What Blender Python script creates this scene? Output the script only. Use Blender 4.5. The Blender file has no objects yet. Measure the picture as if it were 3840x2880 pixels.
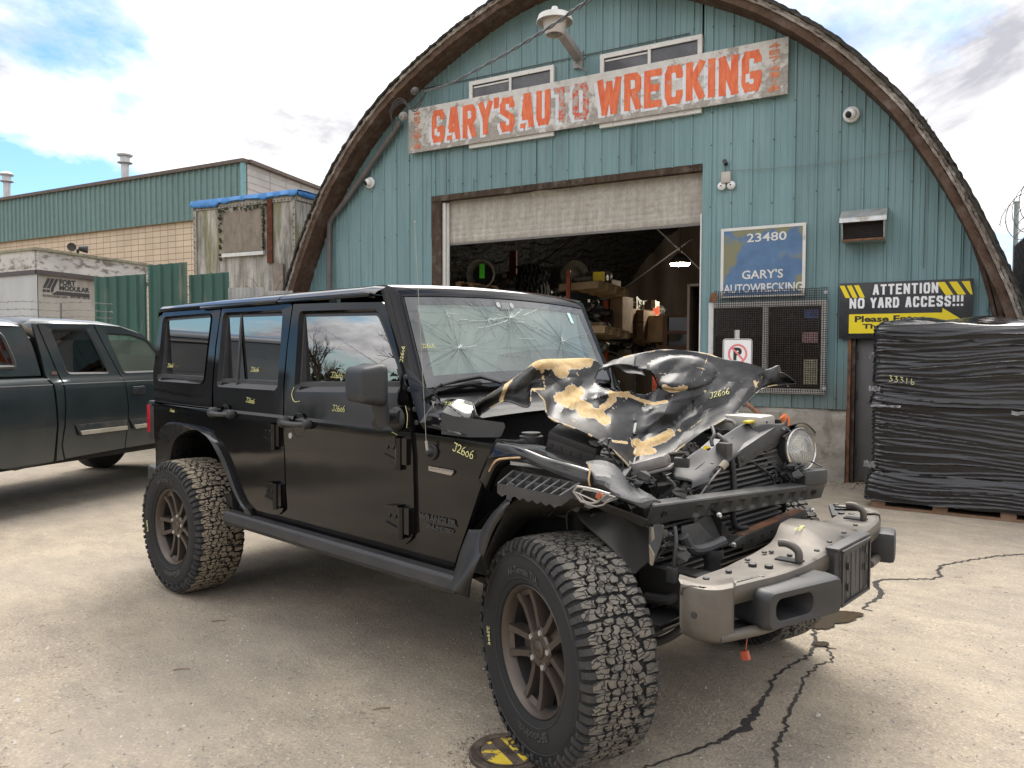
import bpy, bmesh, math, random
import numpy as np
from mathutils import Vector, Matrix, noise
from mathutils.geometry import tessellate_polygon
rad = math.radians
sc = bpy.context.scene
COL = sc.collection
# ---------------------------------------------------------------- camera
CAM = np.array([1.7483, -2.9766, 1.479])
YAW, PIT, ROL, FPX = rad(42.3893), rad(-2.3555), rad(0.1464), 2898.45
_f = np.array([-math.sin(YAW)*math.cos(PIT), math.cos(YAW)*math.cos(PIT), math.sin(PIT)])
_r0 = np.array([math.cos(YAW), math.sin(YAW), 0.0]); _u0 = np.cross(_r0, _f)
_r = _r0*math.cos(ROL)+_u0*math.sin(ROL); _u = -_r0*math.sin(ROL)+_u0*math.cos(ROL)
cd = bpy.data.cameras.new('camera'); cam = bpy.data.objects.new('camera', cd); COL.objects.link(cam)
cd.sensor_width = 36; cd.lens = FPX/3840*36; cd.clip_start = 0.05; cd.clip_end = 3000
M = Matrix.Identity(4)
for i in range(3):
    M[i][0] = _r[i]; M[i][1] = _u[i]; M[i][2] = -_f[i]; M[i][3] = CAM[i]
cam.matrix_world = M
sc.camera = cam
# ---------------------------------------------------------------- world and sun
SUN_EL, SUN_AZ = rad(52), rad(24)      # azimuth measured from +Y towards -X
w = bpy.data.worlds.new("World"); sc.world = w; w.use_nodes = True
nt = w.node_tree; nt.nodes.clear()
def N(nt, t, **k):
    n = nt.nodes.new(t)
    for a, b in k.items():
        if a in n.inputs.keys() if isinstance(a, str) else False: n.inputs[a].default_value = b
        else: setattr(n, a, b)
    return n
def mth(nt, op, a, b=None, c=None, clamp=False):
    n = nt.nodes.new('ShaderNodeMath'); n.operation = op; n.use_clamp = clamp
    for i, x in enumerate((a, b, c)):
        if x is None: continue
        if isinstance(x, (int, float)): n.inputs[i].default_value = x
        else: nt.links.new(x, n.inputs[i])
    return n.outputs[0]
def mixc(nt, fac, a, b, mode='MIX'):
    n = nt.nodes.new('ShaderNodeMix'); n.data_type = 'RGBA'; n.blend_type = mode
    for i, x in ((0, fac), (6, a), (7, b)):
        if isinstance(x, (int, float)): n.inputs[i].default_value = x
        elif isinstance(x, (tuple, list)): n.inputs[i].default_value = (*x[:3], 1)
        else: nt.links.new(x, n.inputs[i])
    return n.outputs[2]
def ramp(nt, fac, stops):
    n = nt.nodes.new('ShaderNodeValToRGB'); nt.links.new(fac, n.inputs[0])
    e = n.color_ramp.elements
    while len(e) < len(stops): e.new(0.5)
    for i, (p, c) in enumerate(stops):
        e[i].position = p
        e[i].color = (c, c, c, 1) if isinstance(c, (int, float)) else (*c, 1)
    return n.outputs[0]
def noi(nt, vec, scale, detail=4, rough=0.5, dist=0.0, out=0):
    n = nt.nodes.new('ShaderNodeTexNoise'); n.inputs['Scale'].default_value = scale
    n.inputs['Detail'].default_value = detail; n.inputs['Roughness'].default_value = rough
    n.inputs['Distortion'].default_value = dist
    if vec is not None: nt.links.new(vec, n.inputs['Vector'])
    return n.outputs[out]
def vmul(nt, vec, s):
    n = nt.nodes.new('ShaderNodeVectorMath'); n.operation = 'MULTIPLY'
    nt.links.new(vec, n.inputs[0]); n.inputs[1].default_value = s; return n.outputs[0]
def vadd(nt, vec, s):
    n = nt.nodes.new('ShaderNodeVectorMath'); n.operation = 'ADD'
    nt.links.new(vec, n.inputs[0])
    if isinstance(s, (tuple, list)): n.inputs[1].default_value = s
    else: nt.links.new(s, n.inputs[1])
    return n.outputs[0]
sky = nt.nodes.new('ShaderNodeTexSky'); sky.sky_type = 'NISHITA'; sky.sun_disc = False
sky.sun_elevation = SUN_EL; sky.sun_rotation = -SUN_AZ; sky.air_density = 1.0; sky.dust_density = 0.6; sky.ozone_density = 1.6
tc = nt.nodes.new('ShaderNodeTexCoord'); D = tc.outputs['Generated']
sep = nt.nodes.new('ShaderNodeSeparateXYZ'); nt.links.new(D, sep.inputs[0])
den = mth(nt, 'ADD', mth(nt, 'MAXIMUM', sep.outputs[2], 0.0), 0.22)
cx = mth(nt, 'DIVIDE', sep.outputs[0], den); cy = mth(nt, 'DIVIDE', sep.outputs[1], den)
cmb = nt.nodes.new('ShaderNodeCombineXYZ'); nt.links.new(cx, cmb.inputs[0]); nt.links.new(cy, cmb.inputs[1])
cv = vadd(nt, cmb.outputs[0], (3.1, 1.7, 0.0))
n1 = noi(nt, cv, 1.15, 9, 0.56, 0.35)
n2 = noi(nt, vadd(nt, cv, (9.0, 4.0, 2.0)), 0.55, 5, 0.55)
n3 = noi(nt, vadd(nt, cv, (0.12, -0.2, 0.4)), 1.3, 7, 0.6, 0.3)
# bias: fewer clouds low on the left of the view
bdir = nt.nodes.new('ShaderNodeVectorMath'); bdir.operation = 'DOT_PRODUCT'; nt.links.new(D, bdir.inputs[0]); bdir.inputs[1].default_value = (-0.955, 0.24, 0.17)
bd2 = nt.nodes.new('ShaderNodeVectorMath'); bd2.operation = 'DOT_PRODUCT'; nt.links.new(D, bd2.inputs[0]); bd2.inputs[1].default_value = (-.85, -.50, .15)
bias = mth(nt, 'ADD', ramp(nt, bdir.outputs['Value'], [(0.93, 0.0), (0.985, 1.0)]), mth(nt, 'MULTIPLY', ramp(nt, bd2.outputs['Value'], [(0.90, 0.0), (0.97, 1.0)]), .8))
nmask = mth(nt, 'SUBTRACT', n1, mth(nt, 'MULTIPLY', bias, 0.14))
mask = ramp(nt, nmask, [(0.34, 0.0), (0.44, 1.0)])
shade = ramp(nt, n3, [(0.41, (5.2, 5.2, 5.7)), (0.60, (15.5, 15.3, 15.0))])
big = ramp(nt, n2, [(0.42, 0.75), (0.60, 1.15)])
high = ramp(nt, sep.outputs[2], [(0.02, (.46, .455, .46)), (0.34, (.66, .66, .66)), (0.5, (1.2, 1.2, 1.18)), (0.85, (1.9, 1.88, 1.82))])
cloud = mixc(nt, 1.0, mixc(nt, 1.0, shade, big, 'MULTIPLY'), high, 'MULTIPLY')
skyc = mixc(nt, 1.0, sky.outputs[0], (0.72, 0.95, 1.15), 'MULTIPLY')
mixs = mixc(nt, mask, skyc, cloud)
bg = nt.nodes.new('ShaderNodeBackground'); bg.inputs[1].default_value = 0.1
nt.links.new(mixs, bg.inputs[0]); wo = nt.nodes.new('ShaderNodeOutputWorld'); nt.links.new(bg.outputs[0], wo.inputs[0])
sd = bpy.data.lights.new('sun', 'SUN'); sd.energy = 2.1; sd.angle = rad(32); sd.color = (1.0, 0.95, 0.88)
so = bpy.data.objects.new('sun', sd); COL.objects.link(so)
sdir = Vector((-math.sin(SUN_AZ)*math.cos(SUN_EL), math.cos(SUN_AZ)*math.cos(SUN_EL), math.sin(SUN_EL)))
so.rotation_euler = sdir.to_track_quat('Z', 'Y').to_euler(); so.location = (0, 0, 30)
sc.view_settings.view_transform = 'Standard'; sc.view_settings.look = 'None'; sc.view_settings.exposure = 1.0; sc.view_settings.gamma = 1.0
sc.cycles.max_bounces = 7; sc.cycles.diffuse_bounces = 3; sc.cycles.glossy_bounces = 3; sc.cycles.transmission_bounces = 4
sc.cycles.transparent_max_bounces = 12; sc.cycles.caustics_reflective = False; sc.cycles.caustics_refractive = False
sc.cycles.use_denoising = True
# ---------------------------------------------------------------- measuring helpers (photo pixel + a known plane -> point)
def ray(px, py): return _f + _r*(px-1920)/FPX - _u*(py-1440)/FPX
def onp(px, py, P0, n):
    d = ray(px, py); n = np.array(n, float); t = np.dot(np.array(P0, float)-CAM, n)/np.dot(d, n); return CAM+d*t
def G(px, py, z=0.0): return onp(px, py, (0, 0, z), (0, 0, 1))
def S(px, py, y): return onp(px, py, (0, y, 0), (0, 1, 0))
FY = rad(12.2651)
FU = np.array([math.cos(FY), math.sin(FY), 0]); FN = np.array([math.sin(FY), -math.cos(FY), 0])
FO = np.array([-1.297, 6.125, 0.0])
def F(u, z, off=0.0):
    return FO+FU*u+FN*off+np.array([0, 0, z])
def fc(px, py, off=0.0):
    q = onp(px, py, FO+FN*off, FN); return (float(np.dot(q-FO, FU)), float(q[2]))
UP = np.array([0, 0, 1.0])
# ---------------------------------------------------------------- mesh builder
class MB:
    def __init__(s): s.v = []; s.f = []; s.m = []
    def add(s, vs, fs, mi=0):
        o = len(s.v); s.v += [tuple(map(float, p)) for p in vs]; s.f += [tuple(i+o for i in q) for q in fs]; s.m += [mi]*len(fs); return s
    def box(s, c, size, X=(1, 0, 0), Y=(0, 1, 0), Z=(0, 0, 1), mi=0, bev=0.0):
        c = np.array(c, float); h = np.array(size, float)/2
        A = [np.array(a, float) for a in (X, Y, Z)]
        if bev <= 0:
            vs = [c+A[0]*h[0]*i+A[1]*h[1]*j+A[2]*h[2]*k for k in (-1, 1) for j in (-1, 1) for i in (-1, 1)]
            return s.add(vs, [(0, 2, 3, 1), (4, 5, 7, 6), (0, 1, 5, 4), (2, 6, 7, 3), (0, 4, 6, 2), (1, 3, 7, 5)], mi)
        bm = bmesh.new(); bmesh.ops.create_cube(bm, size=1.0)
        for v in bm.verts: v.co = Vector((v.co.x*size[0], v.co.y*size[1], v.co.z*size[2]))
        bmesh.ops.bevel(bm, geom=bm.edges[:], offset=bev, segments=2, affect='EDGES', profile=0.6)
        R = Matrix(((A[0][0], A[1][0], A[2][0]), (A[0][1], A[1][1], A[2][1]), (A[0][2], A[1][2], A[2][2])))
        s.bm(bm, lambda p: R @ p + Vector(c), mi); return s
    def bm(s, bm, tf=None, mi=0):
        bm.verts.index_update()
        s.add([(tf(v.co) if tf else v.co) for v in bm.verts], [[v.index for v in f.verts] for f in bm.faces], mi); bm.free(); return s
    def tube(s, pts, r, n=8, cap=True, closed=False, mi=0, flat=None):
        pts = [np.array(p, float) for p in pts]; L = len(pts)
        rs = r if isinstance(r, (list, tuple)) else [r]*L
        T = []
        for i in range(L):
            if closed: t = pts[(i+1) % L]-pts[i-1]
            else: t = pts[min(i+1, L-1)]-pts[max(i-1, 0)]
            T.append(t/(np.linalg.norm(t)+1e-12))
        a = np.cross(T[0], (0, 0, 1.0))
        if np.linalg.norm(a) < 0.2: a = np.cross(T[0], (1.0, 0, 0))
        a /= np.linalg.norm(a); vs = []
        for i in range(L):
            a = a-T[i]*np.dot(a, T[i]); a /= np.linalg.norm(a)+1e-12; b = np.cross(T[i], a)
            for k in range(n):
                t = 2*math.pi*k/n
                vs.append(pts[i]+(a*math.cos(t)+b*math.sin(t)*(flat or 1.0))*rs[i])
        fs = []
        for i in range(L if closed else L-1):
            j = (i+1) % L
            for k in range(n): fs.append((i*n+k, i*n+(k+1) % n, j*n+(k+1) % n, j*n+k))
        if cap and not closed: fs += [tuple(range(n))[::-1], tuple((L-1)*n+k for k in range(n))]
        return s.add(vs, fs, mi)
    def prism(s, poly, vec, mi=0, mi_top=None):
        poly = [np.array(p, float) for p in poly]; vec = np.array(vec, float); n = len(poly)
        tr = tessellate_polygon([[Vector(p) for p in poly]])
        vs = poly+[p+vec for p in poly]
        o = len(s.v); s.add(vs, [(i, (i+1) % n, (i+1) % n+n, i+n) for i in range(n)], mi)
        nb = [tuple(t[::-1]) for t in tr]; s.f += [tuple(i+o for i in t) for t in nb]; s.m += [mi]*len(nb)
        s.f += [tuple(i+o+n for i in t) for t in tr]; s.m += [mi if mi_top is None else mi_top]*len(tr)
        return s
    def grid(s, P, mi=0, closeu=False, closev=False):
        P = [[np.array(q, float) for q in row] for row in P]; a = len(P); b = len(P[0])
        vs = [q for row in P for q in row]; fs = []
        for i in range(a if closeu else a-1):
            for j in range(b if closev else b-1):
                i2 = (i+1) % a; j2 = (j+1) % b
                fs.append((i*b+j, i*b+j2, i2*b+j2, i2*b+j))
        return s.add(vs, fs, mi)
    def lathe(s, prof, c, axis, n=24, mi=0, start=0.0, cap=False):
        c = np.array(c, float); ax = np.array(axis, float); ax /= np.linalg.norm(ax)
        a = np.cross(ax, (0, 0, 1.0))
        if np.linalg.norm(a) < 0.1: a = np.cross(ax, (1.0, 0, 0))
        a /= np.linalg.norm(a); b = np.cross(ax, a)
        P = [[c+ax*h+(a*math.cos(t)+b*math.sin(t))*r for h, r in prof] for t in [start+2*math.pi*k/n for k in range(n)]]
        s.grid(P, mi, closeu=True)
        if cap:
            for e in (0, -1):
                h, r = prof[e]
                if r > 1e-4:
                    vs = [c+ax*h+(a*math.cos(t)+b*math.sin(t))*r for t in [start+2*math.pi*k/n for k in range(n)]]
                    s.add(vs, [tuple(range(n)) if e else tuple(range(n))[::-1]], mi)
        return s
    def text(s, txt, O, X, Y, size, depth=0.0, bold=0.0, sx=1.0, mi=0, align='LEFT', space=1.0, warp=None, res=3):
        cu = bpy.data.curves.new('t', 'FONT'); cu.body = txt; cu.size = size; cu.offset = bold; cu.extrude = depth
        cu.align_x = align; cu.space_character = space; cu.resolution_u = res
        ob = bpy.data.objects.new('t', cu); COL.objects.link(ob)
        dg = bpy.context.evaluated_depsgraph_get(); dg.update()
        me = bpy.data.meshes.new_from_object(ob.evaluated_get(dg))
        O = np.array(O, float); X = np.array(X, float); Y = np.array(Y, float); Zv = np.cross(X, Y)
        vs = []
        for v in me.vertices:
            a, b2, c2 = v.co.x*sx, v.co.y, v.co.z
            vs.append(warp(a, b2, c2) if warp else O+X*a+Y*b2+Zv*c2)
        s.add(vs, [tuple(p.vertices) for p in me.polygons], mi)
        bpy.data.objects.remove(ob); bpy.data.curves.remove(cu); bpy.data.meshes.remove(me); return s
    def build(s, name, mats, parent=None, label=None, cat=None, group=None, kind=None, smooth=35, solid=None, bevel=None, sub=None):
        me = bpy.data.meshes.new(name)
        V = np.array(s.v, float).reshape(-1, 3)
        if parent is not None: org = world_loc(parent)
        else:
            lo, hi = V.min(0), V.max(0); org = np.array([(lo[0]+hi[0])/2, (lo[1]+hi[1])/2, lo[2]])
        me.from_pydata([tuple(v) for v in (V-org)], [], s.f)
        if not isinstance(mats, (list, tuple)): mats = [mats]
        for m_ in mats: me.materials.append(m_)
        if len(mats) > 1: me.polygons.foreach_set('material_index', s.m)
        bm = bmesh.new(); bm.from_mesh(me); bmesh.ops.remove_doubles(bm, verts=bm.verts, dist=1e-5)
        bmesh.ops.recalc_face_normals(bm, faces=bm.faces) if solid is None and sub != 'keep' else None
        bm.to_mesh(me); bm.free()
        if smooth:
            me.polygons.foreach_set('use_smooth', [True]*len(me.polygons)); me.set_sharp_from_angle(angle=rad(smooth))
        me.update()
        ob = bpy.data.objects.new(name, me); COL.objects.link(ob)
        if parent is not None: ob.parent = parent
        else: ob.location = org
        if bevel:
            b = ob.modifiers.new('b', 'BEVEL'); b.width = bevel; b.segments = 2; b.limit_method = 'ANGLE'; b.angle_limit = rad(40)
        if isinstance(sub, int):
            b = ob.modifiers.new('s', 'SUBSURF'); b.levels = sub; b.render_levels = sub
        if solid:
            b = ob.modifiers.new('t', 'SOLIDIFY'); b.thickness = solid; b.offset = -1
        tag(ob, label, cat, group, kind); return ob
def world_loc(o):
    l = Vector((0, 0, 0))
    while o is not None: l += o.location; o = o.parent
    return np.array(l)
def tag(o, label=None, cat=None, group=None, kind=None):
    if label: o['label'] = label
    if cat: o['category'] = cat
    if group: o['group'] = group
    if kind: o['kind'] = kind
    return o
def empty(name, loc, label=None, cat=None, group=None, parent=None):
    o = bpy.data.objects.new(name, None); COL.objects.link(o); o.empty_display_size = 0.1
    if parent is not None:
        o.parent = parent; o.location = Vector(tuple(map(float, loc)))-Vector(world_loc(parent))
    else: o.location = tuple(map(float, loc))
    return tag(o, label, cat, group)
def copytree(o, parent=None, **kw):
    c = o.copy(); COL.objects.link(c); c.parent = parent
    for k, v in kw.items(): c[k] = v
    for ch in list(o.children): copytree(ch, c)
    return c
# ---------------------------------------------------------------- materials
def newmat(name):
    m = bpy.data.materials.new(name); m.use_nodes = True; nt = m.node_tree
    b = nt.nodes['Principled BSDF']; tc = nt.nodes.new('ShaderNodeTexCoord'); return m, nt, b, tc.outputs['Object']
def setn(nt, b, key, val):
    if isinstance(val, (int, float)): b.inputs[key].default_value = val
    elif isinstance(val, (tuple, list)): b.inputs[key].default_value = (*val[:3], 1)
    else: nt.links.new(val, b.inputs[key])
def bump(nt, b, h, strength=0.3, dist=0.01, prev=None):
    n = nt.nodes.new('ShaderNodeBump'); n.inputs['Strength'].default_value = strength; n.inputs['Distance'].default_value = dist
    nt.links.new(h, n.inputs['Height'])
    if prev is not None: nt.links.new(prev, n.inputs['Normal'])
    nt.links.new(n.outputs[0], b.inputs['Normal']); return n.outputs[0]
def pm(name, col, rough=0.6, metal=0.0, var=0.15, vs=6.0, col2=None, c2=(0.5, 0.65), c2s=8.0, stretch=(1, 1, 1), bs=0.0, bsc=60.0, coat=0.0, spec=None, dust=0.0, dustc=(0.30, 0.25, 0.19), dscale=5.0):
    m, nt, b, o = newmat(name)
    vec = vmul(nt, o, stretch)
    n = noi(nt, vec, vs, 5, 0.6)
    lo = tuple(c*(1-var) for c in col); hi = tuple(min(1, c*(1+var)) for c in col)
    c = ramp(nt, n, [(0.3, lo), (0.7, hi)])
    if col2 is not None:
        k = ramp(nt, noi(nt, vadd(nt, vec, (3.3, 7.1, 1.9)), c2s, 7, 0.62), [(c2[0], 0.0), (c2[1], 1.0)])
        c = mixc(nt, k, c, col2)
    r = rough
    if dust > 0:
        k = ramp(nt, noi(nt, vadd(nt, o, (7.3, 1.1, 4.9)), dscale, 8, 0.68), [(0.42, 0.0), (0.66, dust)])
        c = mixc(nt, k, c, dustc); r = mth(nt, 'ADD', mth(nt, 'MULTIPLY', k, 0.5), rough, clamp=True)
    setn(nt, b, 'Base Color', c); setn(nt, b, 'Roughness', r); b.inputs['Metallic'].default_value = metal
    if coat: b.inputs['Coat Weight'].default_value = coat; b.inputs['Coat Roughness'].default_value = 0.03
    if spec is not None: b.inputs['Specular IOR Level'].default_value = spec
    if bs: bump(nt, b, noi(nt, vec, bsc, 6, 0.65), bs, 0.01)
    return m
def glass(name, tint, rough=0.0, refl=1.5, dust=0.0, dustc=(0.5, 0.55, 0.52)):
    m = bpy.data.materials.new(name); m.use_nodes = True; nt = m.node_tree; nt.nodes.clear()
    out = nt.nodes.new('ShaderNodeOutputMaterial'); tr = nt.nodes.new('ShaderNodeBsdfTransparent'); tr.inputs[0].default_value = (*tint, 1)
    gl = nt.nodes.new('ShaderNodeBsdfGlossy'); gl.inputs['Roughness'].default_value = rough; gl.inputs[0].default_value = (1, 1, 1, 1)
    fr = nt.nodes.new('ShaderNodeFresnel'); fr.inputs[0].default_value = refl
    mx = nt.nodes.new('ShaderNodeMixShader'); nt.links.new(fr.outputs[0], mx.inputs[0]); nt.links.new(tr.outputs[0], mx.inputs[1]); nt.links.new(gl.outputs[0], mx.inputs[2])
    last = mx.outputs[0]
    if dust:
        tc = nt.nodes.new('ShaderNodeTexCoord'); df = nt.nodes.new('ShaderNodeBsdfDiffuse'); df.inputs[0].default_value = (*dustc, 1)
        k = ramp(nt, noi(nt, tc.outputs['Object'], 3.0, 6, 0.6), [(0.3, dust*0.7), (0.7, dust*1.2)])
        m2 = nt.nodes.new('ShaderNodeMixShader'); nt.links.new(k, m2.inputs[0]); nt.links.new(last, m2.inputs[1]); nt.links.new(df.outputs[0], m2.inputs[2]); last = m2.outputs[0]
    nt.links.new(last, out.inputs[0]); return m
rng = random.Random(7)
# ================================================================ GROUND
m, nt, b, o = newmat('yard_ground')
big_ = noi(nt, o, 0.55, 6, 0.6, 0.4); mid = noi(nt, vmul(nt, o, (1, 1.6, 1)), 3.2, 7, 0.68); fine = noi(nt, o, 85, 3, 0.7)
c = ramp(nt, big_, [(0.32, (0.275, 0.236, 0.182)), (0.5, (0.325, 0.280, 0.215)), (0.68, (0.365, 0.314, 0.240))])
c2 = ramp(nt, mid, [(0.34, (0.80, 0.80, 0.82)), (0.6, (1.06, 1.05, 1.04))])
c = mixc(nt, 1.0, c, c2, 'MULTIPLY')
vo = nt.nodes.new('ShaderNodeTexVoronoi'); vo.inputs['Scale'].default_value = 95; nt.links.new(o, vo.inputs['Vector'])
st = nt.nodes.new('ShaderNodeSeparateColor'); nt.links.new(vo.outputs['Color'], st.inputs[0])
stone = ramp(nt, st.outputs[0], [(0.0, (0.66, 0.64, 0.62)), (0.10, (0.93, 0.93, 0.93)), (0.8, (1.0, 1.0, 1.0)), (0.97, (1.30, 1.28, 1.26))])
vmask = ramp(nt, noi(nt, o, 1.4, 5, 0.6), [(0.35, 0.35), (0.65, 1.0)])
c = mixc(nt, vmask, c, mixc(nt, 1.0, c, stone, 'MULTIPLY'))
c = mixc(nt, 1.0, c, ramp(nt, fine, [(0.3, 0.82), (0.7, 1.16)]), 'MULTIPLY')
# tyre rubbed streaks
wv = nt.nodes.new('ShaderNodeTexWave'); wv.inputs['Scale'].default_value = 0.35; wv.inputs['Distortion'].default_value = 6; wv.inputs['Detail'].default_value = 4
nt.links.new(vmul(nt, o, (0.35, 1.0, 1.0)), wv.inputs['Vector'])
c = mixc(nt, mth(nt, 'MULTIPLY', ramp(nt, wv.outputs[0], [(0.55, 0.0), (1.0, 1.0)]), 0.3), c, (0.20, 0.18, 0.155))
setn(nt, b, 'Base Color', c); b.inputs['Roughness'].default_value = 0.93; b.inputs['Specular IOR Level'].default_value = 0.25
h = mth(nt, 'ADD', mth(nt, 'MULTIPLY', vo.outputs['Distance'], 0.8), mth(nt, 'MULTIPLY', noi(nt, o, 22, 6, 0.7), 0.9))
bump(nt, b, h, 0.55, 0.006)
g = MB(); ns = 60
g.grid([[(-150+300*i/ns, -150+300*j/ns, 0) for j in range(ns+1)] for i in range(ns+1)])
ob = g.build('yard_ground', m, kind='structure', smooth=None)
# field further out, behind the photographer (mirrored in the car windows)
fm = pm('field_grass', (0.16, 0.12, 0.055), 0.95, var=0.35, vs=1.2, col2=(0.06, 0.07, 0.025), c2s=0.3)
g = MB(); g.add([(-145, -13, 0.004), (120, -13, 0.004), (120, -149, 0.004), (-145, -149, 0.004)], [(0, 1, 2, 3)])
g.build('field', fm, kind='structure', smooth=None)
# cracks and wet stain
crm = pm('crack_dark', (0.035, 0.03, 0.026), 0.9, var=0.3, bs=0.5, bsc=90)
wetm, nt, b, o = newmat('wet_stain'); setn(nt, b, 'Base Color', (0.06, 0.045, 0.03)); b.inputs['Roughness'].default_value = 0.12
def cpx(x, y): return (2400+x/.882, 2050+y/.882)
CR = [([(575,265),(580,310),(560,360),(490,400),(445,430),(430,480),(400,520),(370,570),(340,605),(290,630),(230,660),(170,680),(100,705),(25,730),(-90,775)], [10,12,12,9,10,11,16,26,28,16,9,9,8,8,8]),
      ([(600,320),(635,350),(635,375),(590,395),(545,430),(530,480),(500,530),(485,570),(480,610),(445,650),(450,700),(455,745)], [6,7,7,7,7,8,11,11,9,11,10,9]),
      ([(1400,15),(1270,25),(1180,32),(1090,45),(1000,62),(985,80),(995,100),(960,108),(880,108),(800,110),(775,120),(800,150),(790,170),(755,190),(735,205),(780,218)], [14,14,14,13,13,16,14,13,13,16,22,24,18,13,10,5]),
      ([(590,320),(620,335),(665,340)], [14,8,4])]
g = MB(); rr = random.Random(3)
for pts, wd in CR:
    P = [G(*cpx(*q)) for q in pts]; L = []; R_ = []
    for i in range(len(P)-1):
        d = P[i+1]-P[i]; ln = np.linalg.norm(d); d = d/ln; nrm = np.array([-d[1], d[0], 0]); k = max(2, int(ln/0.02))
        for j in range(k):
            t = j/k; w_ = (wd[i]*(1-t)+wd[i+1]*t)/1000*.9
            c0 = P[i]+d*ln*t+nrm*(noise.noise(Vector((P[i][0]*9+t*ln*30, i, 5)))*0.03+rr.uniform(-.004, .004))
            L.append(c0+nrm*w_*rr.uniform(.5, 1.0)+UP*.003); R_.append(c0-nrm*w_*rr.uniform(.5, 1.0)+UP*.003)
    g.grid([L, R_])
g.build('ground_crack', crm, kind='structure', smooth=None)
g = MB()
for cxp, cyp, rx, ry in ((640, 235, 80, 22), (600, 262, 45, 14), (690, 228, 50, 10), (600, 325, 26, 8)):
    c0 = G(*cpx(cxp, cyp)); ax = G(*cpx(cxp+rx, cyp))-c0; ay = G(*cpx(cxp, cyp+ry))-c0
    pts = [c0+ax*math.cos(t)*k_+ay*math.sin(t)*k_+UP*(.005+.0004*cxp/100) for t, k_ in [(2*math.pi*i/40, 1+.22*noise.noise(Vector((i*.55, cxp*.1, 0)))) for i in range(40)]]
    g.add(pts, [tuple(range(40))])
g.build('puddle', wetm, kind='structure', smooth=None)
# loose stones and grit
stm = [pm('stone_grey', (0.22, 0.21, 0.20), 0.9, var=0.4, vs=30), pm('stone_pale', (0.45, 0.41, 0.36), 0.9, var=0.2, vs=30)]
g = MB(); rr = random.Random(11)
for i in range(2600):
    if i < 1900: px, py = rr.uniform(0, 3840), 1760+1120*rr.random()**0.8
    else: px, py = rr.uniform(0, 3840), rr.uniform(2200, 2950)
    p = G(px, py); s_ = rr.choice((.002, .003, .003, .004, .005, .006))*(1 if i % 90 else 2.6)
    a0 = rr.uniform(0, 6.3); n_ = 5
    ring = [p+np.array([math.cos(a0+2*math.pi*k/n_)*s_*rr.uniform(.7, 1.3), math.sin(a0+2*math.pi*k/n_)*s_*rr.uniform(.7, 1.3), 0.0005]) for k in range(n_)]
    top = p+np.array([rr.uniform(-.3, .3)*s_, rr.uniform(-.3, .3)*s_, s_*rr.uniform(.6, 1.1)])
    g.add(ring+[top], [(k, (k+1) % n_, n_) for k in range(n_)], 0 if rr.random() < .55 else 1)
g.build('gravel', stm, kind='stuff', label='loose grit and small stones scattered on the yard', smooth=None)
# ================================================================ QUONSET BUILDING
PROF = [(0.0, 6.30), (.7, 6.20), (1.35, 5.97), (1.9, 5.72), (2.6, 5.33), (3.3, 4.78), (3.9, 4.12), (4.2, 3.68), (4.5, 3.15), (4.82, 2.45), (5.05, 1.85), (5.28, 1.0), (5.46, 0.0)]
UC = -3.63
def archz(s_):
    s_ = abs(s_)
    for (a, za), (b_, zb) in zip(PROF, PROF[1:]):
        if s_ <= b_: return za+(zb-za)*(s_-a)/(b_-a)
    return 0.0
# smooth arch polyline (Catmull-Rom through both halves)
_pp = [(UC-s_, z) for s_, z in PROF[::-1]]+[(UC+s_, z) for s_, z in PROF[1:]]
def crom(P, n=8):
    P = [np.array(p, float) for p in P]; out = []
    for i in range(len(P)-1):
        p0 = P[max(i-1, 0)]; p1 = P[i]; p2 = P[i+1]; p3 = P[min(i+2, len(P)-1)]
        for k in range(n):
            t = k/n; out.append(0.5*((2*p1)+(-p0+p2)*t+(2*p0-5*p1+4*p2-p3)*t*t+(-p0+3*p1-3*p2+p3)*t**3))
    out.append(P[-1]); return out
ARC = crom(_pp, 7)
AN = []
for i in range(len(ARC)):
    t = ARC[min(i+1, len(ARC)-1)]-ARC[max(i-1, 0)]; t /= np.linalg.norm(t); AN.append(np.array([-t[1], t[0]]))
def arcz(u):
    for a, b_ in zip(ARC, ARC[1:]):
        if a[0] <= u <= b_[0]: return a[1]+(b_[1]-a[1])*(u-a[0])/(b_[0]-a[0]+1e-9)
    return 0.0
BL = empty('quonset_building', F(UC, 0, 0), 'arched quonset workshop clad in teal ribbed metal with its roller door half open', 'building')
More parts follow.
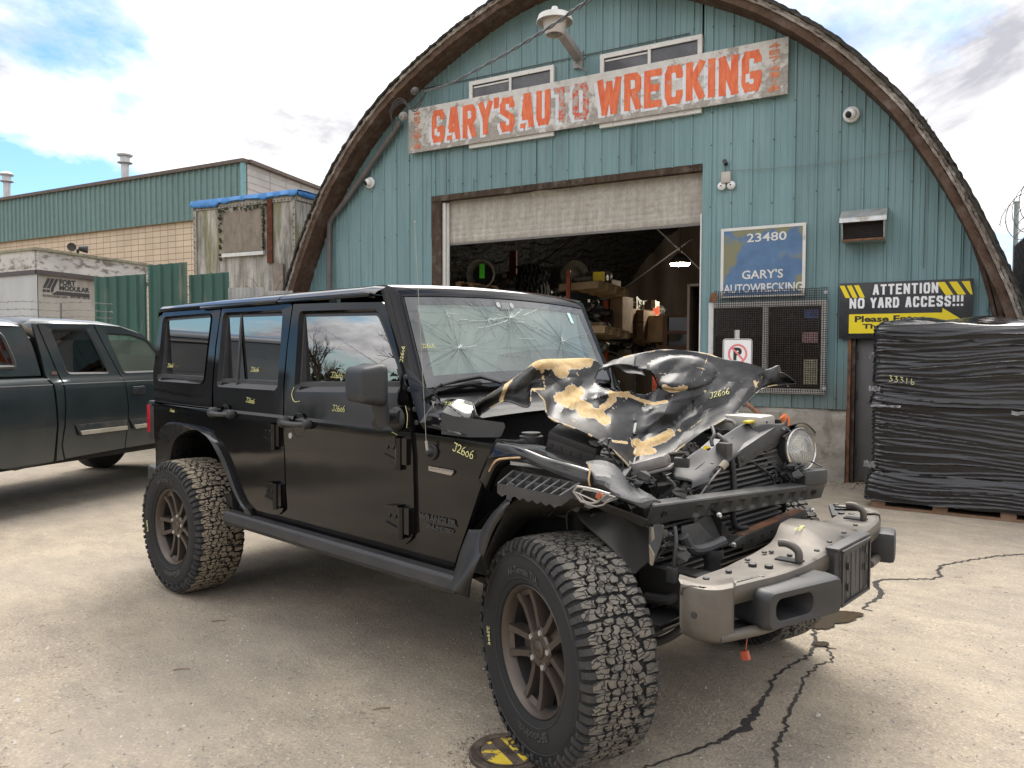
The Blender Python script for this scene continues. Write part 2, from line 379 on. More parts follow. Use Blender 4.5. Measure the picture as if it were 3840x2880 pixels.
# teal siding
def teal_mat():
    m, nt, b, o = newmat('teal_siding')
    st_ = noi(nt, vmul(nt, o, (1.0, 1.0, 0.12)), 5.0, 6, 0.65)
    c = ramp(nt, st_, [(0.3, (0.140, 0.238, 0.252)), (0.7, (0.188, 0.300, 0.312))])
    dn = noi(nt, vmul(nt, o, (6.0, 6.0, 0.35)), 2.2, 8, 0.7)
    c = mixc(nt, ramp(nt, dn, [(0.52, 0.0), (0.78, 0.55)]), c, (0.10, 0.13, 0.12))
    sp = nt.nodes.new('ShaderNodeSeparateXYZ'); nt.links.new(o, sp.inputs[0])
    blot = noi(nt, o, 1.1, 7, 0.65)
    c = mixc(nt, ramp(nt, blot, [(0.5, 0.0), (0.75, 0.35)]), c, (0.23, 0.33, 0.32))
    rust = ramp(nt, noi(nt, vadd(nt, vmul(nt, o, (3, 3, .8)), (5, 2, 1)), 2.5, 8, 0.75), [(0.66, 0.0), (0.75, 0.6)])
    c = mixc(nt, rust, c, (0.16, 0.12, 0.08))
    _bt = (lambda *a: None)(0, 0) #
    c = mixc(nt, mth(nt, 'MULTIPLY', ramp(nt, mth(nt, 'DIVIDE', mth(nt, 'ADD', sp.outputs[2], mth(nt, 'MULTIPLY', noi(nt, vmul(nt, o, (4, 4, .6)), 2.0, 6, .7), .8)), 3.0), [(0.44, 1.0), (0.56, 0.0)]), .38), c, (0.17, 0.155, 0.125))
    pan = nt.nodes.new('ShaderNodeTexWhiteNoise'); pan.noise_dimensions = '1D'; nt.links.new(mth(nt, 'FLOOR', mth(nt, 'MULTIPLY', mth(nt, 'ADD', mth(nt, 'MULTIPLY', sp.outputs[0], .977), mth(nt, 'MULTIPLY', sp.outputs[1], .212)), 1.36)), pan.inputs['W'])
    c = mixc(nt, 1.0, c, ramp(nt, pan.outputs[0], [(0.0, .88), (1.0, 1.10)]), 'MULTIPLY')
    setn(nt, b, 'Base Color', c); b.inputs['Roughness'].default_value = 0.5; b.inputs['Specular IOR Level'].default_value = 0.35
    bump(nt, b, noi(nt, vmul(nt, o, (2, 2, .5)), 1.6, 3, 0.5), 0.25, 0.02); return m
M_teal = teal_mat()
PER = 0.245
prof_ = [(0.0, 0.0), (.006, .018), (.026, .018), (.034, 0.0), (.078, 0.0), (.084, .005), (.098, .005), (.104, 0.0), (.158, 0.0), (.164, .005), (.178, .005), (.184, 0.0)]
us = []
k0 = int(math.floor(-9.2/PER))-1
for k in range(k0, 9):
    for a, h_ in prof_: us.append((k*PER+a+.03, h_))
DOOR = (-5.90, -1.775, 3.81); WIN = (-1.60, -0.36, 1.06, 2.03)
for ue in (DOOR[0], DOOR[1], WIN[0], WIN[1], -0.06, 1.02, UC-5.4, UC+5.40): us.append((ue, 0.0))
us = sorted(set(us)); us = [q for q in us if UC-5.4 <= q[0] <= UC+5.4]
g = MB()
def holes(u):
    hs = []
    if DOOR[0] < u < DOOR[1]: hs.append((0, DOOR[2]))
    elif u < DOOR[0]: hs.append((-1, 0.80))
    elif u < -.06: hs.append((-1, 0.83))
    elif u < 1.02: hs.append((-1, 1.72))
    else: hs.append((-1, 0.05))
    if WIN[0] < u < WIN[1]: hs.append((WIN[2], WIN[3]))
    return hs
for (ua, ha), (ub, hb) in zip(us, us[1:]):
    if ub-ua < 1e-5: continue
    um = (ua+ub)/2; za, zb = arcz(ua)+.04, arcz(ub)+.04
    cuts = sorted(holes(um)); z0 = 0.0; ivs = []
    for lo, hi in cuts:
        if lo > z0: ivs.append((z0, lo))
        z0 = max(z0, hi)
    for lo, hi in ivs: g.add([F(ua, lo, ha), F(ub, lo, hb), F(ub, hi, hb), F(ua, hi, ha)], [(0, 1, 2, 3)])
    if za > z0+.01: g.add([F(ua, z0, ha), F(ub, z0, hb), F(ub, zb, hb), F(ua, za, ha)], [(0, 1, 2, 3)])
g.build('front_wall', M_teal, BL, smooth=20)
# screws, laps and sheet seams on the wall
scm = pm('screw_dark', (0.05, 0.06, 0.055), 0.6)
g = MB()
for k in range(k0+2, 8):
    u = k*PER+.05
    for z in (1.0, 1.95, 3.3, 3.98, 4.42, 5.42):
        if DOOR[0] < u < DOOR[1] and z < 3.9: continue
        if z > arcz(u)-.1: continue
        g.box(F(u+rng.uniform(-.006, .006), z+rng.uniform(-.05, .05), .012), (.018, .012, .018), FU, FN, UP)
g.box(F(-4.0, 5.43, .019), (4.1, .004, .014), FU, FN, UP)
for u, z0, z1 in ((-5.62, 3.83, 4.42), (-5.13, 3.83, 4.0), (-4.1, 3.83, 4.4), (-2.7, 3.9, 5.3), (0.67, 2.4, 4.0)): g.box(F(u, (z0+z1)/2, .02), (.006, .006, z1-z0), FU, FN, UP)
g.build('wall_screws', scm, BL, smooth=None, kind='stuff')
# weathered arch beam and roof edge
def wood(name, a, b2, grey=(0.30, 0.28, 0.26), gk=(0.45, 0.6), rough=0.85, sc_=(1, 1, 1)):
    m, nt, b, o = newmat(name)
    n = noi(nt, vmul(nt, o, sc_), 7, 8, 0.7, 1.2)
    c = ramp(nt, n, [(0.3, a), (0.7, b2)])
    k = ramp(nt, noi(nt, vadd(nt, o, (4, 5, 6)), 4.5, 8, 0.72), [(gk[0], 0.0), (gk[1], 1.0)])
    c = mixc(nt, k, c, grey)
    setn(nt, b, 'Base Color', c); b.inputs['Roughness'].default_value = rough; b.inputs['Specular IOR Level'].default_value = 0.2
    bump(nt, b, noi(nt, vmul(nt, o, sc_), 26, 8, 0.75, 0.8), 0.8, 0.02); return m
M_soffit = wood('weathered_beam_wood', (0.055, 0.034, 0.024), (0.135, 0.085, 0.060), (0.17, 0.135, 0.11), (0.50, 0.72))
M_grey = wood('grey_split_wood', (0.09, 0.07, 0.055), (0.30, 0.26, 0.22), (0.42, 0.38, 0.34), (0.5, 0.66))
M_tar = wood('tar_roofing', (0.022, 0.022, 0.018), (0.07, 0.065, 0.055), (0.12, 0.11, 0.10), (0.55, 0.72))
def band(g, r0, r1, o0, o1, jr=.012, jo=.01, mi=0, seed=0, i0=0, i1=None):
    rows = []
    for i in range(i0, len(ARC) if i1 is None else i1):
        p, n_ = ARC[i], AN[i]; q = Vector((i*.35, seed*3.1, 0))
        a = jr*noise.noise(q*1.3)+jr*.6*noise.noise(q*4); c_ = jo*noise.noise(q*1.1+Vector((9, 0, 0)))+jo*.6*noise.noise(q*5)
        qa = p+n_*(r0+a*.4); qb = p+n_*(r1+a)
        rows.append([F(qa[0], qa[1], o0), F(qa[0], qa[1], o1+c_), F(qb[0], qb[1], o1+c_*1.2), F(qb[0], qb[1], o0)])
    g.grid(rows, mi, closev=True)
# finer arc
ARC = crom(ARC, 3)
AN = []
for i in range(len(ARC)):
    t = ARC[min(i+1, len(ARC)-1)]-ARC[max(i-1, 0)]; t /= np.linalg.norm(t); AN.append(np.array([-t[1], t[0]]))
g = MB(); band(g, 0.0, .083, -.02, .36, .012, .01, seed=1); g.build('arch_beam', M_soffit, BL, smooth=30)
g = MB(); band(g, .086, .114, -.02, .385, .014, .02, seed=2); band(g, .118, .147, -.02, .37, .016, .025, seed=3); g.build('arch_laths', M_grey, BL, smooth=30)
g = MB(); band(g, .150, .178, -.02, .40, .012, .02, seed=4); band(g, .181, .198, -.02, .36, .014, .02, seed=5); g.build('roof_edge', M_tar, BL, smooth=30)
# splitting boards low on the right leg of the arch
nA = len(ARC)
g = MB()
for kk, (r0, r1, o1, sp) in enumerate(((-.10, -.065, .16, 0.0), (-.06, -.02, .24, 0.02)  )):
    rows = []
    for i in range(int(nA*.845), nA):
        t = (i-nA*.845)/(nA*.155); p, n_ = ARC[i], AN[i]; e = sp*t+(.13*max(0, 1-t*2.2) if r1 < 0 else 0)
        qa = p+n_*(r0+e); qb = p+n_*(r1+e)
        rows.append([F(*qa, 0.0), F(*qa, o1), F(*qb, o1), F(*qb, 0.0)])
    g.grid(rows, closev=True)
g.build('split_boards', M_soffit, BL, smooth=30)
# roof vault and inner liner
g = MB(); rows = []
for k in range(0, 14):
    off = .34-k*1.6
    rows.append([F(*(p+n_*(.190 if k else .186)), off) for p, n_ in zip(ARC[::3], AN[::3])])
g.grid(rows); g.build('roof', M_tar, BL, smooth=40)
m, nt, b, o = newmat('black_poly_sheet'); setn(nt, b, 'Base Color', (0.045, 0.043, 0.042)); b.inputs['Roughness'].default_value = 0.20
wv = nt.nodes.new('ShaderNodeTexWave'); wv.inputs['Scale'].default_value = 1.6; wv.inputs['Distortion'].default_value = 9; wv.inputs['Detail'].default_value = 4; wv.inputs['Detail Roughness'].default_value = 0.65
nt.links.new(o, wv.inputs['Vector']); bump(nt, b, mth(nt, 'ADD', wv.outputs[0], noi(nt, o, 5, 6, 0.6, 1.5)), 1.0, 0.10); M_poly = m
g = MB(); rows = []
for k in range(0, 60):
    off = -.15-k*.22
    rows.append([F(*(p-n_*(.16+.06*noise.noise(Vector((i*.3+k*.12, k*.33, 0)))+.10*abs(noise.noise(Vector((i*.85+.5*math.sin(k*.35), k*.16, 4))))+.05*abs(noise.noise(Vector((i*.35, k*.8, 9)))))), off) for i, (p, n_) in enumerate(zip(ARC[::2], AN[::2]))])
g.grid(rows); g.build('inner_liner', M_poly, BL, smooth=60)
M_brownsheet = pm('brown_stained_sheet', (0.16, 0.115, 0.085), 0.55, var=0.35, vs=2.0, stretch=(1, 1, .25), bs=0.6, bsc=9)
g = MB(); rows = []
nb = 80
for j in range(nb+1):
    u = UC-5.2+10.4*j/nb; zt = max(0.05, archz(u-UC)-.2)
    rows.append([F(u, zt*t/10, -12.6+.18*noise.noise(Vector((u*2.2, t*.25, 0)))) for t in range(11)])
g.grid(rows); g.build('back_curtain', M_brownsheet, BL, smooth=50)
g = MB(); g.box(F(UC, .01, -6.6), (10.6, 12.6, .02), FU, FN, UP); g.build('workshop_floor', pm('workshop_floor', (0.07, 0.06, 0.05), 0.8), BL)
# concrete footing
M_conc = pm('old_concrete', (0.30, 0.275, 0.235), 0.92, var=0.25, vs=3.5, col2=(0.13, 0.12, 0.09), c2=(0.52, 0.72), c2s=6.0, bs=1.0, bsc=14)
def footing(u0, u1, z1, name='concrete_footing'):
    g = MB(); nu = max(4, int((u1-u0)/.05)); rows = []
    for j in range(nu+1):
        u = u0+(u1-u0)*j/nu
        col = [F(u, 0, -.3)] if 0 else []
        for t in range(15):
            z = z1*t/14; hgt = .02+.03*noise.noise(Vector((u*2.1, z*3, 1)))+.018*noise.noise(Vector((u*8, z*9, 2)))
            if t == 14: hgt = -.02
            if u > u1-.18 and z > z1-.3: hgt -= .03+.03*noise.noise(Vector((u*12, z*12, 7)))
            col.append(F(u, z, .03+hgt))
        rows.append(col)
    g.grid(rows); g.add([F(u0, 0, .03), F(u0, z1, .03), F(u0, z1, -.25), F(u0, 0, -.25), F(u1, 0, .03), F(u1, z1, .03), F(u1, z1, -.25), F(u1, 0, -.25)], [(0, 1, 2, 3), (4, 5, 6, 7), (1, 5, 6, 2)])
    g.build(name, M_conc, BL, smooth=40)
footing(-1.74, -.075, .835); footing(-9.05, -5.92, .82)
# roller door
m, nt, b, o = newmat('roller_door_dirty')
n = noi(nt, vmul(nt, o, (5, 5, .5)), 3.2, 8, 0.7); c = ramp(nt, n, [(0.33, (0.30, 0.27, 0.225)), (0.68, (0.47, 0.44, 0.385))])
c = mixc(nt, ramp(nt, noi(nt, vmul(nt, o, (1, 1, 1.2)), 14, 7, .75), [(0.45, 0.0), (0.65, 0.55)]), c, (0.22, 0.19, 0.155))
setn(nt, b, 'Base Color', c); b.inputs['Roughness'].default_value = 0.6
M_roll = m
g = MB(); rows = []
nz = 60
for i in range(49):
    u = -5.655+(5.655-1.785)*i/48; col = []
    for j in range(nz+1):
        z = 3.105+(3.87-3.105)*j/nz; ph = (z-3.105)/.088
        h_ = .006*abs(math.sin(math.pi*ph))**.4
        if z < 3.20: h_ = .012*math.sqrt(max(0, 1-((3.20-z)/.095)**2))
        tear = .06*math.exp(-((u+4.1)/.16)**2)*math.exp(-((z-3.74)/.05)**2)
        sag = -.012*math.sin(math.pi*(u+5.655)/3.87)
        col.append(F(u, z+sag*(1-(z-3.1)/.8), -.12+h_+tear))
    rows.append(col)
g.grid(rows); g.build('roller_door', M_roll, BL, smooth=40)
g = MB(); g.box(F(-3.72, 3.095, -.125), (3.86, .035, .03), FU, FN, UP); g.build('door_bottom_bar', pm('bar_metal', (0.16, 0.15, 0.14), 0.5, 0.4), BL)
M_dwood = wood('dark_jamb_wood', (0.03, 0.02, 0.015), (0.10, 0.07, 0.05), (0.16, 0.14, 0.12), (0.5, 0.7), sc_=(1, 1, .2))
g = MB(); g.box(F(-5.815, 1.90, -.05), (.17, .10, 3.80), FU, FN, UP); g.box(F(-3.84, 3.775, -.045), (4.12, .11, .085), FU, FN, UP)
g.build('door_surround', M_dwood, BL); g = MB(); g.box(F(-1.755, 1.9, -.07), (.04, .10, 3.8), FU, FN, UP); g.build('right_jamb', M_dwood, BL)
M_white = pm('chipped_white_paint', (0.62, 0.61, 0.58), 0.55, var=0.08, col2=(0.30, 0.27, 0.24), c2=(0.62, 0.7), c2s=14)
g = MB(); g.box(F(-5.70, 1.85, -.06), (.05, .05, 3.72), FU, FN, UP); g.box(F(-5.655, 1.85, -.085), (.03, .03, 3.72), FU, FN, UP)
g.build('door_track', M_white, BL); g = MB(); g.box(F(-1.782, 1.6, .001), (.016, .03, 3.2), FU, FN, UP); g.build('door_edge_strip', M_white, BL)
# personnel door
g = MB(); g.box(F(.46, .86, -.09), (.90, .045, 1.66), FU, FN, UP, bev=.004); pd = g.build('personnel_door', pm('grey_painted_steel', (0.115, 0.112, 0.110), 0.5, 0.1, var=0.25, vs=3, col2=(0.17, 0.10, 0.06), c2=(0.62, 0.8), c2s=3, stretch=(1, 1, .4)), BL)
M_hr = pm('hinge_rust', (0.07, 0.05, 0.04), 0.7)
for z in (.35, 1.0, 1.45): g = MB(); g.box(F(.02, z, -.062), (.03, .012, .10), FU, FN, UP); g.build('hinge', M_hr, pd)
M_rust = pm('rusty_steel', (0.17, 0.075, 0.035), 0.8, var=0.4, vs=9, col2=(0.07, 0.04, 0.03), c2s=9, bs=.3)
g = MB(); g.box(F(-.052, .86, 0.005), (.035, .06, 1.72), FU, FN, UP); g.build('door_jamb', M_rust, BL); g = MB(); g.box(F(.94, .86, 0.0), (.04, .08, 1.72), FU, FN, UP); g.build('door_jamb', M_rust, BL)
g = MB(); g.box(F(-.012, .86, -.04), (.04, .10, 1.72), FU, FN, UP); g.build('door_stop', M_dwood, BL)
# two long gable windows
M_pane = pm('dusty_dark_glass', (0.045, 0.045, 0.055), 0.08, var=0.2, spec=0.6, dust=.25, dustc=(.25, .25, .26), dscale=2)
for (u0, u1) in ((-5.19, -3.82), (-3.14, -1.785)):
    z0, z1 = 4.425, 5.378
    g = MB(); t = .055
    for (a, b_, c_, d_) in ((u0, u1, z1-t, z1), (u0, u1, z0, z0+t), (u0, u0+t, z0+t, z1-t), (u1-t, u1, z0+t, z1-t), ((u0+u1)/2-.02, (u0+u1)/2+.02, z0+t, z1-t)):
        g.box(F((a+b_)/2, (c_+d_)/2, .035), (b_-a, .05, d_-c_), FU, FN, UP)
    fr = g.build('gable_window', M_white, BL, bevel=.004)
    g = MB(); g.box(F((u0+u1)/2, (z0+z1)/2, .026), (u1-u0-.08, .012, z1-z0-.08), FU, FN, UP); g.build('pane', M_pane, fr)
    g = MB(); g.box(F(u0+.36, z1-.09, .036), (.58, .014, .02), FU, FN, UP); g.build('sash', M_white, fr)
# office window with its frame and dim room
M_room = pm('wood_panelling', (0.075, 0.05, 0.035), 0.6, var=0.3, vs=3, stretch=(5, 5, .3))
g = MB(); u0, u1, z0, z1 = WIN
g.box(F((u0+u1)/2, (z0+z1)/2, -.95), (u1-u0+.8, .03, 1.6), FU, FN, UP)
for uu in (u0-.35, u1+.35): g.box(F(uu, (z0+z1)/2, -.5), (.03, .9, 1.6), FU, FN, UP)
g.box(F((u0+u1)/2, z1+.3, -.5), (u1-u0+.7, .9, .03), FU, FN, UP); g.box(F((u0+u1)/2, z0-.3, -.5), (u1-u0+.7, .9, .03), FU, FN, UP)
g.build('office_room', M_room, BL)
g = MB(); t = .06
for (a, b_, c_, d_) in ((u0-t, u1+t, z1, z1+t), (u0-t, u1+t, z0-t, z0), (u0-t, u0, z0, z1), (u1, u1+t, z0, z1), ((u0+u1)/2-.03, (u0+u1)/2+.03, z0, z1)):
    g.box(F((a+b_)/2, (c_+d_)/2, .03), (b_-a, .05, d_-c_), FU, FN, UP)
fr = g.build('office_window', M_white, BL, bevel=.004)
g = MB(); g.box(F((u0+u1)/2, (z0+z1)/2, .0), (u1-u0, .006, z1-z0), FU, FN, UP); g.build('pane', glass('office_glass', (.62, .62, .60), .02, 1.35), fr)
g = MB(); g.box(F(-.47, 1.93, .008), (.15, .003, .10), FU, FN, UP); g.build('blue_notice', pm('blue_notice', (0.08, 0.12, 0.30), .5, var=.6, vs=40), fr)
g = MB(); g.box(F(-.48, 1.66, .008), (.17, .003, .12), FU, FN, UP); g.build('red_notice', pm('red_notice', (0.42, 0.25, 0.24), .5, var=.5, vs=40), fr)
g = MB(); g.box(F(-.47, 1.26, .008), (.15, .003, .30), FU, FN, UP); g.build('paper_notice', pm('paper_notice', (0.42, 0.40, 0.26), .6, var=.4, vs=30), fr)
# ================================================================ SIGNS AND FITTINGS ON THE FACADE
def fit_text(g, txt, O, X, Y, u0, u1, z0, z1, bold=.02, depth=0.0, mi=0, res=3, shear=0.0, flip=False):
    """text squeezed into the box u0..u1 / z0..z1 measured along X, Y from O"""
    t = MB(); t.text(txt, (0, 0, 0), (1, 0, 0), (0, 1, 0), 1.0, depth=0, bold=bold, res=res)
    V = np.array(t.v); lo, hi = V.min(0), V.max(0)
    O = np.array(O, float); X = np.array(X, float); Y = np.array(Y, float); Z = np.cross(X, Y)
    a = (V[:, 0]-lo[0])/(hi[0]-lo[0]); b = (V[:, 1]-lo[1])/(hi[1]-lo[1])
    vs = [O+X*(u0+(u1-u0)*p+shear*q)+Y*(z0+(z1-z0)*q)+Z*depth for p, q in zip(a, b)]
    g.add(vs, t.f, mi)
# block capitals painted with a flat brush: centre lines in a unit box
BK_ = {'A': [[(0, 0), (.38, 1), (.62, 1), (1, 0)], [(.2, .28), (.8, .28)]], 'C': [[(1, .80), (1, .86), (.82, 1), (.18, 1), (0, .86), (0, .14), (.18, 0), (.82, 0), (1, .14), (1, .20)]],
 'D': [[(0, 0), (0, 1), (.7, 1), (1, .8), (1, .2), (.7, 0), (0, 0)]], 'E': [[(1, 1), (0, 1), (0, 0), (1, 0)], [(0, .52), (.8, .52)]], 'G': [[(1, .84), (1, .87), (.82, 1), (.18, 1), (0, .86), (0, .14), (.18, 0), (.82, 0), (1, .14), (1, .38), (.66, .38)]],
 'I': [[(.5, 0), (.5, 1)]], 'K': [[(0, 0), (0, 1)], [(1, 1), (.12, .42)], [(.34, .58), (1, 0)]], 'N': [[(0, 0), (0, 1), (1, 0), (1, 1)]], 'O': [[(.18, 0), (0, .14), (0, .86), (.18, 1), (.82, 1), (1, .86), (1, .14), (.82, 0), (.18, 0)]],
 'R': [[(0, 0), (0, 1), (.75, 1), (1, .88), (1, .6), (.75, .48), (0, .48)], [(.55, .48), (1, 0)]], 'S': [[(1, .83), (1, .87), (.82, 1), (.18, 1), (0, .86), (0, .64), (1, .36), (1, .14), (.82, 0), (.18, 0), (0, .13), (0, .17)]],
 'T': [[(0, 1), (1, 1)], [(.5, 1), (.5, 0)]], 'U': [[(0, 1), (0, .14), (.18, 0), (.82, 0), (1, .14), (1, 1)]], 'W': [[(0, 1), (.25, 0), (.5, .9), (.75, 0), (1, 1)]], 'Y': [[(0, 1), (.5, .45), (1, 1)], [(.5, .5), (.5, 0)]],
 "'": [[(.6, 1.06), (.35, .88)]], '!': [[(.5, 1), (.5, .50)], [(.5, .02), (.5, 0)]], '4': [[(.7, 0), (.7, 1), (0, .35), (1, .35)]], '6': [[(1, .85), (.8, 1), (.2, 1), (0, .85), (0, .15), (.2, 0), (.8, 0), (1, .15), (1, .42), (.8, .55), (0, .55)]],
 '7': [[(0, 1), (1, 1), (.4, 0)]], '5': [[(1, 1), (0, 1), (0, .55), (.8, .55), (1, .42), (1, .14), (.8, 0), (0, 0)]], '1': [[(.5, 0), (.5, 1)]], '8': [[(0, 0), (0, 1), (1, 1), (1, 0), (0, 0)], [(0, .5), (1, .5)]]}
def ribbon(g, P, w_, n, mi=0):
    P = [np.array(p, float) for p in P]; L = []; R_ = []; closed = np.linalg.norm(P[0]-P[-1]) < 1e-6
    for i in range(len(P)):
        a = P[i]-P[i-1] if i > 0 else (P[-1]-P[-2] if closed else P[1]-P[0]); b_ = P[i+1]-P[i] if i < len(P)-1 else (P[1]-P[0] if closed else P[i]-P[i-1])
        a = a/np.linalg.norm(a); b_ = b_/np.linalg.norm(b_); t = a+b_; t = t/(np.linalg.norm(t)+1e-9); s_ = np.cross(n, t); k = 1/max(.55, abs(np.dot(np.cross(n, a), s_)))
        L.append(P[i]+s_*w_/2*k); R_.append(P[i]-s_*w_/2*k)
    g.grid([L, R_], mi)
def block_char(g, ch, u0, u1, z0, z1, off, w_, org=None, X=None, k=0):
    X = FU if X is None else X; n = np.cross(X, UP); base = (lambda u, z, o_: F(u, z, o_)) if org is None else (lambda u, z, o_: org+X*u+UP*z+n*o_)
    h = w_/2; i = 0
    if ch in "I1!'": u0, u1 = (u0+u1)/2-1e-4-h, (u0+u1)/2+1e-4+h
    for st0 in BK_[ch]:
        pts = [np.array([h+(u1-u0-2*h)*a+u0, z0+h+(z1-z0-2*h)*b_]) for a, b_ in st0]
        runs = [[pts[0]]]
        for q in range(1, len(pts)):
            runs[-1].append(pts[q])
            if q < len(pts)-1:
                a = pts[q]-pts[q-1]; b_ = pts[q+1]-pts[q]; cs = np.dot(a, b_)/(np.linalg.norm(a)*np.linalg.norm(b_)+1e-9)
                if cs < .55: runs.append([pts[q]])
        for r_ in runs:
            r_ = [p.copy() for p in r_]
            for e_, f_ in ((0, 1), (-1, -2)):
                d = r_[e_]-r_[f_]; d = d/(np.linalg.norm(d)+1e-9); r_[e_] = r_[e_]+d*h*.92
            ribbon(g, [base(p[0], p[1], off+.0004*i) for p in r_], w_, n); i += 1
def block_word(g, t_, a, b_, z0, z1, off, w_, gap=.20, wob=0.0):
    wts = {'I': .42, '1': .42, '!': .40, 'W': 1.45, "'": .20}; W_ = [wts.get(c, 1.0) for c in t_]; tot = sum(W_)+gap*(len(t_)-1); k = (b_-a)/tot; x = a
    for ch, ww in zip(t_, W_):
        dz = rng.uniform(-wob, wob); block_char(g, ch, x, x+ww*k, z0+dz, z1+dz, off, w_); x += (ww+gap)*k
def fpx(px, py): return fc(px, py)
# --- long painted sign
m, nt, b, o = newmat('peeling_white_board')
k1 = noi(nt, o, 3.2, 9, 0.72); k2 = noi(nt, vadd(nt, o, (3, 3, 3)), 11, 8, 0.7)
sp = nt.nodes.new('ShaderNodeSeparateXYZ'); nt.links.new(o, sp.inputs[0])
c = ramp(nt, k2, [(0.3, (0.48, 0.47, 0.44)), (0.7, (0.62, 0.61, 0.58))])
low = mth(nt, 'MULTIPLY', mth(nt, 'SUBTRACT', .40, sp.outputs[2]), .22)
c = mixc(nt, ramp(nt, mth(nt, 'ADD', k1, low), [(0.50, 0.0), (0.56, 0.9)]), c, ramp(nt, noi(nt, o, 30, 4, .6), [(0.3, (0.22, 0.195, 0.165)), (0.7, (0.36, 0.33, 0.29))]))
c = mixc(nt, ramp(nt, noi(nt, vadd(nt, o, (8, 1, 2)), 6, 8, .75), [(0.63, 0.0), (0.7, 0.7)]), c, (0.20, 0.12, 0.09))
setn(nt, b, 'Base Color', c); b.inputs['Roughness'].default_value = 0.7; M_board = m
def peel(name, col, col2, back=(0.40, 0.37, 0.33), p=(0.62, 0.66), sc_=9):
    m, nt, b, o = newmat(name)
    c = ramp(nt, noi(nt, vmul(nt, o, (5, 5, 1)), 5, 7, .7), [(0.35, col), (0.65, col2)])
    c = mixc(nt, ramp(nt, noi(nt, vadd(nt, o, (1, 6, 2)), sc_, 8, .75), [(p[0], 0.0), (p[1], 1.0)]), c, back)
    setn(nt, b, 'Base Color', c); b.inputs['Roughness'].default_value = 0.6; return m
M_red = peel('faded_orange_paint', (0.60, 0.085, 0.025), (0.74, 0.20, 0.075))
M_red2 = peel('old_red_paint', (0.50, 0.06, 0.03), (0.60, 0.10, 0.05), p=(0.47, 0.52), sc_=14)
M_blush = peel('pale_blue_outline', (0.56, 0.60, 0.64), (0.68, 0.70, 0.72), p=(0.55, 0.62))
su0, su1, sz0, sz1 = -6.262, -.763, 4.48, 5.13
SG = empty('long_sign', F((su0+su1)/2, sz0, .07), 'long peeling white board reading GARY\'S AUTO WRECKING in orange above the roller door', 'sign')
g = MB(); g.box(F((su0+su1)/2, (sz0+sz1)/2, .075), (su1-su0, .028, sz1-sz0), FU, FN, UP); g.build('board', M_board, SG)
g = MB(); gs = MB()
words = [("GARY'S", -5.83, -4.41), ("AU", -4.32, -3.85), ("WRECKING", -3.16, -1.06)]
O0 = F(0, 0, .0905)
def word(gm, t_, a, b_, z0=4.572, z1=5.045, mi=0, off=.0915, bold=.088):
    block_word(gm, t_, a, b_, z0, z1, off, bold, gap=.16, wob=.006)
for t_, a, b_ in words: g = MB(); word(g, t_, a, b_); g.build('painted_lettering', M_red, SG, smooth=None)
g = MB(); word(g, "TO", -3.80, -3.28); g.build('peeled_lettering', M_red2, SG, smooth=None, label='flaking dark red letters T and O in the middle of the sign')
for t_, a, b_ in words+[("TO", -3.80, -3.28)]:
    word(gs, t_, a-.045, b_-.045, 4.545, 5.02, off=.0905, bold=.096)
gs.build('letter_shadow', M_blush, SG, smooth=None)
M_num = peel('faded_number_paint', (0.50, 0.12, 0.05), (0.62, 0.25, 0.12), p=(0.52, 0.6), sc_=20)
for ucen in (-6.10, -.915):
    g = MB(); z = 5.09
    for ch in "467.4518":
        if ch == '.': g.box(F(ucen, z-.012, .0915), (.022, .002, .018), FU, FN, UP); z -= .030; continue
        block_char(g, ch, ucen-.062, ucen+.062, z-.066, z, .0915, .020); z -= .077
    g.build('phone_number', M_num, SG, smooth=None)
# --- blue sign
m, nt, b, o = newmat('blue_painted_ply')
sp = nt.nodes.new('ShaderNodeSeparateXYZ'); nt.links.new(o, sp.inputs[0])
n = noi(nt, vmul(nt, o, (1, 1, 1.0)), 2.6, 6, 0.55)
ab = mth(nt, 'ABSOLUTE', mth(nt, 'DIVIDE', sp.outputs[0], .50)); zb = mth(nt, 'ABSOLUTE', mth(nt, 'DIVIDE', mth(nt, 'SUBTRACT', sp.outputs[2], .40), .50))
edge = mth(nt, 'POWER', mth(nt, 'MAXIMUM', ab, zb), 4.0)
k = ramp(nt, mth(nt, 'ADD', n, mth(nt, 'MULTIPLY', edge, .30)), [(0.585, 0.0), (0.65, 1.0)])
c = mixc(nt, k, ramp(nt, noi(nt, o, 5, 7, .65), [(0.3, (0.055, 0.115, 0.22)), (0.7, (0.10, 0.19, 0.33))]), (0.19, 0.19, 0.105))
setn(nt, b, 'Base Color', c); b.inputs['Roughness'].default_value = 0.6
BS = empty('blue_sign', F(-1.03, 2.14, .03), 'faded blue board with white 23480 and hand painted lettering between roller door and vent', 'sign')
g = MB(); g.box(F(-1.031, 2.565, .035), (.985, .022, .84), FU, FN, UP); g.build('board', m, BS)
g = MB()
for (cu_, cz, w_, h_) in ((-1.031, 2.97, .985, .035), (-1.505, 2.565, .035, .775), (-.557, 2.565, .035, .775), (-1.031, 2.158, .985, .03)): g.box(F(cu_, cz, .0475), (w_, .004, h_), FU, FN, UP)
g.build('white_border', M_white, BS, smooth=None)
g = MB()
u_a, z_a = fc(2804, 911); u_b, z_b = fc(2953, 868); fit_text(g, "23480", F(0, 0, .048), FU, UP, u_a, u_b, z_a, z_b, .012); g.build('street_number', M_white, BS, smooth=None); g = MB()
u_a, z_a = fc(2786, 1049); u_b, z_b = fc(2940, 1008); fit_text(g, "GARY'S", F(0, 0, .048), FU, UP, u_a, u_b, z_a, z_b, .018); g.build('painted_lettering', M_white, BS, smooth=None); g = MB()
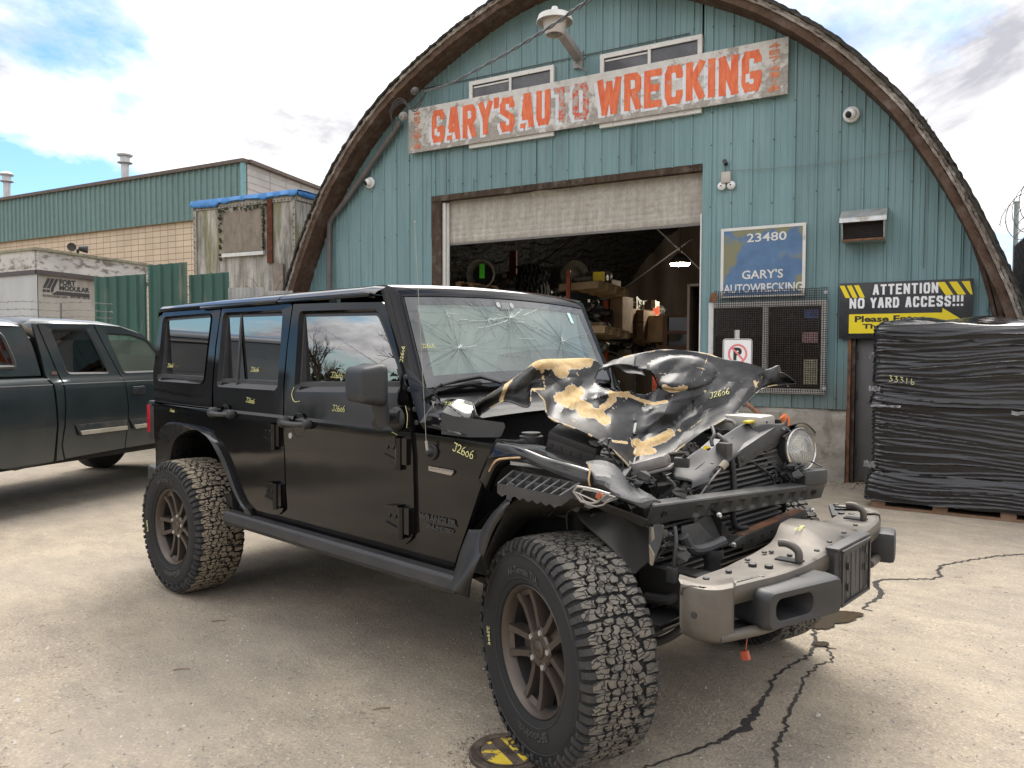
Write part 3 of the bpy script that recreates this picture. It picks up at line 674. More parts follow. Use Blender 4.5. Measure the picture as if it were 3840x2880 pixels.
u_a, z_a = fc(2717, 1101); u_b, z_b = fc(3012, 1057); fit_text(g, "AUTOWRECKING", F(0, 0, .048), FU, UP, u_a, u_b, z_a, z_b, .02)
g.build('painted_lettering', M_white, BS, smooth=None)
# --- attention sign
AT = empty('attention_sign', F(.487, 1.645, .05), 'black and yellow board reading ATTENTION NO YARD ACCESS behind the wrapped load', 'sign')
g = MB(); g.box(F(.487, 1.955, .055), (1.306, .012, .625), FU, FN, UP, bev=.002); g.build('board', pm('sign_black', (0.012, 0.013, 0.016), 0.35, var=.1, dust=.12, dustc=(.2, .2, .2)), AT)
M_yel = pm('sign_yellow', (0.80, 0.62, 0.01), 0.4, var=.04); M_wh = pm('sign_white', (0.80, 0.80, 0.80), 0.4, var=.03); M_blk = pm('sign_text_black', (0.015, 0.015, 0.016), 0.4)
g = MB(); of = .0625
u_a, z_a = fc(3273, 1100, of); u_b, z_b = fc(3519, 1062, of); block_word(g, "ATTENTION", u_a, u_b, 2.125, 2.24, of, .022, gap=.22)
u_a, z_a = fc(3186, 1152, of); u_b, z_b = fc(3613, 1110, of)
for w_, a, b_ in (("NO", 3186, 3242), ("YARD", 3264, 3372), ("ACCESS!!!", 3395, 3613)):
    block_word(g, w_, fc(a, 1130, of)[0], fc(b_, 1130, of)[0], 1.98, 2.095, of, .023, gap=.22)
g.build('white_lettering', M_wh, AT, smooth=None)
g = MB(); z0, z1 = 2.10, 2.24
for k in range(3):
    a = -.165+.075*k if k else -.165
    g.add([F(a, z1, of), F(a+.05, z1, of), F(a+.115, z0, of), F(a+(.065 if k else .065), z0, of)], [(0, 1, 2, 3)])
for k in range(3):
    a = .80+.115*k
    g.add([F(a, z1, of), F(a+.075, z1, of), F(min(a+.16, 1.135), z0, of), F(a+.085, z0, of)], [(0, 1, 2, 3)])
g.add([F(-.06, 1.70, of), F(.86, 1.70, of), F(.86, 1.915, of), F(-.06, 1.915, of)], [(0, 1, 2, 3)])
g.add([F(.86, 1.64, of), F(1.08, 1.81, of), F(.86, 1.965, of)], [(0, 1, 2)])
g.build('yellow_arrow_and_stripes', M_yel, AT, smooth=None)
g = MB(); fit_text(g, "Please Enter", F(0, 0, .0635), FU, UP, .0, .70, 1.825, 1.895, .035); fit_text(g, "Through", F(0, 0, .0635), FU, UP, .08, .52, 1.735, 1.805, .035)
g.build('black_lettering', M_blk, AT, smooth=None)
# --- steel mesh guard over the office window
M_mesh = pm('rusty_wire', (0.035, 0.026, 0.022), 0.7, .3, var=.4, vs=20)
ga, gb = fc(2679, 1085, .10)[0], fc(3109, 1075, .10)[0]; gz0, gz1 = fc(3050, 1475, .10)[1], fc(3050, 1078, .10)[1]
g = MB(); k = 0; u = ga
while u <= gb+.001:
    g.box(F(u, (gz0+gz1)/2, .105+.004*math.sin(k*2.1)), (.0062, .0055, gz1-gz0+rng.uniform(-.02, .02)), FU, FN, UP); u += .0262; k += 1
z = gz0
while z <= gz1+.001:
    g.box(F((ga+gb)/2, z, .109), (gb-ga, .0055, .0062), FU, FN, UP); z += .0262
MG = empty('window_guard', F((ga+gb)/2, gz0, .10), 'rusty welded wire mesh guard bolted over the office window', 'mesh guard')
g.build('wire_mesh', M_mesh, MG, kind='stuff', smooth=None)
M_galv = pm('galvanised', (0.42, 0.43, 0.42), 0.45, 0.6, var=.2, vs=8, col2=(.28, .26, .22), c2s=6)
for (uu, zz) in ((gb-.03, gz1-.06), (gb-.03, gz0+.06)):
    g = MB(); g.lathe([(0, 0), (0, .022), (.01, .022), (.01, .010), (.03, .010), (.03, 0)], F(uu, zz, .112), FN, 10); g.build('bolt', M_galv, MG)
g = MB(); g.prism([F(ga-.06, gz1-.12, .11), F(ga+.0, gz1-.15, .11), F(ga+.05, gz1-.09, .11), F(ga+.03, gz1-.02, .11), F(ga-.03, gz1-.02, .11)], FN*.01); g.build('rusty_bracket', M_rust, MG)
g = MB(); g.prism([F(-1.28, 2.0, -.35), F(-1.12, 1.62, -.35), F(-1.02, 1.60, -.35), F(-1.05, 1.8, -.35), F(-1.2, 2.0, -.35)], FN*.06); g.prism([F(-1.36, 1.78, -.36), F(-1.26, 2.0, -.36), F(-1.2, 1.6, -.36), F(-1.3, 1.56, -.36)], FN*.05)
ob = g.build('hanging_coat', pm('dark_cloth', (.012, .014, .025), .9)); tag(ob, 'dark coat hanging inside behind the office window', 'coat')
# --- vent hood
VH = empty('vent_hood', F(.07, 2.70, 0), 'galvanised vent hood with dark grille on the teal wall above the attention sign', 'vent')
g = MB(); a, b_ = -.13, .30
g.prism([F(a, 2.72, .02), F(a, 2.72, .24), F(a, 2.93, .30), F(a, 3.05, .16), F(a, 3.06, .02)], FU*.012)
g.prism([F(b_, 2.72, .02), F(b_, 2.72, .24), F(b_, 2.93, .30), F(b_, 3.05, .16), F(b_, 3.06, .02)], FU*-.012)
g.grid([[F(x, 2.91, .315), F(x, 2.96, .30), F(x, 3.045, .19), F(x, 3.07, .12), F(x, 3.07, .01)] for x in (a-.02, b_+.02)]); g.box(F(.085, 2.715, .13), (.43, .22, .01), FU, FN, UP)
g.build('hood', M_galv, VH, smooth=30)
g = MB(); g.box(F(.085, 2.82, .22), (.40, .01, .17), FU, FN, UP); g.build('dark_opening', pm('vent_dark', (.008, .008, .01), .9), VH)
g = MB()
for k in range(22): g.box(F(a+.015+k*.019, 2.82, .245+.006), (.0028, .003, .19), FU, FN, UP)
for k in range(10): g.box(F(.085, 2.735+k*.019, .252), (.41, .003, .0028), FU, FN, UP)
g.build('wire_grille', M_mesh, VH, smooth=None, kind='stuff')
g = MB(); g.box(F(.085, 2.722, .25), (.43, .02, .02), FU, FN, UP); g.box(F(.085, 2.915, .25), (.43, .02, .012), FU, FN, UP); g.build('grille_frame', M_rust, VH)
# --- dome cameras
M_camw = pm('camera_white', (0.72, 0.72, 0.71), 0.3, var=.03); M_camb = pm('camera_black', (0.01, 0.01, 0.012), 0.08)
for (px, py, lab) in ((3193, 430, 'white dome camera high on the teal wall right of the long sign'), (1388, 686, 'white dome camera low on the left part of the teal wall')):
    u, z = fc(px, py, .03); c_ = empty('dome_camera', F(u, z, .0), lab, 'camera', 'white dome cameras on the facade')
    g = MB(); g.lathe([(.018, 0), (.018, .088), (.045, .088), (.06, .075), (.062, 0)], F(u, z, .0), FN, 24); g.build('base', M_camw, c_)
    dr = FN*.8-FU*.45-UP*.35; dr /= np.linalg.norm(dr); cc = F(u, z, .07)
    g = MB(); g.lathe([(-.06, .0), (-.05, .035), (-.02, .062), (.01, .066), (.03, .058), (.045, .042), (.047, 0)], cc, dr, 24); g.build('eyeball', M_camw, c_)
    g = MB(); g.lathe([(.0475, 0), (.0475, .038), (.055, .034), (.056, 0)], cc, dr, 20); g.build('lens', M_camb, c_)
# --- alarm bell
u, z = fc(2727, 672); AB = empty('alarm_bell', F(u, z, 0), 'grey alarm box with twin round gongs beside the roller door', 'bell')
g = MB(); g.box(F(u, z+.01, .05), (.115, .06, .135), FU, FN, UP, bev=.012); g.build('box', pm('bell_box', (.42, .40, .36), .5, dust=.3), AB)
for s_ in (-1, 1):
    g = MB(); g.lathe([(.03, 0), (.03, .052), (.045, .05), (.062, .03), (.066, 0)], F(u+s_*.057, z-.085, .0), FN, 20); gg = g.build('gong', M_camw, AB)
    g = MB(); g.lathe([(.065, 0), (.065, .009), (.075, .008), (.076, 0)], F(u+s_*.057, z-.085, .0), FN, 10); g.build('nut', M_camb, gg)
g = MB(); u2, z2 = fc(2723, 617); g.lathe([(0, .02), (.03, .028), (.06, .02), (.08, .03), (.085, 0)], F(u2, z2, .0), FN+UP*.3, 12); g.tube([F(u2, z2-.02, .03), F(u, z+.06, .05)], .006, 6); g.build('lead_in', M_camb, AB)
g = MB(); A = F(*fc(2735, 642), .03); B_ = F(*fc(3470, 553), .05); pts = []
for i in range(25):
    t = i/24; pts.append(A*(1-t)+B_*t-UP*(.05*math.sin(math.pi*t)))
g.tube(pts, .0035, 5); ob = g.build('bell_wire', pm('thin_wire', (.18, .18, .17), .6)); tag(ob, 'thin slack wire running right from the alarm bell', 'wire')
# --- yard lamp
LO = 1.0
hc = onp(2080, 78, FO+FN*LO, FN); LP = empty('yard_lamp', F(*fc(2170, 215), .0), 'old dusk to dawn lamp with white brim on an arm above the long sign', 'lamp')
M_lampw = pm('lamp_enamel', (.60, .60, .58), .4, var=.08, dust=.25); M_lampg = pm('lamp_grey', (.30, .29, .28), .55, var=.15)
g = MB(); g.lathe([(.17, 0), (.165, .035), (.10, .055), (.085, .06), (.08, .12), (.055, .20), (-.02, .225), (-.025, .218), (.04, .19), (.05, .10), (.05, .09)], hc, UP, 32); g.build('brim', M_lampw, LP)
g = MB(); g.lathe([(.06, .155), (-.01, .15), (-.16, .115), (-.17, .11), (-.168, .10), (-.02, .13), (.05, .14)], hc, UP, 28); g.build('refractor', pm('refractor', (.50, .47, .44), .35, var=.1), LP)
g = MB(); g.lathe([(-.06, .10), (-.15, .10), (-.15, .05), (-.06, .04)], hc, UP, 20, cap=True); g.build('bulb_housing', M_lampg, LP)
base = F(*fc(2172, 218), .02); a_ = hc-UP*.02+(base-hc)*.12; dv = base-a_; L_ = np.linalg.norm(dv); dv /= L_; sv = np.cross(dv, UP); sv /= np.linalg.norm(sv); tv = np.cross(sv, dv)
g = MB(); g.box((a_+base)/2, (.11, L_, .10), sv, dv, tv, bev=.008); g.box(base+UP*-.03, (.13, .05, .22), FU, FN, UP); g.build('arm', M_lampg, LP)
g = MB(); g.tube([base-UP*.06+FN*.04, base-UP*.12+FN*.10, base-UP*.18+FN*.10+FU*.08, base-UP*.20+FN*.02+FU*.14], .011, 6); g.build('conduit', M_lampg, LP)
# --- service cable and insulators
g = MB(); A = F(*fc(1590, 345, .42), .42); pts = []; way = [(1590, 345, .42), (1640, 330, .75), (1700, 308, 1.1), (1800, 255, 1.7), (1900, 200, 2.3), (1990, 146, 2.8), (2080, 90, 3.3), (2150, 40, 3.7), (2225, -12, 4.1), (2400, -160, 5.0), (2700, -420, 6.2)]
P = [F(*fc(a, b_, c_), c_) for a, b_, c_ in way]; P = crom(P, 8)
for s_ in (0, 1):
    g.tube([p+np.array([math.sin(i*.8+s_*3.14)*.010, 0, math.cos(i*.8+s_*3.14)*.012]) for i, p in enumerate(P)], .0085, 6)
SC = empty('service_cable', P[0], 'twisted overhead service cable dropping to the left arch', 'cable'); g.build('twisted_pair', pm('cable_grey', (.10, .10, .10), .55, var=.3), SC)
g = MB(); q = F(*fc(1600, 343, .40), .40)
for k in range(3):
    rr_ = random.Random(k+5); e = F(*fc(1475+rr_.uniform(-10, 15), 470+k*12, .45), .45); m1 = F(*fc(1545+k*8, 408+k*4, .5), .5); m2 = F(*fc(1490+k*9, 372+k*7, .5), .5); m3 = F(*fc(1462+k*4, 420, .5), .5)
    g.tube(crom([q, m1, (m1+m2)/2+UP*(.05-.03*k), m2, m3, e], 6), .007, 5)
g.build('slack_loops', pm('cable_black', (.03, .03, .032), .5), SC)
for (px, py, rr_, lab) in ((1556, 338, .055, 'dark round insulator bolted to the arch above the phone number'), (1512, 432, .06, 'pale porcelain insulator under the arch left of the long sign')):
    p = F(*fc(px, py, .36), .36); g = MB(); g.lathe([(0, .02), (.0, rr_), (.03, rr_*1.05), (.045, rr_*.7), (.06, rr_*.95), (.08, rr_*.8), (.09, .01)], p-FN*.03, FN-UP*.5, 18); ob = g.build('insulator', M_lampg if rr_ > .058 else pm('insulator_dark', (.10, .095, .09), .4)); tag(ob, lab, 'insulator', 'porcelain insulators on the arch')
# --- conduit following the arch
g = MB(); pts = [F(*fc(x, y, .09), .09) for x, y in ((1234, 1190), (1235, 1080), (1235, 860), (1240, 830), (1256, 802), (1290, 760), (1469, 506), (1500, 455))]
g.tube(crom(pts, 4), .042, 10); ob = g.build('downpipe', pm('pipe_grey', (.115, .105, .10), .6, var=.25, vs=4)); tag(ob, 'dark grey pipe running down the wall beside the left arch', 'pipe')
# --- no parking sign on its post
dpt = 7.9
def AD(px, py, z): return CAM+ray(px, py)*z
A = AD(2711, 1270, dpt); B_ = AD(2821, 1268, dpt+.03); X = B_-A; X[2] = 0; w_ = np.linalg.norm(X); X /= w_; Nn = np.array([X[1], -X[0], 0]); cc = (A+B_)/2; cc[2] = A[2]
NP = empty('no_parking_sign', (cc[0], cc[1], 0), 'white no parking sign on a steel post in front of the window guard', 'sign')
def rrect(c, X, Y, w_, h_, r, n=6):
    out = []
    for sx, sy, a0 in ((1, 1, 0), (-1, 1, 90), (-1, -1, 180), (1, -1, 270)):
        for k in range(n+1):
            t = rad(a0+90*k/n); out.append(np.array(c)+np.array(X)*(sx*(w_/2-r)+r*math.cos(t))+np.array(Y)*(sy*(h_/2-r)+r*math.sin(t)))
    return out
hS = .46; c0 = cc-UP*hS/2
g = MB(); g.prism(rrect(c0, X, UP, w_, hS, .03), Nn*.004); g.build('plate', M_wh, NP)
g = MB()
def ring(g, c, X, Y, r0, r1, n=40, mi=0, a0=0, a1=360):
    rows = [[c+(X*math.cos(t)+Y*math.sin(t))*r0, c+(X*math.cos(t)+Y*math.sin(t))*r1] for t in [rad(a0+(a1-a0)*k/n) for k in range(n+1)]]
    g.grid(rows, mi)
outer = rrect(c0+Nn*.0055, X, UP, w_-.010, hS-.010, .026); inner = rrect(c0+Nn*.0055, X, UP, w_-.022, hS-.022, .020)
n_ = len(outer); g.add(outer+inner, [(i, (i+1) % n_, n_+(i+1) % n_, n_+i) for i in range(n_)])
pc = cc-UP*.155
fit_text(g, "P", pc+Nn*.0055, X, UP, -.045, .045, -.065, .065, .05)
ar = cc-UP*.30; g.add([ar+Nn*.0055+X*a+UP*b_ for a, b_ in ((-.10, .01), (.04, .01), (.04, .035), (.11, -.005), (.04, -.04), (.04, -.015), (-.10, -.015))], [(0, 1, 2, 3, 4, 5, 6)])
g.build('black_marks', M_blk, NP, smooth=None)
g = MB(); ring(g, pc+Nn*.006, X, UP, .082, .102); dd = (X*1-UP*1)/math.sqrt(2); dp = (X+UP)/math.sqrt(2)
g.add([pc+Nn*.0065-dd*.09+dp*.009, pc+Nn*.0065+dd*.09+dp*.009, pc+Nn*.0065+dd*.09-dp*.009, pc+Nn*.0065-dd*.09-dp*.009], [(0, 1, 2, 3)])
g.build('red_prohibition_ring', pm('faded_red', (.72, .20, .20), .5, var=.1), NP, smooth=None)
g = MB(); g.box((cc[0]-Nn[0]*.02, cc[1]-Nn[1]*.02, (cc[2]+.09)/2), (.045, .03, cc[2]+.09), X, Nn, UP); g.build('post', M_galv, NP)
# --- rusty rod and orange pipe behind the front of the wreck
g = MB(); a_, b_ = AD(2782, 1500, 7.5), AD(2880, 1578, 6.9); d_ = (b_-a_); g.tube([a_-d_*.2, a_, b_, b_+d_*.9], .022, 8); ob = g.build('rusty_bar', M_rust); tag(ob, 'rusty steel bar leaning from the sign post down behind the wreck', 'bar')
M_org = pm('orange_paint', (.62, .14, .03), .5, var=.12, dust=.2)
g = MB(); p_ = G(2950, 1600+330, 0); pt = AD(2948, 1560, 6.6); g.tube([(pt[0], pt[1], 0), (pt[0], pt[1], pt[2]-.06), tuple(pt-UP*.03), tuple(pt-_r*.03)], .034, 10); ob = g.build('orange_pipe', M_org); tag(ob, 'short orange pipe standing behind the loose headlight', 'pipe')
# ================================================================ BACKGROUND LEFT
def vplane(pa, pb):
    """vertical plane through two points; returns fn(px,py,off)->(a,z) and fn(a,z,off)->point"""
    A = np.array(pa, float).copy(); B_ = np.array(pb, float).copy(); A[2] = 0; B_[2] = 0; d = B_-A; L = np.linalg.norm(d); d /= L; n = np.array([d[1], -d[0], 0.0])
    def m_(px, py, off=0.0): q = onp(px, py, A+n*off, n); return float(np.dot(q-A, d)), float(q[2])
    def p_(a, z, off=0.0): return A+d*a+n*off+np.array([0, 0, z])
    return A, d, n, L, m_, p_
def corr(g, p_, a0, a1, z0, z1, per=.2, h_=.02, mode='rib', ztop=None, off=0.0):
    xs = []
    k = 0; a = a0
    shape = [(0, 0), (.1, 1), (.28, 1), (.38, 0)] if mode == 'rib' else [(t/8, math.sin(2*math.pi*t/8)) for t in range(8)]
    while a < a1:
        for s_, hh in shape:
            x = a+s_*per
            if x <= a1: xs.append((x, hh*h_))
        a += per
    xs.append((a1, 0)); rows = []
    for x, hh in xs: rows.append([p_(x, z0, hh+off), p_(x, (ztop(x) if ztop else z1), hh+off)])
    g.grid(rows)
# big green and tan block
A_, d_, n_, L_, bm_, bp_ = vplane((-37.44, 7.01, 0), (-22.94, 10.63, 0))
BB = empty('warehouse', bp_(L_/2, 0), 'long warehouse with green metal fascia over tan block wall beyond the trailers', 'building')
a0 = -14
M_gfas = pm('green_fascia', (0.125, 0.205, 0.195), 0.55, var=.10, vs=1.5, stretch=(1, 1, .3), dust=.2, dustc=(.10, .13, .11))
g = MB(); corr(g, bp_, a0, L_, 6.17, 7.92, .30, .05, off=.12); g.build('green_fascia', M_gfas, BB, smooth=None)
m, nt, b, o = newmat('tan_block')
br = nt.nodes.new('ShaderNodeTexBrick'); br.offset = 0.0; br.inputs['Scale'].default_value = 1.0; br.inputs['Brick Width'].default_value = .42; br.inputs['Row Height'].default_value = .22; br.inputs['Mortar Size'].default_value = .012
br.inputs['Color1'].default_value = (.58, .46, .34, 1); br.inputs['Color2'].default_value = (.52, .42, .31, 1); br.inputs['Mortar'].default_value = (.22, .15, .10, 1)
ang = math.atan2(d_[1], d_[0]); mp = nt.nodes.new('ShaderNodeMapping'); mp.inputs['Rotation'].default_value = (0, 0, -ang); nt.links.new(o, mp.inputs[0])
sx = nt.nodes.new('ShaderNodeSeparateXYZ'); nt.links.new(mp.outputs[0], sx.inputs[0]); cb = nt.nodes.new('ShaderNodeCombineXYZ'); nt.links.new(sx.outputs[0], cb.inputs[0]); nt.links.new(sx.outputs[2], cb.inputs[1])
nt.links.new(cb.outputs[0], br.inputs['Vector']); c = mixc(nt, 1.0, br.outputs[0], ramp(nt, noi(nt, o, .8, 6, .6), [(0.3, .88), (0.7, 1.08)]), 'MULTIPLY')
setn(nt, b, 'Base Color', c); b.inputs['Roughness'].default_value = .85
g = MB(); g.add([bp_(a0, 0), bp_(L_, 0), bp_(L_, 7.9), bp_(a0, 7.9)], [(0, 1, 2, 3)]); g.build('block_wall', m, BB, smooth=None)
e2 = AD(1206, 712, 31.0)-AD(927, 604.5, 26.4); e2[2] = 0; e2 /= np.linalg.norm(e2); cnr = bp_(L_, 0)
M_cblock = pm('pale_block', (.44, .42, .40), .9, var=.1, vs=1.2, dust=.3, dustc=(.3, .28, .25))
g = MB(); g.add([cnr, cnr+e2*14, cnr+e2*14+UP*7.9, cnr+UP*7.9], [(0, 1, 2, 3)]); g.build('side_wall', M_cblock, BB, smooth=None)
g = MB()
for k in range(1, 34): g.box(cnr+e2*7+UP*(k*.235)+np.array([e2[1], -e2[0], 0])*.004, (14, .01, .012), e2, (e2[1], -e2[0], 0), UP)
for k in range(1, 14):
    g.box(cnr+e2*(k*1.0+.3)+UP*6.9+np.array([e2[1], -e2[0], 0])*.004, (.02, .01, 2), e2, (e2[1], -e2[0], 0), UP)
g.build('mortar_lines', pm('mortar', (.30, .28, .26), .9), BB, smooth=None, kind='stuff')
M_cap = pm('roof_cap', (.10, .075, .06), .7, var=.3)
g = MB(); g.box(bp_((a0+L_)/2, 7.97, .05), (L_-a0+.1, .4, .12), d_, n_, UP); g.box(cnr+e2*7+UP*7.97, (14, .3, .12), e2, (e2[1], -e2[0], 0), UP); g.build('roof_cap', M_cap, BB)
g = MB(); g.add([bp_(a0, 7.9), bp_(L_, 7.9), cnr+e2*14+UP*7.9, bp_(a0, 7.9)+e2*14], [(0, 1, 2, 3)]); g.build('roof', M_tar, BB)
g = MB(); g.box(bp_(L_-.05, 7.0, .14), (.12, .14, 1.8), d_, n_, UP); g.build('corner_trim', pm('corner_trim', (.16, .32, .34), .5), BB)
M_flue = pm('flue_metal', (.55, .55, .56), .45, .3, var=.12, dust=.2)
for px, yb, yt, lab in ((470, 680, 575, 'white round flue with a louvred cap rising above the middle of the green fascia'), (27, 748, 650, 'white round flue at the far left end of the warehouse roof')):
    a, _z = bm_(px, yb, -1.2); p0 = bp_(a, 7.9, -1.2); dep = np.dot(p0-CAM, _f); hz = 1.479+(1320-yt)*dep/FPX
    FL = empty('roof_flue', p0, lab, 'flue', 'flues on the warehouse roof'); r_ = .15
    g = MB(); g.lathe([(0, r_), (hz-7.9-.45, r_)], p0, UP, 16); g.build('pipe', M_flue, FL)
    g = MB(); h0 = hz-7.9-.45; g.lathe([(h0-.05, r_), (h0, r_*1.9), (h0+.03, r_*1.9), (h0+.06, r_*1.2), (h0+.26, r_*1.2), (h0+.28, r_*1.9), (h0+.34, r_*2.0), (h0+.45, r_*.9), (h0+.46, 0)], p0, UP, 18); g.build('cap', M_flue, FL)
# old trailer with tarp
A_, d_, n_, L_, bm_, bp_ = vplane(AD(726, 763, 15.7), AD(1112, 716, 14.5)); H_ = 4.48
TR = empty('derelict_trailer', bp_(L_/2, 0), 'derelict mossy white trailer with a boarded window beside the workshop', 'trailer')
m, nt, b, o = newmat('mossy_white_paint')
vt = vmul(nt, o, (2.2, 2.2, .33))
n = noi(nt, vt, 2.6, 9, .72); c = ramp(nt, n, [(0.38, (.11, .10, .08)), (0.52, (.32, .30, .265)), (0.66, (.52, .50, .46))])
c = mixc(nt, ramp(nt, noi(nt, vadd(nt, vt, (4, 4, 4)), 1.3, 7, .65), [(0.515, 0.0), (0.64, .8)]), c, (.15, .155, .045))
c = mixc(nt, ramp(nt, noi(nt, vadd(nt, o, (2, 9, 4)), 9, 8, .8), [(0.6, 0.0), (0.66, .85)]), c, (.09, .08, .065))
setn(nt, b, 'Base Color', c); b.inputs['Roughness'].default_value = .8; bump(nt, b, noi(nt, o, 12, 6, .7), .4, .02); M_moss = m
g = MB(); dep_ = -9.0
g.add([bp_(0, .9), bp_(L_, .9), bp_(L_, H_), bp_(0, H_), bp_(0, .9, dep_), bp_(L_, .9, dep_), bp_(L_, H_, dep_), bp_(0, H_, dep_)], [(0, 1, 2, 3), (1, 5, 6, 2), (0, 3, 7, 4), (3, 2, 6, 7), (4, 7, 6, 5), (0, 4, 5, 1)])
g.build('body', M_moss, TR, smooth=None)
M_rivet = pm('edge_rail', (.28, .26, .22), .7, .2, var=.3, vs=12)
g = MB(); g.box(bp_(L_/2, H_-.10, .012), (L_, .02, .12), d_, n_, UP); g.box(bp_(.05, 2.6, .012), (.08, .02, 3.6), d_, n_, UP); g.box(bp_(L_-.05, 2.6, .012), (.05, .02, 3.6), d_, n_, UP)
g.box(bp_(L_+.012, H_-.10, -4.5), (9, .02, .12), n_, d_, UP); g.build('edge_rail', M_rivet, TR)
g = MB()
for k in range(30): g.box(bp_(.08+k*L_/31, H_-.13, .026), (.022, .012, .022), d_, n_, UP)
for k in range(24): g.box(bp_(.03, H_-.3-k*.12, .026), (.02, .012, .02), d_, n_, UP); g.box(bp_(L_-.06, H_-.3-k*.12, .026), (.02, .012, .02), d_, n_, UP)
g.build('rivets', M_cap, TR, smooth=None, kind='stuff')
wa, wz1 = bm_(842, 795); wb, _ = bm_(990, 790); _, wz0 = bm_(842, 952); _, wz1b = bm_(990, 783); _, wz0b = bm_(990, 937)
wz1 = (wz1+wz1b)/2; wz0 = (wz0+wz0b)/2
g = MB(); g.box(bp_((wa+wb)/2, (wz0+wz1)/2, .02), (wb-wa, .03, wz1-wz0), d_, n_, UP); bw = g.build('boarded_window', wood('old_plywood', (.17, .14, .11), (.30, .26, .21), (.16, .16, .08), (.55, .75), sc_=(1, 1, .3)), TR)
g = MB(); rr = random.Random(5)
for a0_, a1_, zz0, zz1 in ((wa-.10, wb+.10, wz1, wz1+.07), (wa-.10, wa-.05, wz0-.15, wz1+.05), (wb+.01, wb+.04, wz0, wz1)):
    for k in range(34):
        g.box(bp_(rr.uniform(a0_, a1_), rr.uniform(zz0, zz1), .04+rr.uniform(0, .03)), (rr.uniform(.02, .05), .02, rr.uniform(.02, .06)), d_, n_, UP)
g.build('mossy_frame', pm('dark_moss', (.035, .035, .015), .95, var=.5, vs=20), bw, kind='stuff')
g = MB(); g.box(bp_(wb+.17, (wz0+wz1)/2-.05, .03), (.13, .03, wz1-wz0+.4), d_, n_, UP); g.build('rusted_strip', wood('deep_rust', (.06, .02, .012), (.16, .06, .035), (.10, .08, .07), (.6, .75)), TR)
g = MB(); g.box(bp_((wa+wb)/2, wz0-.05, .04), (wb-wa+.05, .05, .07), d_, n_, UP); g.build('sill', M_white, TR)
g = MB(); g.box(bp_(L_-.42, 2.35, .05), (.24, .03, 1.6), d_, n_, UP); g.build('plank', wood('pinkish_plank', (.22, .17, .14), (.34, .28, .24), (.2, .18, .15)), TR)
M_tarp = pm('blue_tarp', (.04, .20, .50), .42, var=.3, vs=4, bs=1.0, bsc=9)
g = MB(); rows = []
for i in range(61):
    a = -.05+(L_+.1)*i/60; drop = .10+.14*noise.noise(Vector((a*1.1, 0, 3)))+.05*noise.noise(Vector((a*7, 0, 5))); drop = max(.04, drop)
    fl = .015+.03*noise.noise(Vector((a*6, 2, 0)))
    rows.append([bp_(a, H_+.02, -1.5), bp_(a, H_+.05+.02*noise.noise(Vector((a*5, 1, 1))), -.2), bp_(a, H_+.04, .03), bp_(a, H_-drop*.5, .05+fl), bp_(a, H_-drop+.02, .04+fl*.7)])
g.grid(rows); rows = []
for i in range(61):
    b_ = -9*i/60; rows.append([bp_(L_-1.5, H_+.03, b_), bp_(L_+.02, H_+.04, b_), bp_(L_+.05, H_-.06-.05*noise.noise(Vector((b_*2, 0, 9))), b_)])
g.grid(rows); ob = g.build('blue_tarp', M_tarp, smooth=50, solid=.006); tag(ob, 'crumpled blue tarpaulin draped over the roof edge of the derelict trailer', 'tarp')
# FORT MODULAR site office
A_, d_, n_, L_, cm_, cp_ = vplane(AD(140, 938, 16), AD(551, 997, 18.9)); H_ = 3.57
e_ = AD(0, 952, 16.7)-AD(140, 938, 16); e_[2] = 0; e_ /= np.linalg.norm(e_); nl = np.array([-e_[1], e_[0], 0])
if np.dot(nl, CAM-cp_(0, 0)) < 0: nl = -nl
CT = empty('site_office', cp_(0, 0), 'grimy white modular site office with black company logo behind the green truck', 'site office')
g = MB(); c_ = cp_(0, 0); W2 = 6.5
g.add([c_, cp_(L_, 0), cp_(L_, H_), c_+UP*H_], [(0, 1, 2, 3)]); g.add([c_, c_+e_*W2, c_+e_*W2+UP*H_, c_+UP*H_], [(0, 1, 2, 3)]); g.add([c_+UP*H_, cp_(L_, H_), cp_(L_, H_)+e_*W2, c_+e_*W2+UP*H_], [(0, 1, 2, 3)])
g.build('side_panel', pm('grimy_beige_panel', (.34, .32, .285), .75, var=.14, vs=1.3, stretch=(1, 1, .35), col2=(.16, .14, .12), c2=(.52, .75), c2s=1.6), CT, smooth=None)
M_grim = pm('streaked_white', (.46, .45, .42), .7, var=.18, vs=3, col2=(.16, .145, .12), c2=(.50, .62), c2s=6, stretch=(.6, .6, 1.4), bs=.4, bsc=20)
zb = 3.16
g = MB(); g.box(cp_(L_/2, (zb+H_)/2, .03), (L_+.06, .06, H_-zb), d_, n_, UP); g.box(c_+e_*(W2/2)+UP*((zb+H_)/2)+nl*.03, (W2, .06, H_-zb), e_, nl, UP); g.build('roof_fascia', M_grim, CT)
g = MB(); g.box(cp_(L_/2, zb-.045, .035), (L_+.07, .05, .09), d_, n_, UP); g.box(c_+e_*(W2/2)+UP*(zb-.045)+nl*.035, (W2, .05, .09), e_, nl, UP); g.build('dark_trim', pm('dark_trim', (.06, .05, .05), .6), CT)
g = MB(); g.box(cp_(L_/2, H_+.015, .0), (L_+.2, .22, .05), d_, n_, UP); g.box(c_+e_*(W2/2)+UP*(H_+.015), (W2, .2, .05), e_, nl, UP); g.build('mossy_roof_lip', pm('moss_lip', (.22, .21, .15), .9, var=.4, vs=8), CT)
def lp_(a, z, off=0.0): return c_+e_*a+nl*off+UP*z
g = MB(); corr(g, lp_, 0, W2, 0, zb-.08, .075, .012, 'sin', off=.02); g.build('corrugated_side', pm('galv_sheet', (.46, .47, .47), .5, .4, var=.1, vs=2, stretch=(1, 1, .3)), CT, smooth=60)
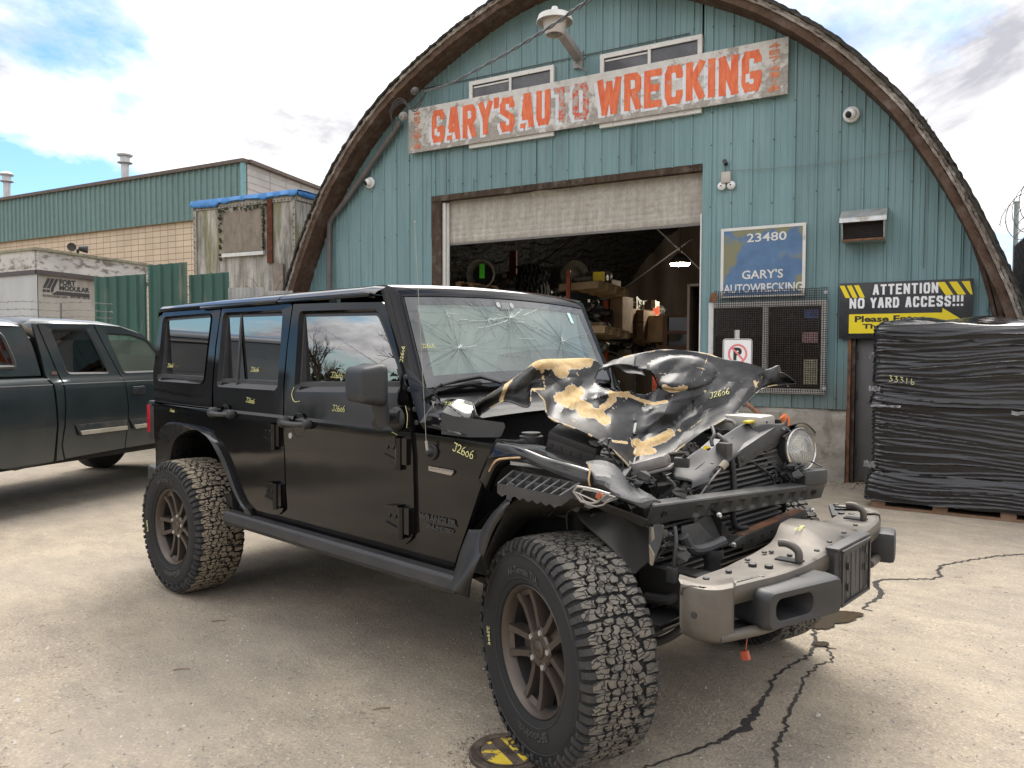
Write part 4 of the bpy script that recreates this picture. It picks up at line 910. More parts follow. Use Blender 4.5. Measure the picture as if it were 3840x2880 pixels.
M_logo = pm('logo_black', (.035, .035, .035), .6, var=.2)
def cpx2(x, y): return cm_(x/1.411, 950+y/1.411, .0)     # from the enlarged view
g = MB(); of = .006
def box2(x0, y0, x1, y1):
    a0_, z0_ = cpx2(x0, y0); a1_, z1_ = cpx2(x1, y1); return a0_, z0_, a1_, z1_
t0, z0_ = cpx2(313, 172); t1, z1_ = cpx2(399, 140)
zt = lambda x, y: cpx2(x, y)[1]
aF0, aF1 = cpx2(313, 160)[0], cpx2(399, 160)[0]; aM0, aM1 = cpx2(313, 190)[0], cpx2(473, 190)[0]
fit_text(g, "FORT", cp_(0, 0, of), d_, UP, aF0, aF1, zt(340, 170), zt(340, 139), .05)
fit_text(g, "MODULAR", cp_(0, 0, of), d_, UP, aM0, aM1, zt(340, 198), zt(340, 171), .05)
zl0, zl1 = zt(400, 228), zt(400, 209)
g.add([cp_(cpx2(272, 205)[0], zl0, of), cp_(aM1, zl0, of), cp_(aM1, zl1, of), cp_(cpx2(300, 205)[0], zl1, of)], [(0, 1, 2, 3)])
for x in (225, 246, 268):
    zt1 = zt(280, 134); zm = zt(240, 183); zbo = zt(240, 204); A0 = lambda q: cpx2(q, 190)[0]
    g.add([cp_(A0(x), zm, of), cp_(A0(x+17), zm, of), cp_(A0(x+17+26 if x < 260 else x+42), zt1, of), cp_(A0(x+26), zt1, of)], [(0, 1, 2, 3)])
    if x < 260: g.add([cp_(A0(x), zbo, of), cp_(A0(x+17), zbo, of), cp_(A0(x+17), zm-.03, of), cp_(A0(x), zm-.03, of)], [(0, 1, 2, 3)])
    else: g.add([cp_(A0(x), zbo, of), cp_(A0(x+12), zbo, of), cp_(A0(x+17), zm, of), cp_(A0(x), zm, of)], [(0, 1, 2, 3)])
fit_text(g, "fortmodular.com", cp_(0, 0, of), d_, UP, cpx2(226, 220)[0], cpx2(356, 228)[0], zt(290, 234), zt(290, 217), .008)
fit_text(g, "604.381.3678", cp_(0, 0, of), d_, UP, cpx2(371, 230)[0], cpx2(474, 240)[0], zt(420, 240), zt(420, 226), .02)
g.build('company_lettering', M_logo, CT, smooth=None)
# twin floodlight on the office roof
p = AD(292, 958, 16.9); p[2] = H_+.03
FLD = empty('floodlight', p, 'black twin floodlight on the roof of the site office', 'floodlight')
g = MB(); g.tube([p, p+UP*.10], .03, 8); g.build('bracket', M_camb, FLD)
for s_ in (-1, 1):
    q = p+d_*s_*.16+UP*.13; dr = (n_*1.0+d_*s_*.9-UP*.1); g = MB(); g.lathe([(-.11, 0), (-.10, .05), (0, .075), (.08, .09), (.085, .08), (.07, 0)], q, dr, 16); g.build('lamp_head', pm('flood_black', (.03, .03, .03), .4), FLD)
# green sheet fence
A_, d_, n_, L_, gm_, gp_ = vplane(AD(358, 1040, 12.6), AD(860, 1022, 12.0))
M_green = pm('green_sheet', (.024, .085, .066), .5, var=.25, vs=2.2, stretch=(2, 2, .3), col2=(.16, .17, .13), c2=(.56, .76), c2s=2.6, bs=.2, bsc=8)
FE = empty('green_sheet_fence', gp_(L_/2, 0), 'dark green ribbed metal sheet fence behind the truck', 'fence')
for (x0, x1, y0, y1, ln) in ((360, 553, 1042, 1028, .03), (556, 702, 995, 983, 0.0), (705, 856, 1032, 1020, -.02)):
    a0_, z0_ = gm_(x0, y0); a1_, z1_ = gm_(x1, y1); g = MB()
    corr(g, gp_, a0_, a1_, 0, z1_, .19, .03, ztop=lambda x: z0_+(z1_-z0_)*(x-a0_)/(a1_-a0_), off=ln)
    g.build('sheet_panel', M_green, FE, smooth=None)
M_gal2 = pm('weathered_galv', (.36, .36, .35), .6, .3, var=.25, vs=5, stretch=(1, 1, .4))
for (x0, x1, y0, lab) in ((860, 992, 1080, 'pale wavy metal sheet fence right of the green sheets'), (994, 1095, 1091, 'lower grey wavy sheet fence next to the arch')):
    a0_, z0_ = gm_(x0, y0); a1_, _z = gm_(x1, y0); g = MB(); corr(g, gp_, a0_, a1_, 0, z0_, .068, .012, 'sin', off=.03 if x0 < 900 else -.03)
    ob = g.build('wavy_sheet_fence', M_gal2, smooth=60); tag(ob, lab, 'fence')
# barbed wire
BW = empty('barbed_wire_fence', AD(200, 1200, 11.6)*np.array([1, 1, 0]), 'strands of barbed wire on a thin post above the green truck', 'fence')
g = MB(); rr = random.Random(4); M_wire = pm('barb_wire', (.16, .15, .14), .6, .4)
for y0, y1 in ((1130, 1138), (1158, 1168), (1185, 1192)):
    pts = [AD(-60+30*k, y0+(y1-y0)*k/17+2.5*math.sin(k*.9), 11.6) for k in range(17)]; g.tube(pts, .004, 4)
    for p in pts:
        for q in range(2): v = Vector([rr.uniform(-1, 1) for _ in range(3)]).normalized()*.025; g.tube([p-np.array(v), p+np.array(v)], .0025, 3)
g.build('wire', M_wire, BW, smooth=None)
g = MB(); pb = AD(228, 1136, 11.6); g.tube([pb*np.array([1, 1, 0]), pb], .015, 6); g.build('post', M_wire, BW)
# brambles behind the fence
g = MB(); rr = random.Random(21); M_twig = pm('dry_twig', (.13, .085, .06), .9, var=.4, vs=20)
for k in range(60):
    x = rr.choice((rr.uniform(700, 745), rr.uniform(860, 1070), rr.uniform(860, 1070))); p = AD(x, 1100, 12.9); p[2] = rr.uniform(1.9, 2.3)
    d3 = np.array([rr.uniform(-.7, .7), rr.uniform(-.3, .3), rr.uniform(.2, 1)]); pts = [p]; L3 = rr.uniform(.05, .13)
    for j in range(6):
        d3 = d3+np.array([rr.uniform(-.35, .35), rr.uniform(-.3, .3), rr.uniform(-.4, .12)]); pts.append(pts[-1]+d3/np.linalg.norm(d3)*L3)
    g.tube(pts, [.011*(1-j/8) for j in range(7)], 4)
ob = g.build('brambles', M_twig, smooth=None); tag(ob, 'tangle of dry leafless brambles above the sheet fence', 'brambles', kind='stuff')
# ================================================================ RIGHT SIDE
A_, d_, n_, L_, rm_, rp_ = vplane(F(2.15, 0, -13.5), F(2.95, 0, -.8))
CF = empty('slatted_chain_fence', rp_(0, 0), 'black slatted chain link fence right of the arch', 'fence')
m, nt, b, o = newmat('black_slat_mesh')
ck = nt.nodes.new('ShaderNodeTexChecker'); ck.inputs['Scale'].default_value = 1; mp = nt.nodes.new('ShaderNodeMapping'); mp.inputs['Rotation'].default_value = (0, rad(45), 0); mp.inputs['Scale'].default_value = (26, 26, 26); nt.links.new(o, mp.inputs[0]); nt.links.new(mp.outputs[0], ck.inputs[0])
ck.inputs[1].default_value = (.012, .012, .014, 1); ck.inputs[2].default_value = (.035, .035, .04, 1); setn(nt, b, 'Base Color', ck.outputs[0]); b.inputs['Roughness'].default_value = .5; bump(nt, b, ck.outputs[1], .6, .01)
_, ft = rm_(3775, 955); 
g = MB(); corr(g, rp_, 0, L_, 0.05, ft, .12, .03); g.build('slats', m, CF, smooth=None)
g = MB()
for k in range(-20, 110):
    for s_ in (-1, 1):
        a0_ = k*.15; z0_, z1_ = .05, ft; x0, x1 = a0_, a0_+s_*(z1_-z0_)*.6
        lo, hi = 0.0, 1.0
        if x1 != x0:
            t0_, t1_ = sorted(((0-x0)/(x1-x0), (L_-x0)/(x1-x0))); lo, hi = max(0, t0_), min(1, t1_)
        if hi > lo+.02: g.tube([rp_(x0+(x1-x0)*lo, z0_+(z1_-z0_)*lo, .022), rp_(x0+(x1-x0)*hi, z0_+(z1_-z0_)*hi, .045)], .004, 3, cap=False)
g.build('chain_link', pm('black_link', (.04, .04, .045), .4), CF, smooth=None, kind='stuff')
g = MB(); g.tube([rp_(0, ft, .0), rp_(L_, ft, .0)], .02, 8); g.build('top_rail', M_galv, CF)
g = MB(); pz = rm_(3741, 848)[1]; pa = rm_(3741, 900)[0]; pa = max(pa, .05); g.tube([rp_(pa, 0), rp_(pa, pz-.02)], .055, 10); g.lathe([(0, .06), (.03, .06), (.06, .035), (.07, 0)], rp_(pa, pz-.03), UP, 12); g.build('post', pm('post_grey', (.26, .30, .29), .5, .3), CF)
g = MB(); rr = random.Random(8)
for zz in (.25, .5, .75):
    pts = [rp_(pa+k*.5, ft+zz+.03*math.sin(k), 0) for k in range(0, 25)]; g.tube(pts, .008, 4)
    for p in pts: v = np.array([rr.uniform(-.06, .06) for _ in range(3)]); g.tube([p-v, p+v], .006, 3)
pts = [rp_(pa+.05+k*.07, ft+.55+.5*math.sin(k*.38), .35*math.cos(k*.38)) for k in range(170)]; g.tube(pts, .009, 4)
for p in pts[::2]: v = np.array([rr.uniform(-.05, .05) for _ in range(3)]); g.tube([p-v, p+v], .006, 3)
g.build('razor_wire', M_wire, CF, smooth=None)
# wrapped pallet load
P0 = G(3250, 1900); P1 = G(3840, 1962); d_ = P1-P0; d_[2] = 0; d_ /= np.linalg.norm(d_); n_ = np.array([d_[1], -d_[0], 0]); q_ = -n_
def wp(a, z, b_=0.0): return P0+d_*a+q_*b_+UP*z
WW, DD, HH = 1.75, 1.15, 1.775
PL = empty('wooden_pallet', wp(WW/2, 0, DD/2), 'rough wooden pallet under the black wrapped load', 'pallet')
M_pal = wood('pallet_wood', (.20, .12, .075), (.34, .22, .14), (.26, .20, .16), (.55, .75))
for b_ in (.03, DD/2, DD-.05):
    g = MB(); g.box(wp(WW/2, .012, b_+.02), (WW-.06, .10, .022), d_, q_, UP); g.build('bottom_board', M_pal, PL)
    for a in (.10, .62, 1.15, WW-.12): g = MB(); g.box(wp(a, .062, b_+.02), (.12, .10, .075), d_, q_, UP); g.build('block', M_pal, PL)
m, nt, b, o = newmat('black_stretch_film')
ang = math.atan2(d_[1], d_[0]); mp = nt.nodes.new('ShaderNodeMapping'); mp.inputs['Rotation'].default_value = (0, 0, -ang); nt.links.new(o, mp.inputs[0])
vv = vmul(nt, mp.outputs[0], (.5, .5, 26)); tw = noi(nt, mp.outputs[0], 1.2, 3, .5)
cx_ = nt.nodes.new('ShaderNodeCombineXYZ'); nt.links.new(mth(nt, 'MULTIPLY', tw, 5.0), cx_.inputs[2]); vv2 = vadd(nt, vv, cx_.outputs[0])
s1 = noi(nt, vv2, 1.5, 5, .62, .3); s2 = noi(nt, vmul(nt, vv2, (1.5, 1.5, 2.2)), 1.7, 5, .62)
hh = mth(nt, 'ADD', mth(nt, 'POWER', mth(nt, 'ABSOLUTE', mth(nt, 'SUBTRACT', s1, .5)), .6), mth(nt, 'MULTIPLY', s2, .45))
c = ramp(nt, s2, [(0.35, (.007, .007, .008)), (0.64, (.014, .014, .016)), (0.72, (.09, .09, .095))])
setn(nt, b, 'Base Color', c); b.inputs['Roughness'].default_value = .13; b.inputs['Specular IOR Level'].default_value = .55; bump(nt, b, hh, .35, .006)
M_film = m
g = MB(); rows = []
per = []
for k in range(90): per.append((WW*k/90, 0))
for k in range(26): per.append((WW, DD*k/26))
for k in range(40): per.append((WW*(1-k/40), DD))
for k in range(26): per.append((0, DD*(1-k/26)))
nz = 230
def rnd_corner(a, b_, ins):
    cxx, cyy = WW/2, DD/2; x = (a-cxx)/(WW/2); y = (b_-cyy)/(DD/2); pw = 14.0
    s_ = (abs(x)**pw+abs(y)**pw)**(-1/pw); return cxx+x*s_*(WW/2-ins), cyy+y*s_*(DD/2-ins)
for j in range(nz+1):
    z = .075+(HH-.075)*j/nz; t = j/nz
    ins = -.035 if t < .10 else (-.035+(t-.10)*.6 if t < .16 else .012-.03*math.exp(-((t-.55)/.03)**2))
    if t > .955: ins += (t-.955)**1.5*6.0
    row = []
    for i, (a, b_) in enumerate(per):
        x, y = rnd_corner(a, b_, ins+.008*noise.noise(Vector((a*2.2, b_*2.2, z*7)))-.012*max(0, 1-2.6*abs(noise.noise(Vector((a*.8, b_*.8, z*24+a*(1.9*math.sin(z*2.3))+1.6*noise.noise(Vector((a*1.2, z*3, 0))))))))**2+.006*abs(noise.noise(Vector((a*1.1, b_*1.1+7, z*42-a*2)))))
        zz = z+(.03*math.sin(x*3.1+1)-.02 if t > .9 else 0)+(.012*noise.noise(Vector((a*5, b_*5, 3))) if j == 0 else 0)
        row.append(wp(x, zz, y))
    rows.append(row)
g.grid(rows, closev=True)
top = []
for r_ in range(9):
    s_ = 1-r_/8; row = []
    for (a, b_), q in zip(per, rows[-1]):
        c0 = wp(WW/2, 0, DD/2); v = np.array(q); c0[2] = v[2]; w_ = c0+(v-c0)*s_; w_[2] = v[2]*s_+(HH+.05)*(1-s_)+.055*(noise.noise(Vector((w_[0]*3.5, w_[1]*3.5, 1))))*min(1, (1-s_)*4)
        row.append(w_)
    top.append(row)
g.grid(top, closev=True)
WL = empty('wrapped_load', wp(WW/2, .075, DD/2), 'tall load wrapped in shiny black stretch film marked 3331b', 'wrapped load')
g.build('stretch_film', M_film, WL, smooth=70)
M_chalk = pm('yellow_marker', (.70, .68, .30), .6, var=.1)
# hand written digits made of strokes
GL = {'J': [[(.1, 1), (.75, .98)], [(.55, 1), (.5, .2), (.35, 0), (.12, .06), (.05, .2)]], '2': [[(.1, .8), (.35, 1), (.6, .85), (.5, .5), (.1, .05), (.3, .08), (.7, .02)]],
      '6': [[(.6, 1), (.3, .75), (.12, .35), (.25, .02), (.55, .05), (.62, .35), (.4, .5), (.15, .3)]], '0': [[(.35, .62), (.12, .4), (.2, .05), (.5, .02), (.6, .35), (.45, .6), (.3, .62)]],
      '3': [[(.1, .95), (.5, .95), (.3, .6), (.55, .45), (.5, .15), (.1, .05)]], '1': [[(.3, 1), (.25, 0)]], 'b': [[(.15, .95), (.1, .1), (.4, .0), (.55, .25), (.4, .4), (.12, .3)]],
      'R': [[(.1, 0), (.1, 1), (.5, .9), (.5, .6), (.1, .5), (.55, 0)]], 'H': [[(.1, 0), (.1, 1)], [(.1, .5), (.5, .5)], [(.5, 0), (.5, 1)]]}
def scrawl(g, txt, fn, s_=1.0, r=.0025, adv=.72):
    """fn(a,b)->3D point; strokes become thin flat ribbons"""
    x = 0
    for ch in txt:
        if ch == ' ': x += adv*.7; continue
        for st_ in GL[ch]:
            pts = crom([fn((x+p[0])*s_, p[1]*s_) for p in st_], 4) if len(st_) > 2 else [fn((x+p[0])*s_, p[1]*s_) for p in st_]
            g.tube(pts, r, 5, cap=True)
        x += adv
# loose tails and bunched edges of the film
rr = random.Random(6); M_tail = pm('film_tail', (.16, .16, .17), .18, var=.5, vs=20, spec=.9)
for a, z, L, h_ in ((.02, .98, .26, .022), (.0, 1.14, .10, .05), (-.03, .42, .10, .06), (.0, 1.46, .04, .06), (1.15, .96, .3, .03), (.35, 1.30, .9, .006), (.03, 1.18, 1.5, .005)):
    g = MB(); rows = []
    for i in range(15):
        x = a+L*i/14; rows.append([wp(x, z+(x*.10 if L > .5 else 0)+h_*(j/3-.5)*(1+.4*rr.uniform(-1, 1)), -.022-.012*rr.random()) for j in range(4)])
    g.grid(rows); g.build('film_tail', M_tail, WL, smooth=30)
g = MB(); sm = (3333-3250)/ (3840-3250)
def nearfront(a, z):
    return wp(a, z, -.014)
a_s = float(np.dot(onp(3333, 1410, P0, n_)-P0, d_)); z_s = float(onp(3333, 1410, P0, n_)[2])
scrawl(g, '3331b', lambda a, b_: nearfront(a_s+a, z_s-.05+b_-a*.12), .055, .0028, .85); g.build('marker_number', M_chalk, WL, smooth=None)
# ================================================================ WRECKED OFF-ROADER
SU = empty('wrecked_suv', (-1.5, 0, 0), 'crashed black off-roader with crumpled hood and cracked windshield in the middle of the yard', 'car')
def carpaint(name, base=(.0035, .0035, .004), dustk=.035):
    m, nt, b, o = newmat(name)
    d = ramp(nt, noi(nt, o, 2.2, 8, .68), [(0.35, 0.0), (0.75, dustk)])
    sp = ramp(nt, noi(nt, o, 60, 3, .6), [(0.70, 0.0), (0.76, .25)])
    dd = mth(nt, 'ADD', d, mth(nt, 'MULTIPLY', sp, .3), clamp=True)
    setn(nt, b, 'Base Color', mixc(nt, dd, base, (.16, .14, .115)))
    setn(nt, b, 'Roughness', mth(nt, 'ADD', mth(nt, 'MULTIPLY', dd, .5), .08)); b.inputs['Coat Weight'].default_value = .12; b.inputs['Coat Roughness'].default_value = .02; b.inputs['Specular IOR Level'].default_value = .27
    bump(nt, b, noi(nt, o, 2.6, 2, .4), .10, .03); return m
M_paint = carpaint('black_paint'); M_paint2 = carpaint('black_paint_dusty', dustk=.07)
M_blkpl = pm('black_plastic', (.017, .0175, .019), .5, var=.15, dust=.14, dustc=(.13, .12, .105), bs=.15, bsc=200)
M_greypl = pm('grey_black_plastic', (.026, .0265, .028), .5, var=.2, dust=.22, dustc=(.12, .11, .10), bs=.15, bsc=150)
M_under = pm('underbody_black', (.014, .0135, .013), .7, var=.3, dust=.3, dustc=(.07, .06, .05))
M_rub = pm('rubber_seal', (.012, .012, .012), .6)
M_bronze = pm('bronze_paint', (.098, .088, .076), .45, .5, var=.12, dust=.35, dustc=(.20, .17, .14))
M_steel = pm('zinc_bolt', (.55, .55, .52), .35, .8)
M_gls = glass('tinted_glass', (.04, .045, .05), 0.0, 4.2)
M_wind = glass('windshield_glass', (.66, .78, .73), .02, 1.6, dust=.34, dustc=(.46, .54, .50))  # the diffuse dust layer stands in for bright sky reflected in the windshield
M_int = pm('dark_interior', (.02, .02, .02), .8)
def ysf(z, x=0.0):
    K = [(0.0, .775), (.56, .788), (.70, .797), (.95, .803), (1.10, .800), (1.13, .797), (1.145, .788), (1.27, .774), (1.50, .748), (1.72, .722), (1.76, .710), (1.80, .66)]
    for (a, va), (b_, vb) in zip(K, K[1:]):
        if z <= b_: return va+(vb-va)*max(0, z-a)/(b_-a)
    return .66
def SPx(px, py, dy=0.0):
    y = -.8
    for _ in range(8): p = S(px, py, y); y = -(ysf(p[2])+dy)
    return (float(p[0]), float(p[2]))
def offset_poly(P, d):
    P = [np.array(p, float) for p in P]; n = len(P); A2 = sum(P[i][0]*P[(i+1) % n][1]-P[(i+1) % n][0]*P[i][1] for i in range(n)); s_ = 1 if A2 > 0 else -1; out = []
    for i in range(n):
        a = P[i]-P[i-1]; b_ = P[(i+1) % n]-P[i]; a = a/(np.linalg.norm(a)+1e-9); b_ = b_/(np.linalg.norm(b_)+1e-9)
        na = np.array([-a[1], a[0]])*s_; nb_ = np.array([-b_[1], b_[0]])*s_; m_ = na+nb_; l = np.dot(m_, m_); m_ = m_/max(l, .5)*2*.5*2 if 0 else m_/(np.linalg.norm(m_)+1e-9)/max(.4, math.sqrt(max(.0, (1+np.dot(na, nb_))/2)))
        out.append(tuple(P[i]+m_*d))
    return out
def round_poly(P, r, n=5):
    P = [np.array(p, float) for p in P]; out = []; N_ = len(P)
    for i in range(N_):
        a = P[i-1]-P[i]; b_ = P[(i+1) % N_]-P[i]; la, lb = np.linalg.norm(a), np.linalg.norm(b_); rr_ = min(r, la*.45, lb*.45)
        if la < 1e-6 or lb < 1e-6: continue
        p0 = P[i]+a/la*rr_; p1 = P[i]+b_/lb*rr_
        for k in range(n+1):
            t = k/n; out.append(tuple((1-t)**2*p0+2*t*(1-t)*P[i]+t*t*p1))
    return out
def panel(name, outline, holes_, mat, parent, side=-1, dy=0.0, thick=.022, yfn=None, zcuts=None, label=None, xcuts=False):
    bm = bmesh.new(); ed = []
    for poly in [outline]+list(holes_):
        vs = [bm.verts.new((p[0], 0, p[1])) for p in poly]
        for i in range(len(vs)): ed.append(bm.edges.new((vs[i], vs[(i+1) % len(vs)])))
    bmesh.ops.triangle_fill(bm, use_beauty=True, use_dissolve=False, edges=ed, normal=Vector((0, -1, 0)))
    zs = [p[1] for p in outline]; z0, z1 = min(zs), max(zs)
    cuts = zcuts or sorted(set([round(z0+(z1-z0)*k/14, 3) for k in range(1, 14)]+[z for z in (1.10, 1.13, 1.145, 1.27) if z0 < z < z1]))
    for z in cuts: bmesh.ops.bisect_plane(bm, geom=bm.verts[:]+bm.edges[:]+bm.faces[:], plane_co=(0, 0, z), plane_no=(0, 0, 1), dist=1e-5)
    if xcuts:
        xs = [p[0] for p in outline]
        for k in range(1, 12): bmesh.ops.bisect_plane(bm, geom=bm.verts[:]+bm.edges[:]+bm.faces[:], plane_co=(min(xs)+(max(xs)-min(xs))*k/12, 0, 0), plane_no=(1, 0, 0), dist=1e-5)
    fn = yfn or (lambda x, z: ysf(z))
    for v in bm.verts: v.co.y = side*(fn(v.co.x, v.co.z)+dy)
    bmesh.ops.recalc_face_normals(bm, faces=bm.faces[:])
    tot = sum((f.normal.y for f in bm.faces))
    if tot*side < 0: bmesh.ops.reverse_faces(bm, faces=bm.faces[:])
    # inner return edge
    if thick:
        be = [e for e in bm.edges if e.is_boundary]; r_ = bmesh.ops.extrude_edge_only(bm, edges=be)
        for v in [q for q in r_['geom'] if isinstance(q, bmesh.types.BMVert)]: v.co.y -= side*thick
    g = MB(); g.bm(bm); ob = g.build(name, mat, parent, smooth=24, label=label, sub='keep'); return ob
def both(fn):
    for side in (-1, 1): fn(side)
def loft(g, A, B_, mi=0):
    g.grid([A, B_], mi, closev=True)
c1 = lambda x, y: (500+x/3.6867, 1050+y/3.6867)
c2 = lambda x, y: (1000+x/3.6867, 1050+y/3.6867)
c3 = lambda x, y: (500+x/3.6867, 1450+y/3.6867)
c4 = lambda x, y: (1000+x/2.07375, 1450+y/2.07375)
c5 = lambda x, y: (500+x/2.764, 1650+y/2.764)
# ---- outlines (x, z)
FD = [SPx(*q, .01) for q in [(1100.4, 1139), (1250, 1133.5), (1434, 1131), (1446, 1142), (1477, 1262), (1507, 1389), (1530, 1479), (1544.9, 1570), (1549.7, 1715), (1552, 1830), (1554.6, 1960), (1552, 1998), (1540, 2026), (1520, 2043), (1495, 2046), (1460.5, 2039.3), (1222, 1980.4), (1120, 1953), (1092, 1938), (1078, 1905), (1072, 1830), (1068, 1700), (1065, 1546), (1066, 1450), (1078, 1300)]]
RD = [SPx(*q, .01) for q in [(833.6, 1151), (950, 1142), (1089, 1136.8), (1096.7, 1145), (1076, 1300), (1063.5, 1430), (1062.5, 1546), (1066, 1700), (1069.9, 1850), (1069, 1890), (1058, 1920), (1043, 1932), (1025, 1931), (1000, 1925), (930.5, 1904), (908.8, 1882), (880, 1812), (850, 1740), (825.5, 1683), (803.8, 1626), (796.2, 1572), (797, 1542), (798.4, 1450), (811.9, 1294)]]
WF = round_poly([SPx(*q) for q in [c2(470, 430), c2(1545, 400), c2(1640, 620), c2(1850, 1180), c2(1880, 1560), c2(400, 1545)]], .035)
WR = round_poly([SPx(*q) for q in [c1(1265, 450), c1(2090, 415), c1(2015, 1530), c1(1170, 1475)]], .035)
WQ = round_poly([SPx(*q) for q in [c1(430, 510), c1(1100, 455), c1(985, 1440), c1(345, 1395)]], .045)
def window(side, W, name, par, pdiv=None, lip=.016, glabel=None):
    """painted recess, rubber seal and pane"""
    A = [np.array((x, side*(ysf(z)+.0101), z)) for x, z in W]
    W2 = offset_poly(W, lip); W3 = offset_poly(W, lip+.014); W4 = offset_poly(W, lip+.018)
    zlow = min(z for x, z in W)
    def drop(P, d): return [(x, z+(d if z < zlow+.09 else 0)) for x, z in P]
    W2 = drop(W2, .010); W3 = drop(W3, .018); W4 = drop(W4, .018)
    B_ = [np.array((x, side*(ysf(z)-.012), z)) for x, z in W2]
    g = MB(); loft(g, A, B_); g.build('window_recess', M_paint, par, smooth=30)
    C_ = [np.array((x, side*(ysf(z)-.012), z)) for x, z in W2]; D_ = [np.array((x, side*(ysf(z)-.010), z)) for x, z in W3]; E_ = [np.array((x, side*(ysf(z)-.045), z)) for x, z in W4]
    g = MB(); loft(g, C_, D_); loft(g, D_, E_); g.build('window_seal', M_greypl, par, smooth=30)
    bm = bmesh.new(); zm_ = sum(q[1] for q in W3)/len(W3); vs = [bm.verts.new((x, side*(ysf(zm_)-.027-(z-zm_)*.035), z)) for x, z in W3]; f = bm.faces.new(vs)
    bmesh.ops.recalc_face_normals(bm, faces=bm.faces[:])
    if f.normal.y*side < 0: bmesh.ops.reverse_faces(bm, faces=bm.faces[:])
    g = MB(); g.bm(bm); p = g.build('window_glass', M_gls, par, smooth=None, sub='keep')
    if pdiv:
        g = MB(); (xa, za), (xb, zb_) = pdiv; g.tube([(xa, side*(ysf(za)-.014), za), (xb, side*(ysf(zb_)-.014), zb_)], .011, 6); g.build('division_bar', M_greypl, par)
def hinge(side, p, par, s_=1.0):
    """p = (x,z) of the leaf's upper left corner"""
    x, z = p; y = side*(ysf(z)+.012); o_ = side
    g = MB(); w_, h_ = .115*s_, .082*s_
    g.prism([(x, y, z-.004), (x+w_*.75, y, z+.006), (x+w_*.75, y, z-h_-.02), (x, y, z-h_+.01)], (0, o_*.013, 0))
    g.prism([(x-.002, y, z), (x+w_*.75, y, z+.010), (x+w_*.75, y, z-.008), (x-.002, y, z-.012)], (0, o_*.022, 0)); g.prism([(x-.002, y, z-h_+.010), (x+w_*.75, y, z-h_-.010), (x+w_*.75, y, z-h_-.024), (x-.002, y, z-h_-.002)], (0, o_*.022, 0))
    g.tube([(x+w_*.86, y+o_*.012, z+.004), (x+w_*.86, y+o_*.012, z-h_-.055)], .0155, 10)
    g.box((x+w_*1.12, y+o_*.002, z-.055), (.045, .022, .115))
    for q in (.2, .55): g.lathe([(0, .009), (.004, .009), (.006, .006), (.006, 0)], (x+w_*q, y+o_*.013, z-h_*.52), (0, o_, 0), 8)
    g.build('hinge', M_paint, par, smooth=30)
def handle(side, x, z, par):
    y = side*(ysf(z)+.011); o_ = side
    g = MB(); g.lathe([(.0, .062), (.002, .060), (-.012, .045), (-.02, 0)], (x+.115, y+o_*.0005, z-.012), (0, o_, 0), 28); cup = g.build('handle_cup', M_paint, par, smooth=40)
    g = MB(); pts = [(x, y+o_*.02, z), (x+.03, y+o_*.038, z-.002), (x+.11, y+o_*.044, z-.004), (x+.18, y+o_*.036, z-.002), (x+.215, y+o_*.012, z)]
    g.tube(crom(pts, 4), .017, 10, flat=.8); g.lathe([(0, .030), (.028, .031), (.040, .024), (.042, 0)], (x, y, z), (0, o_, 0), 18); g.lathe([(0, .026), (.02, .026), (.035, .018), (.036, 0)], (x+.205, y, z), (0, o_, 0), 16)
    g.build('door_handle', M_greypl, par, smooth=45)
    g = MB(); g.lathe([(.041, .019), (.046, .017), (.047, 0)], (x, y, z), (0, o_, 0), 16); g.build('push_button', M_blkpl, par)
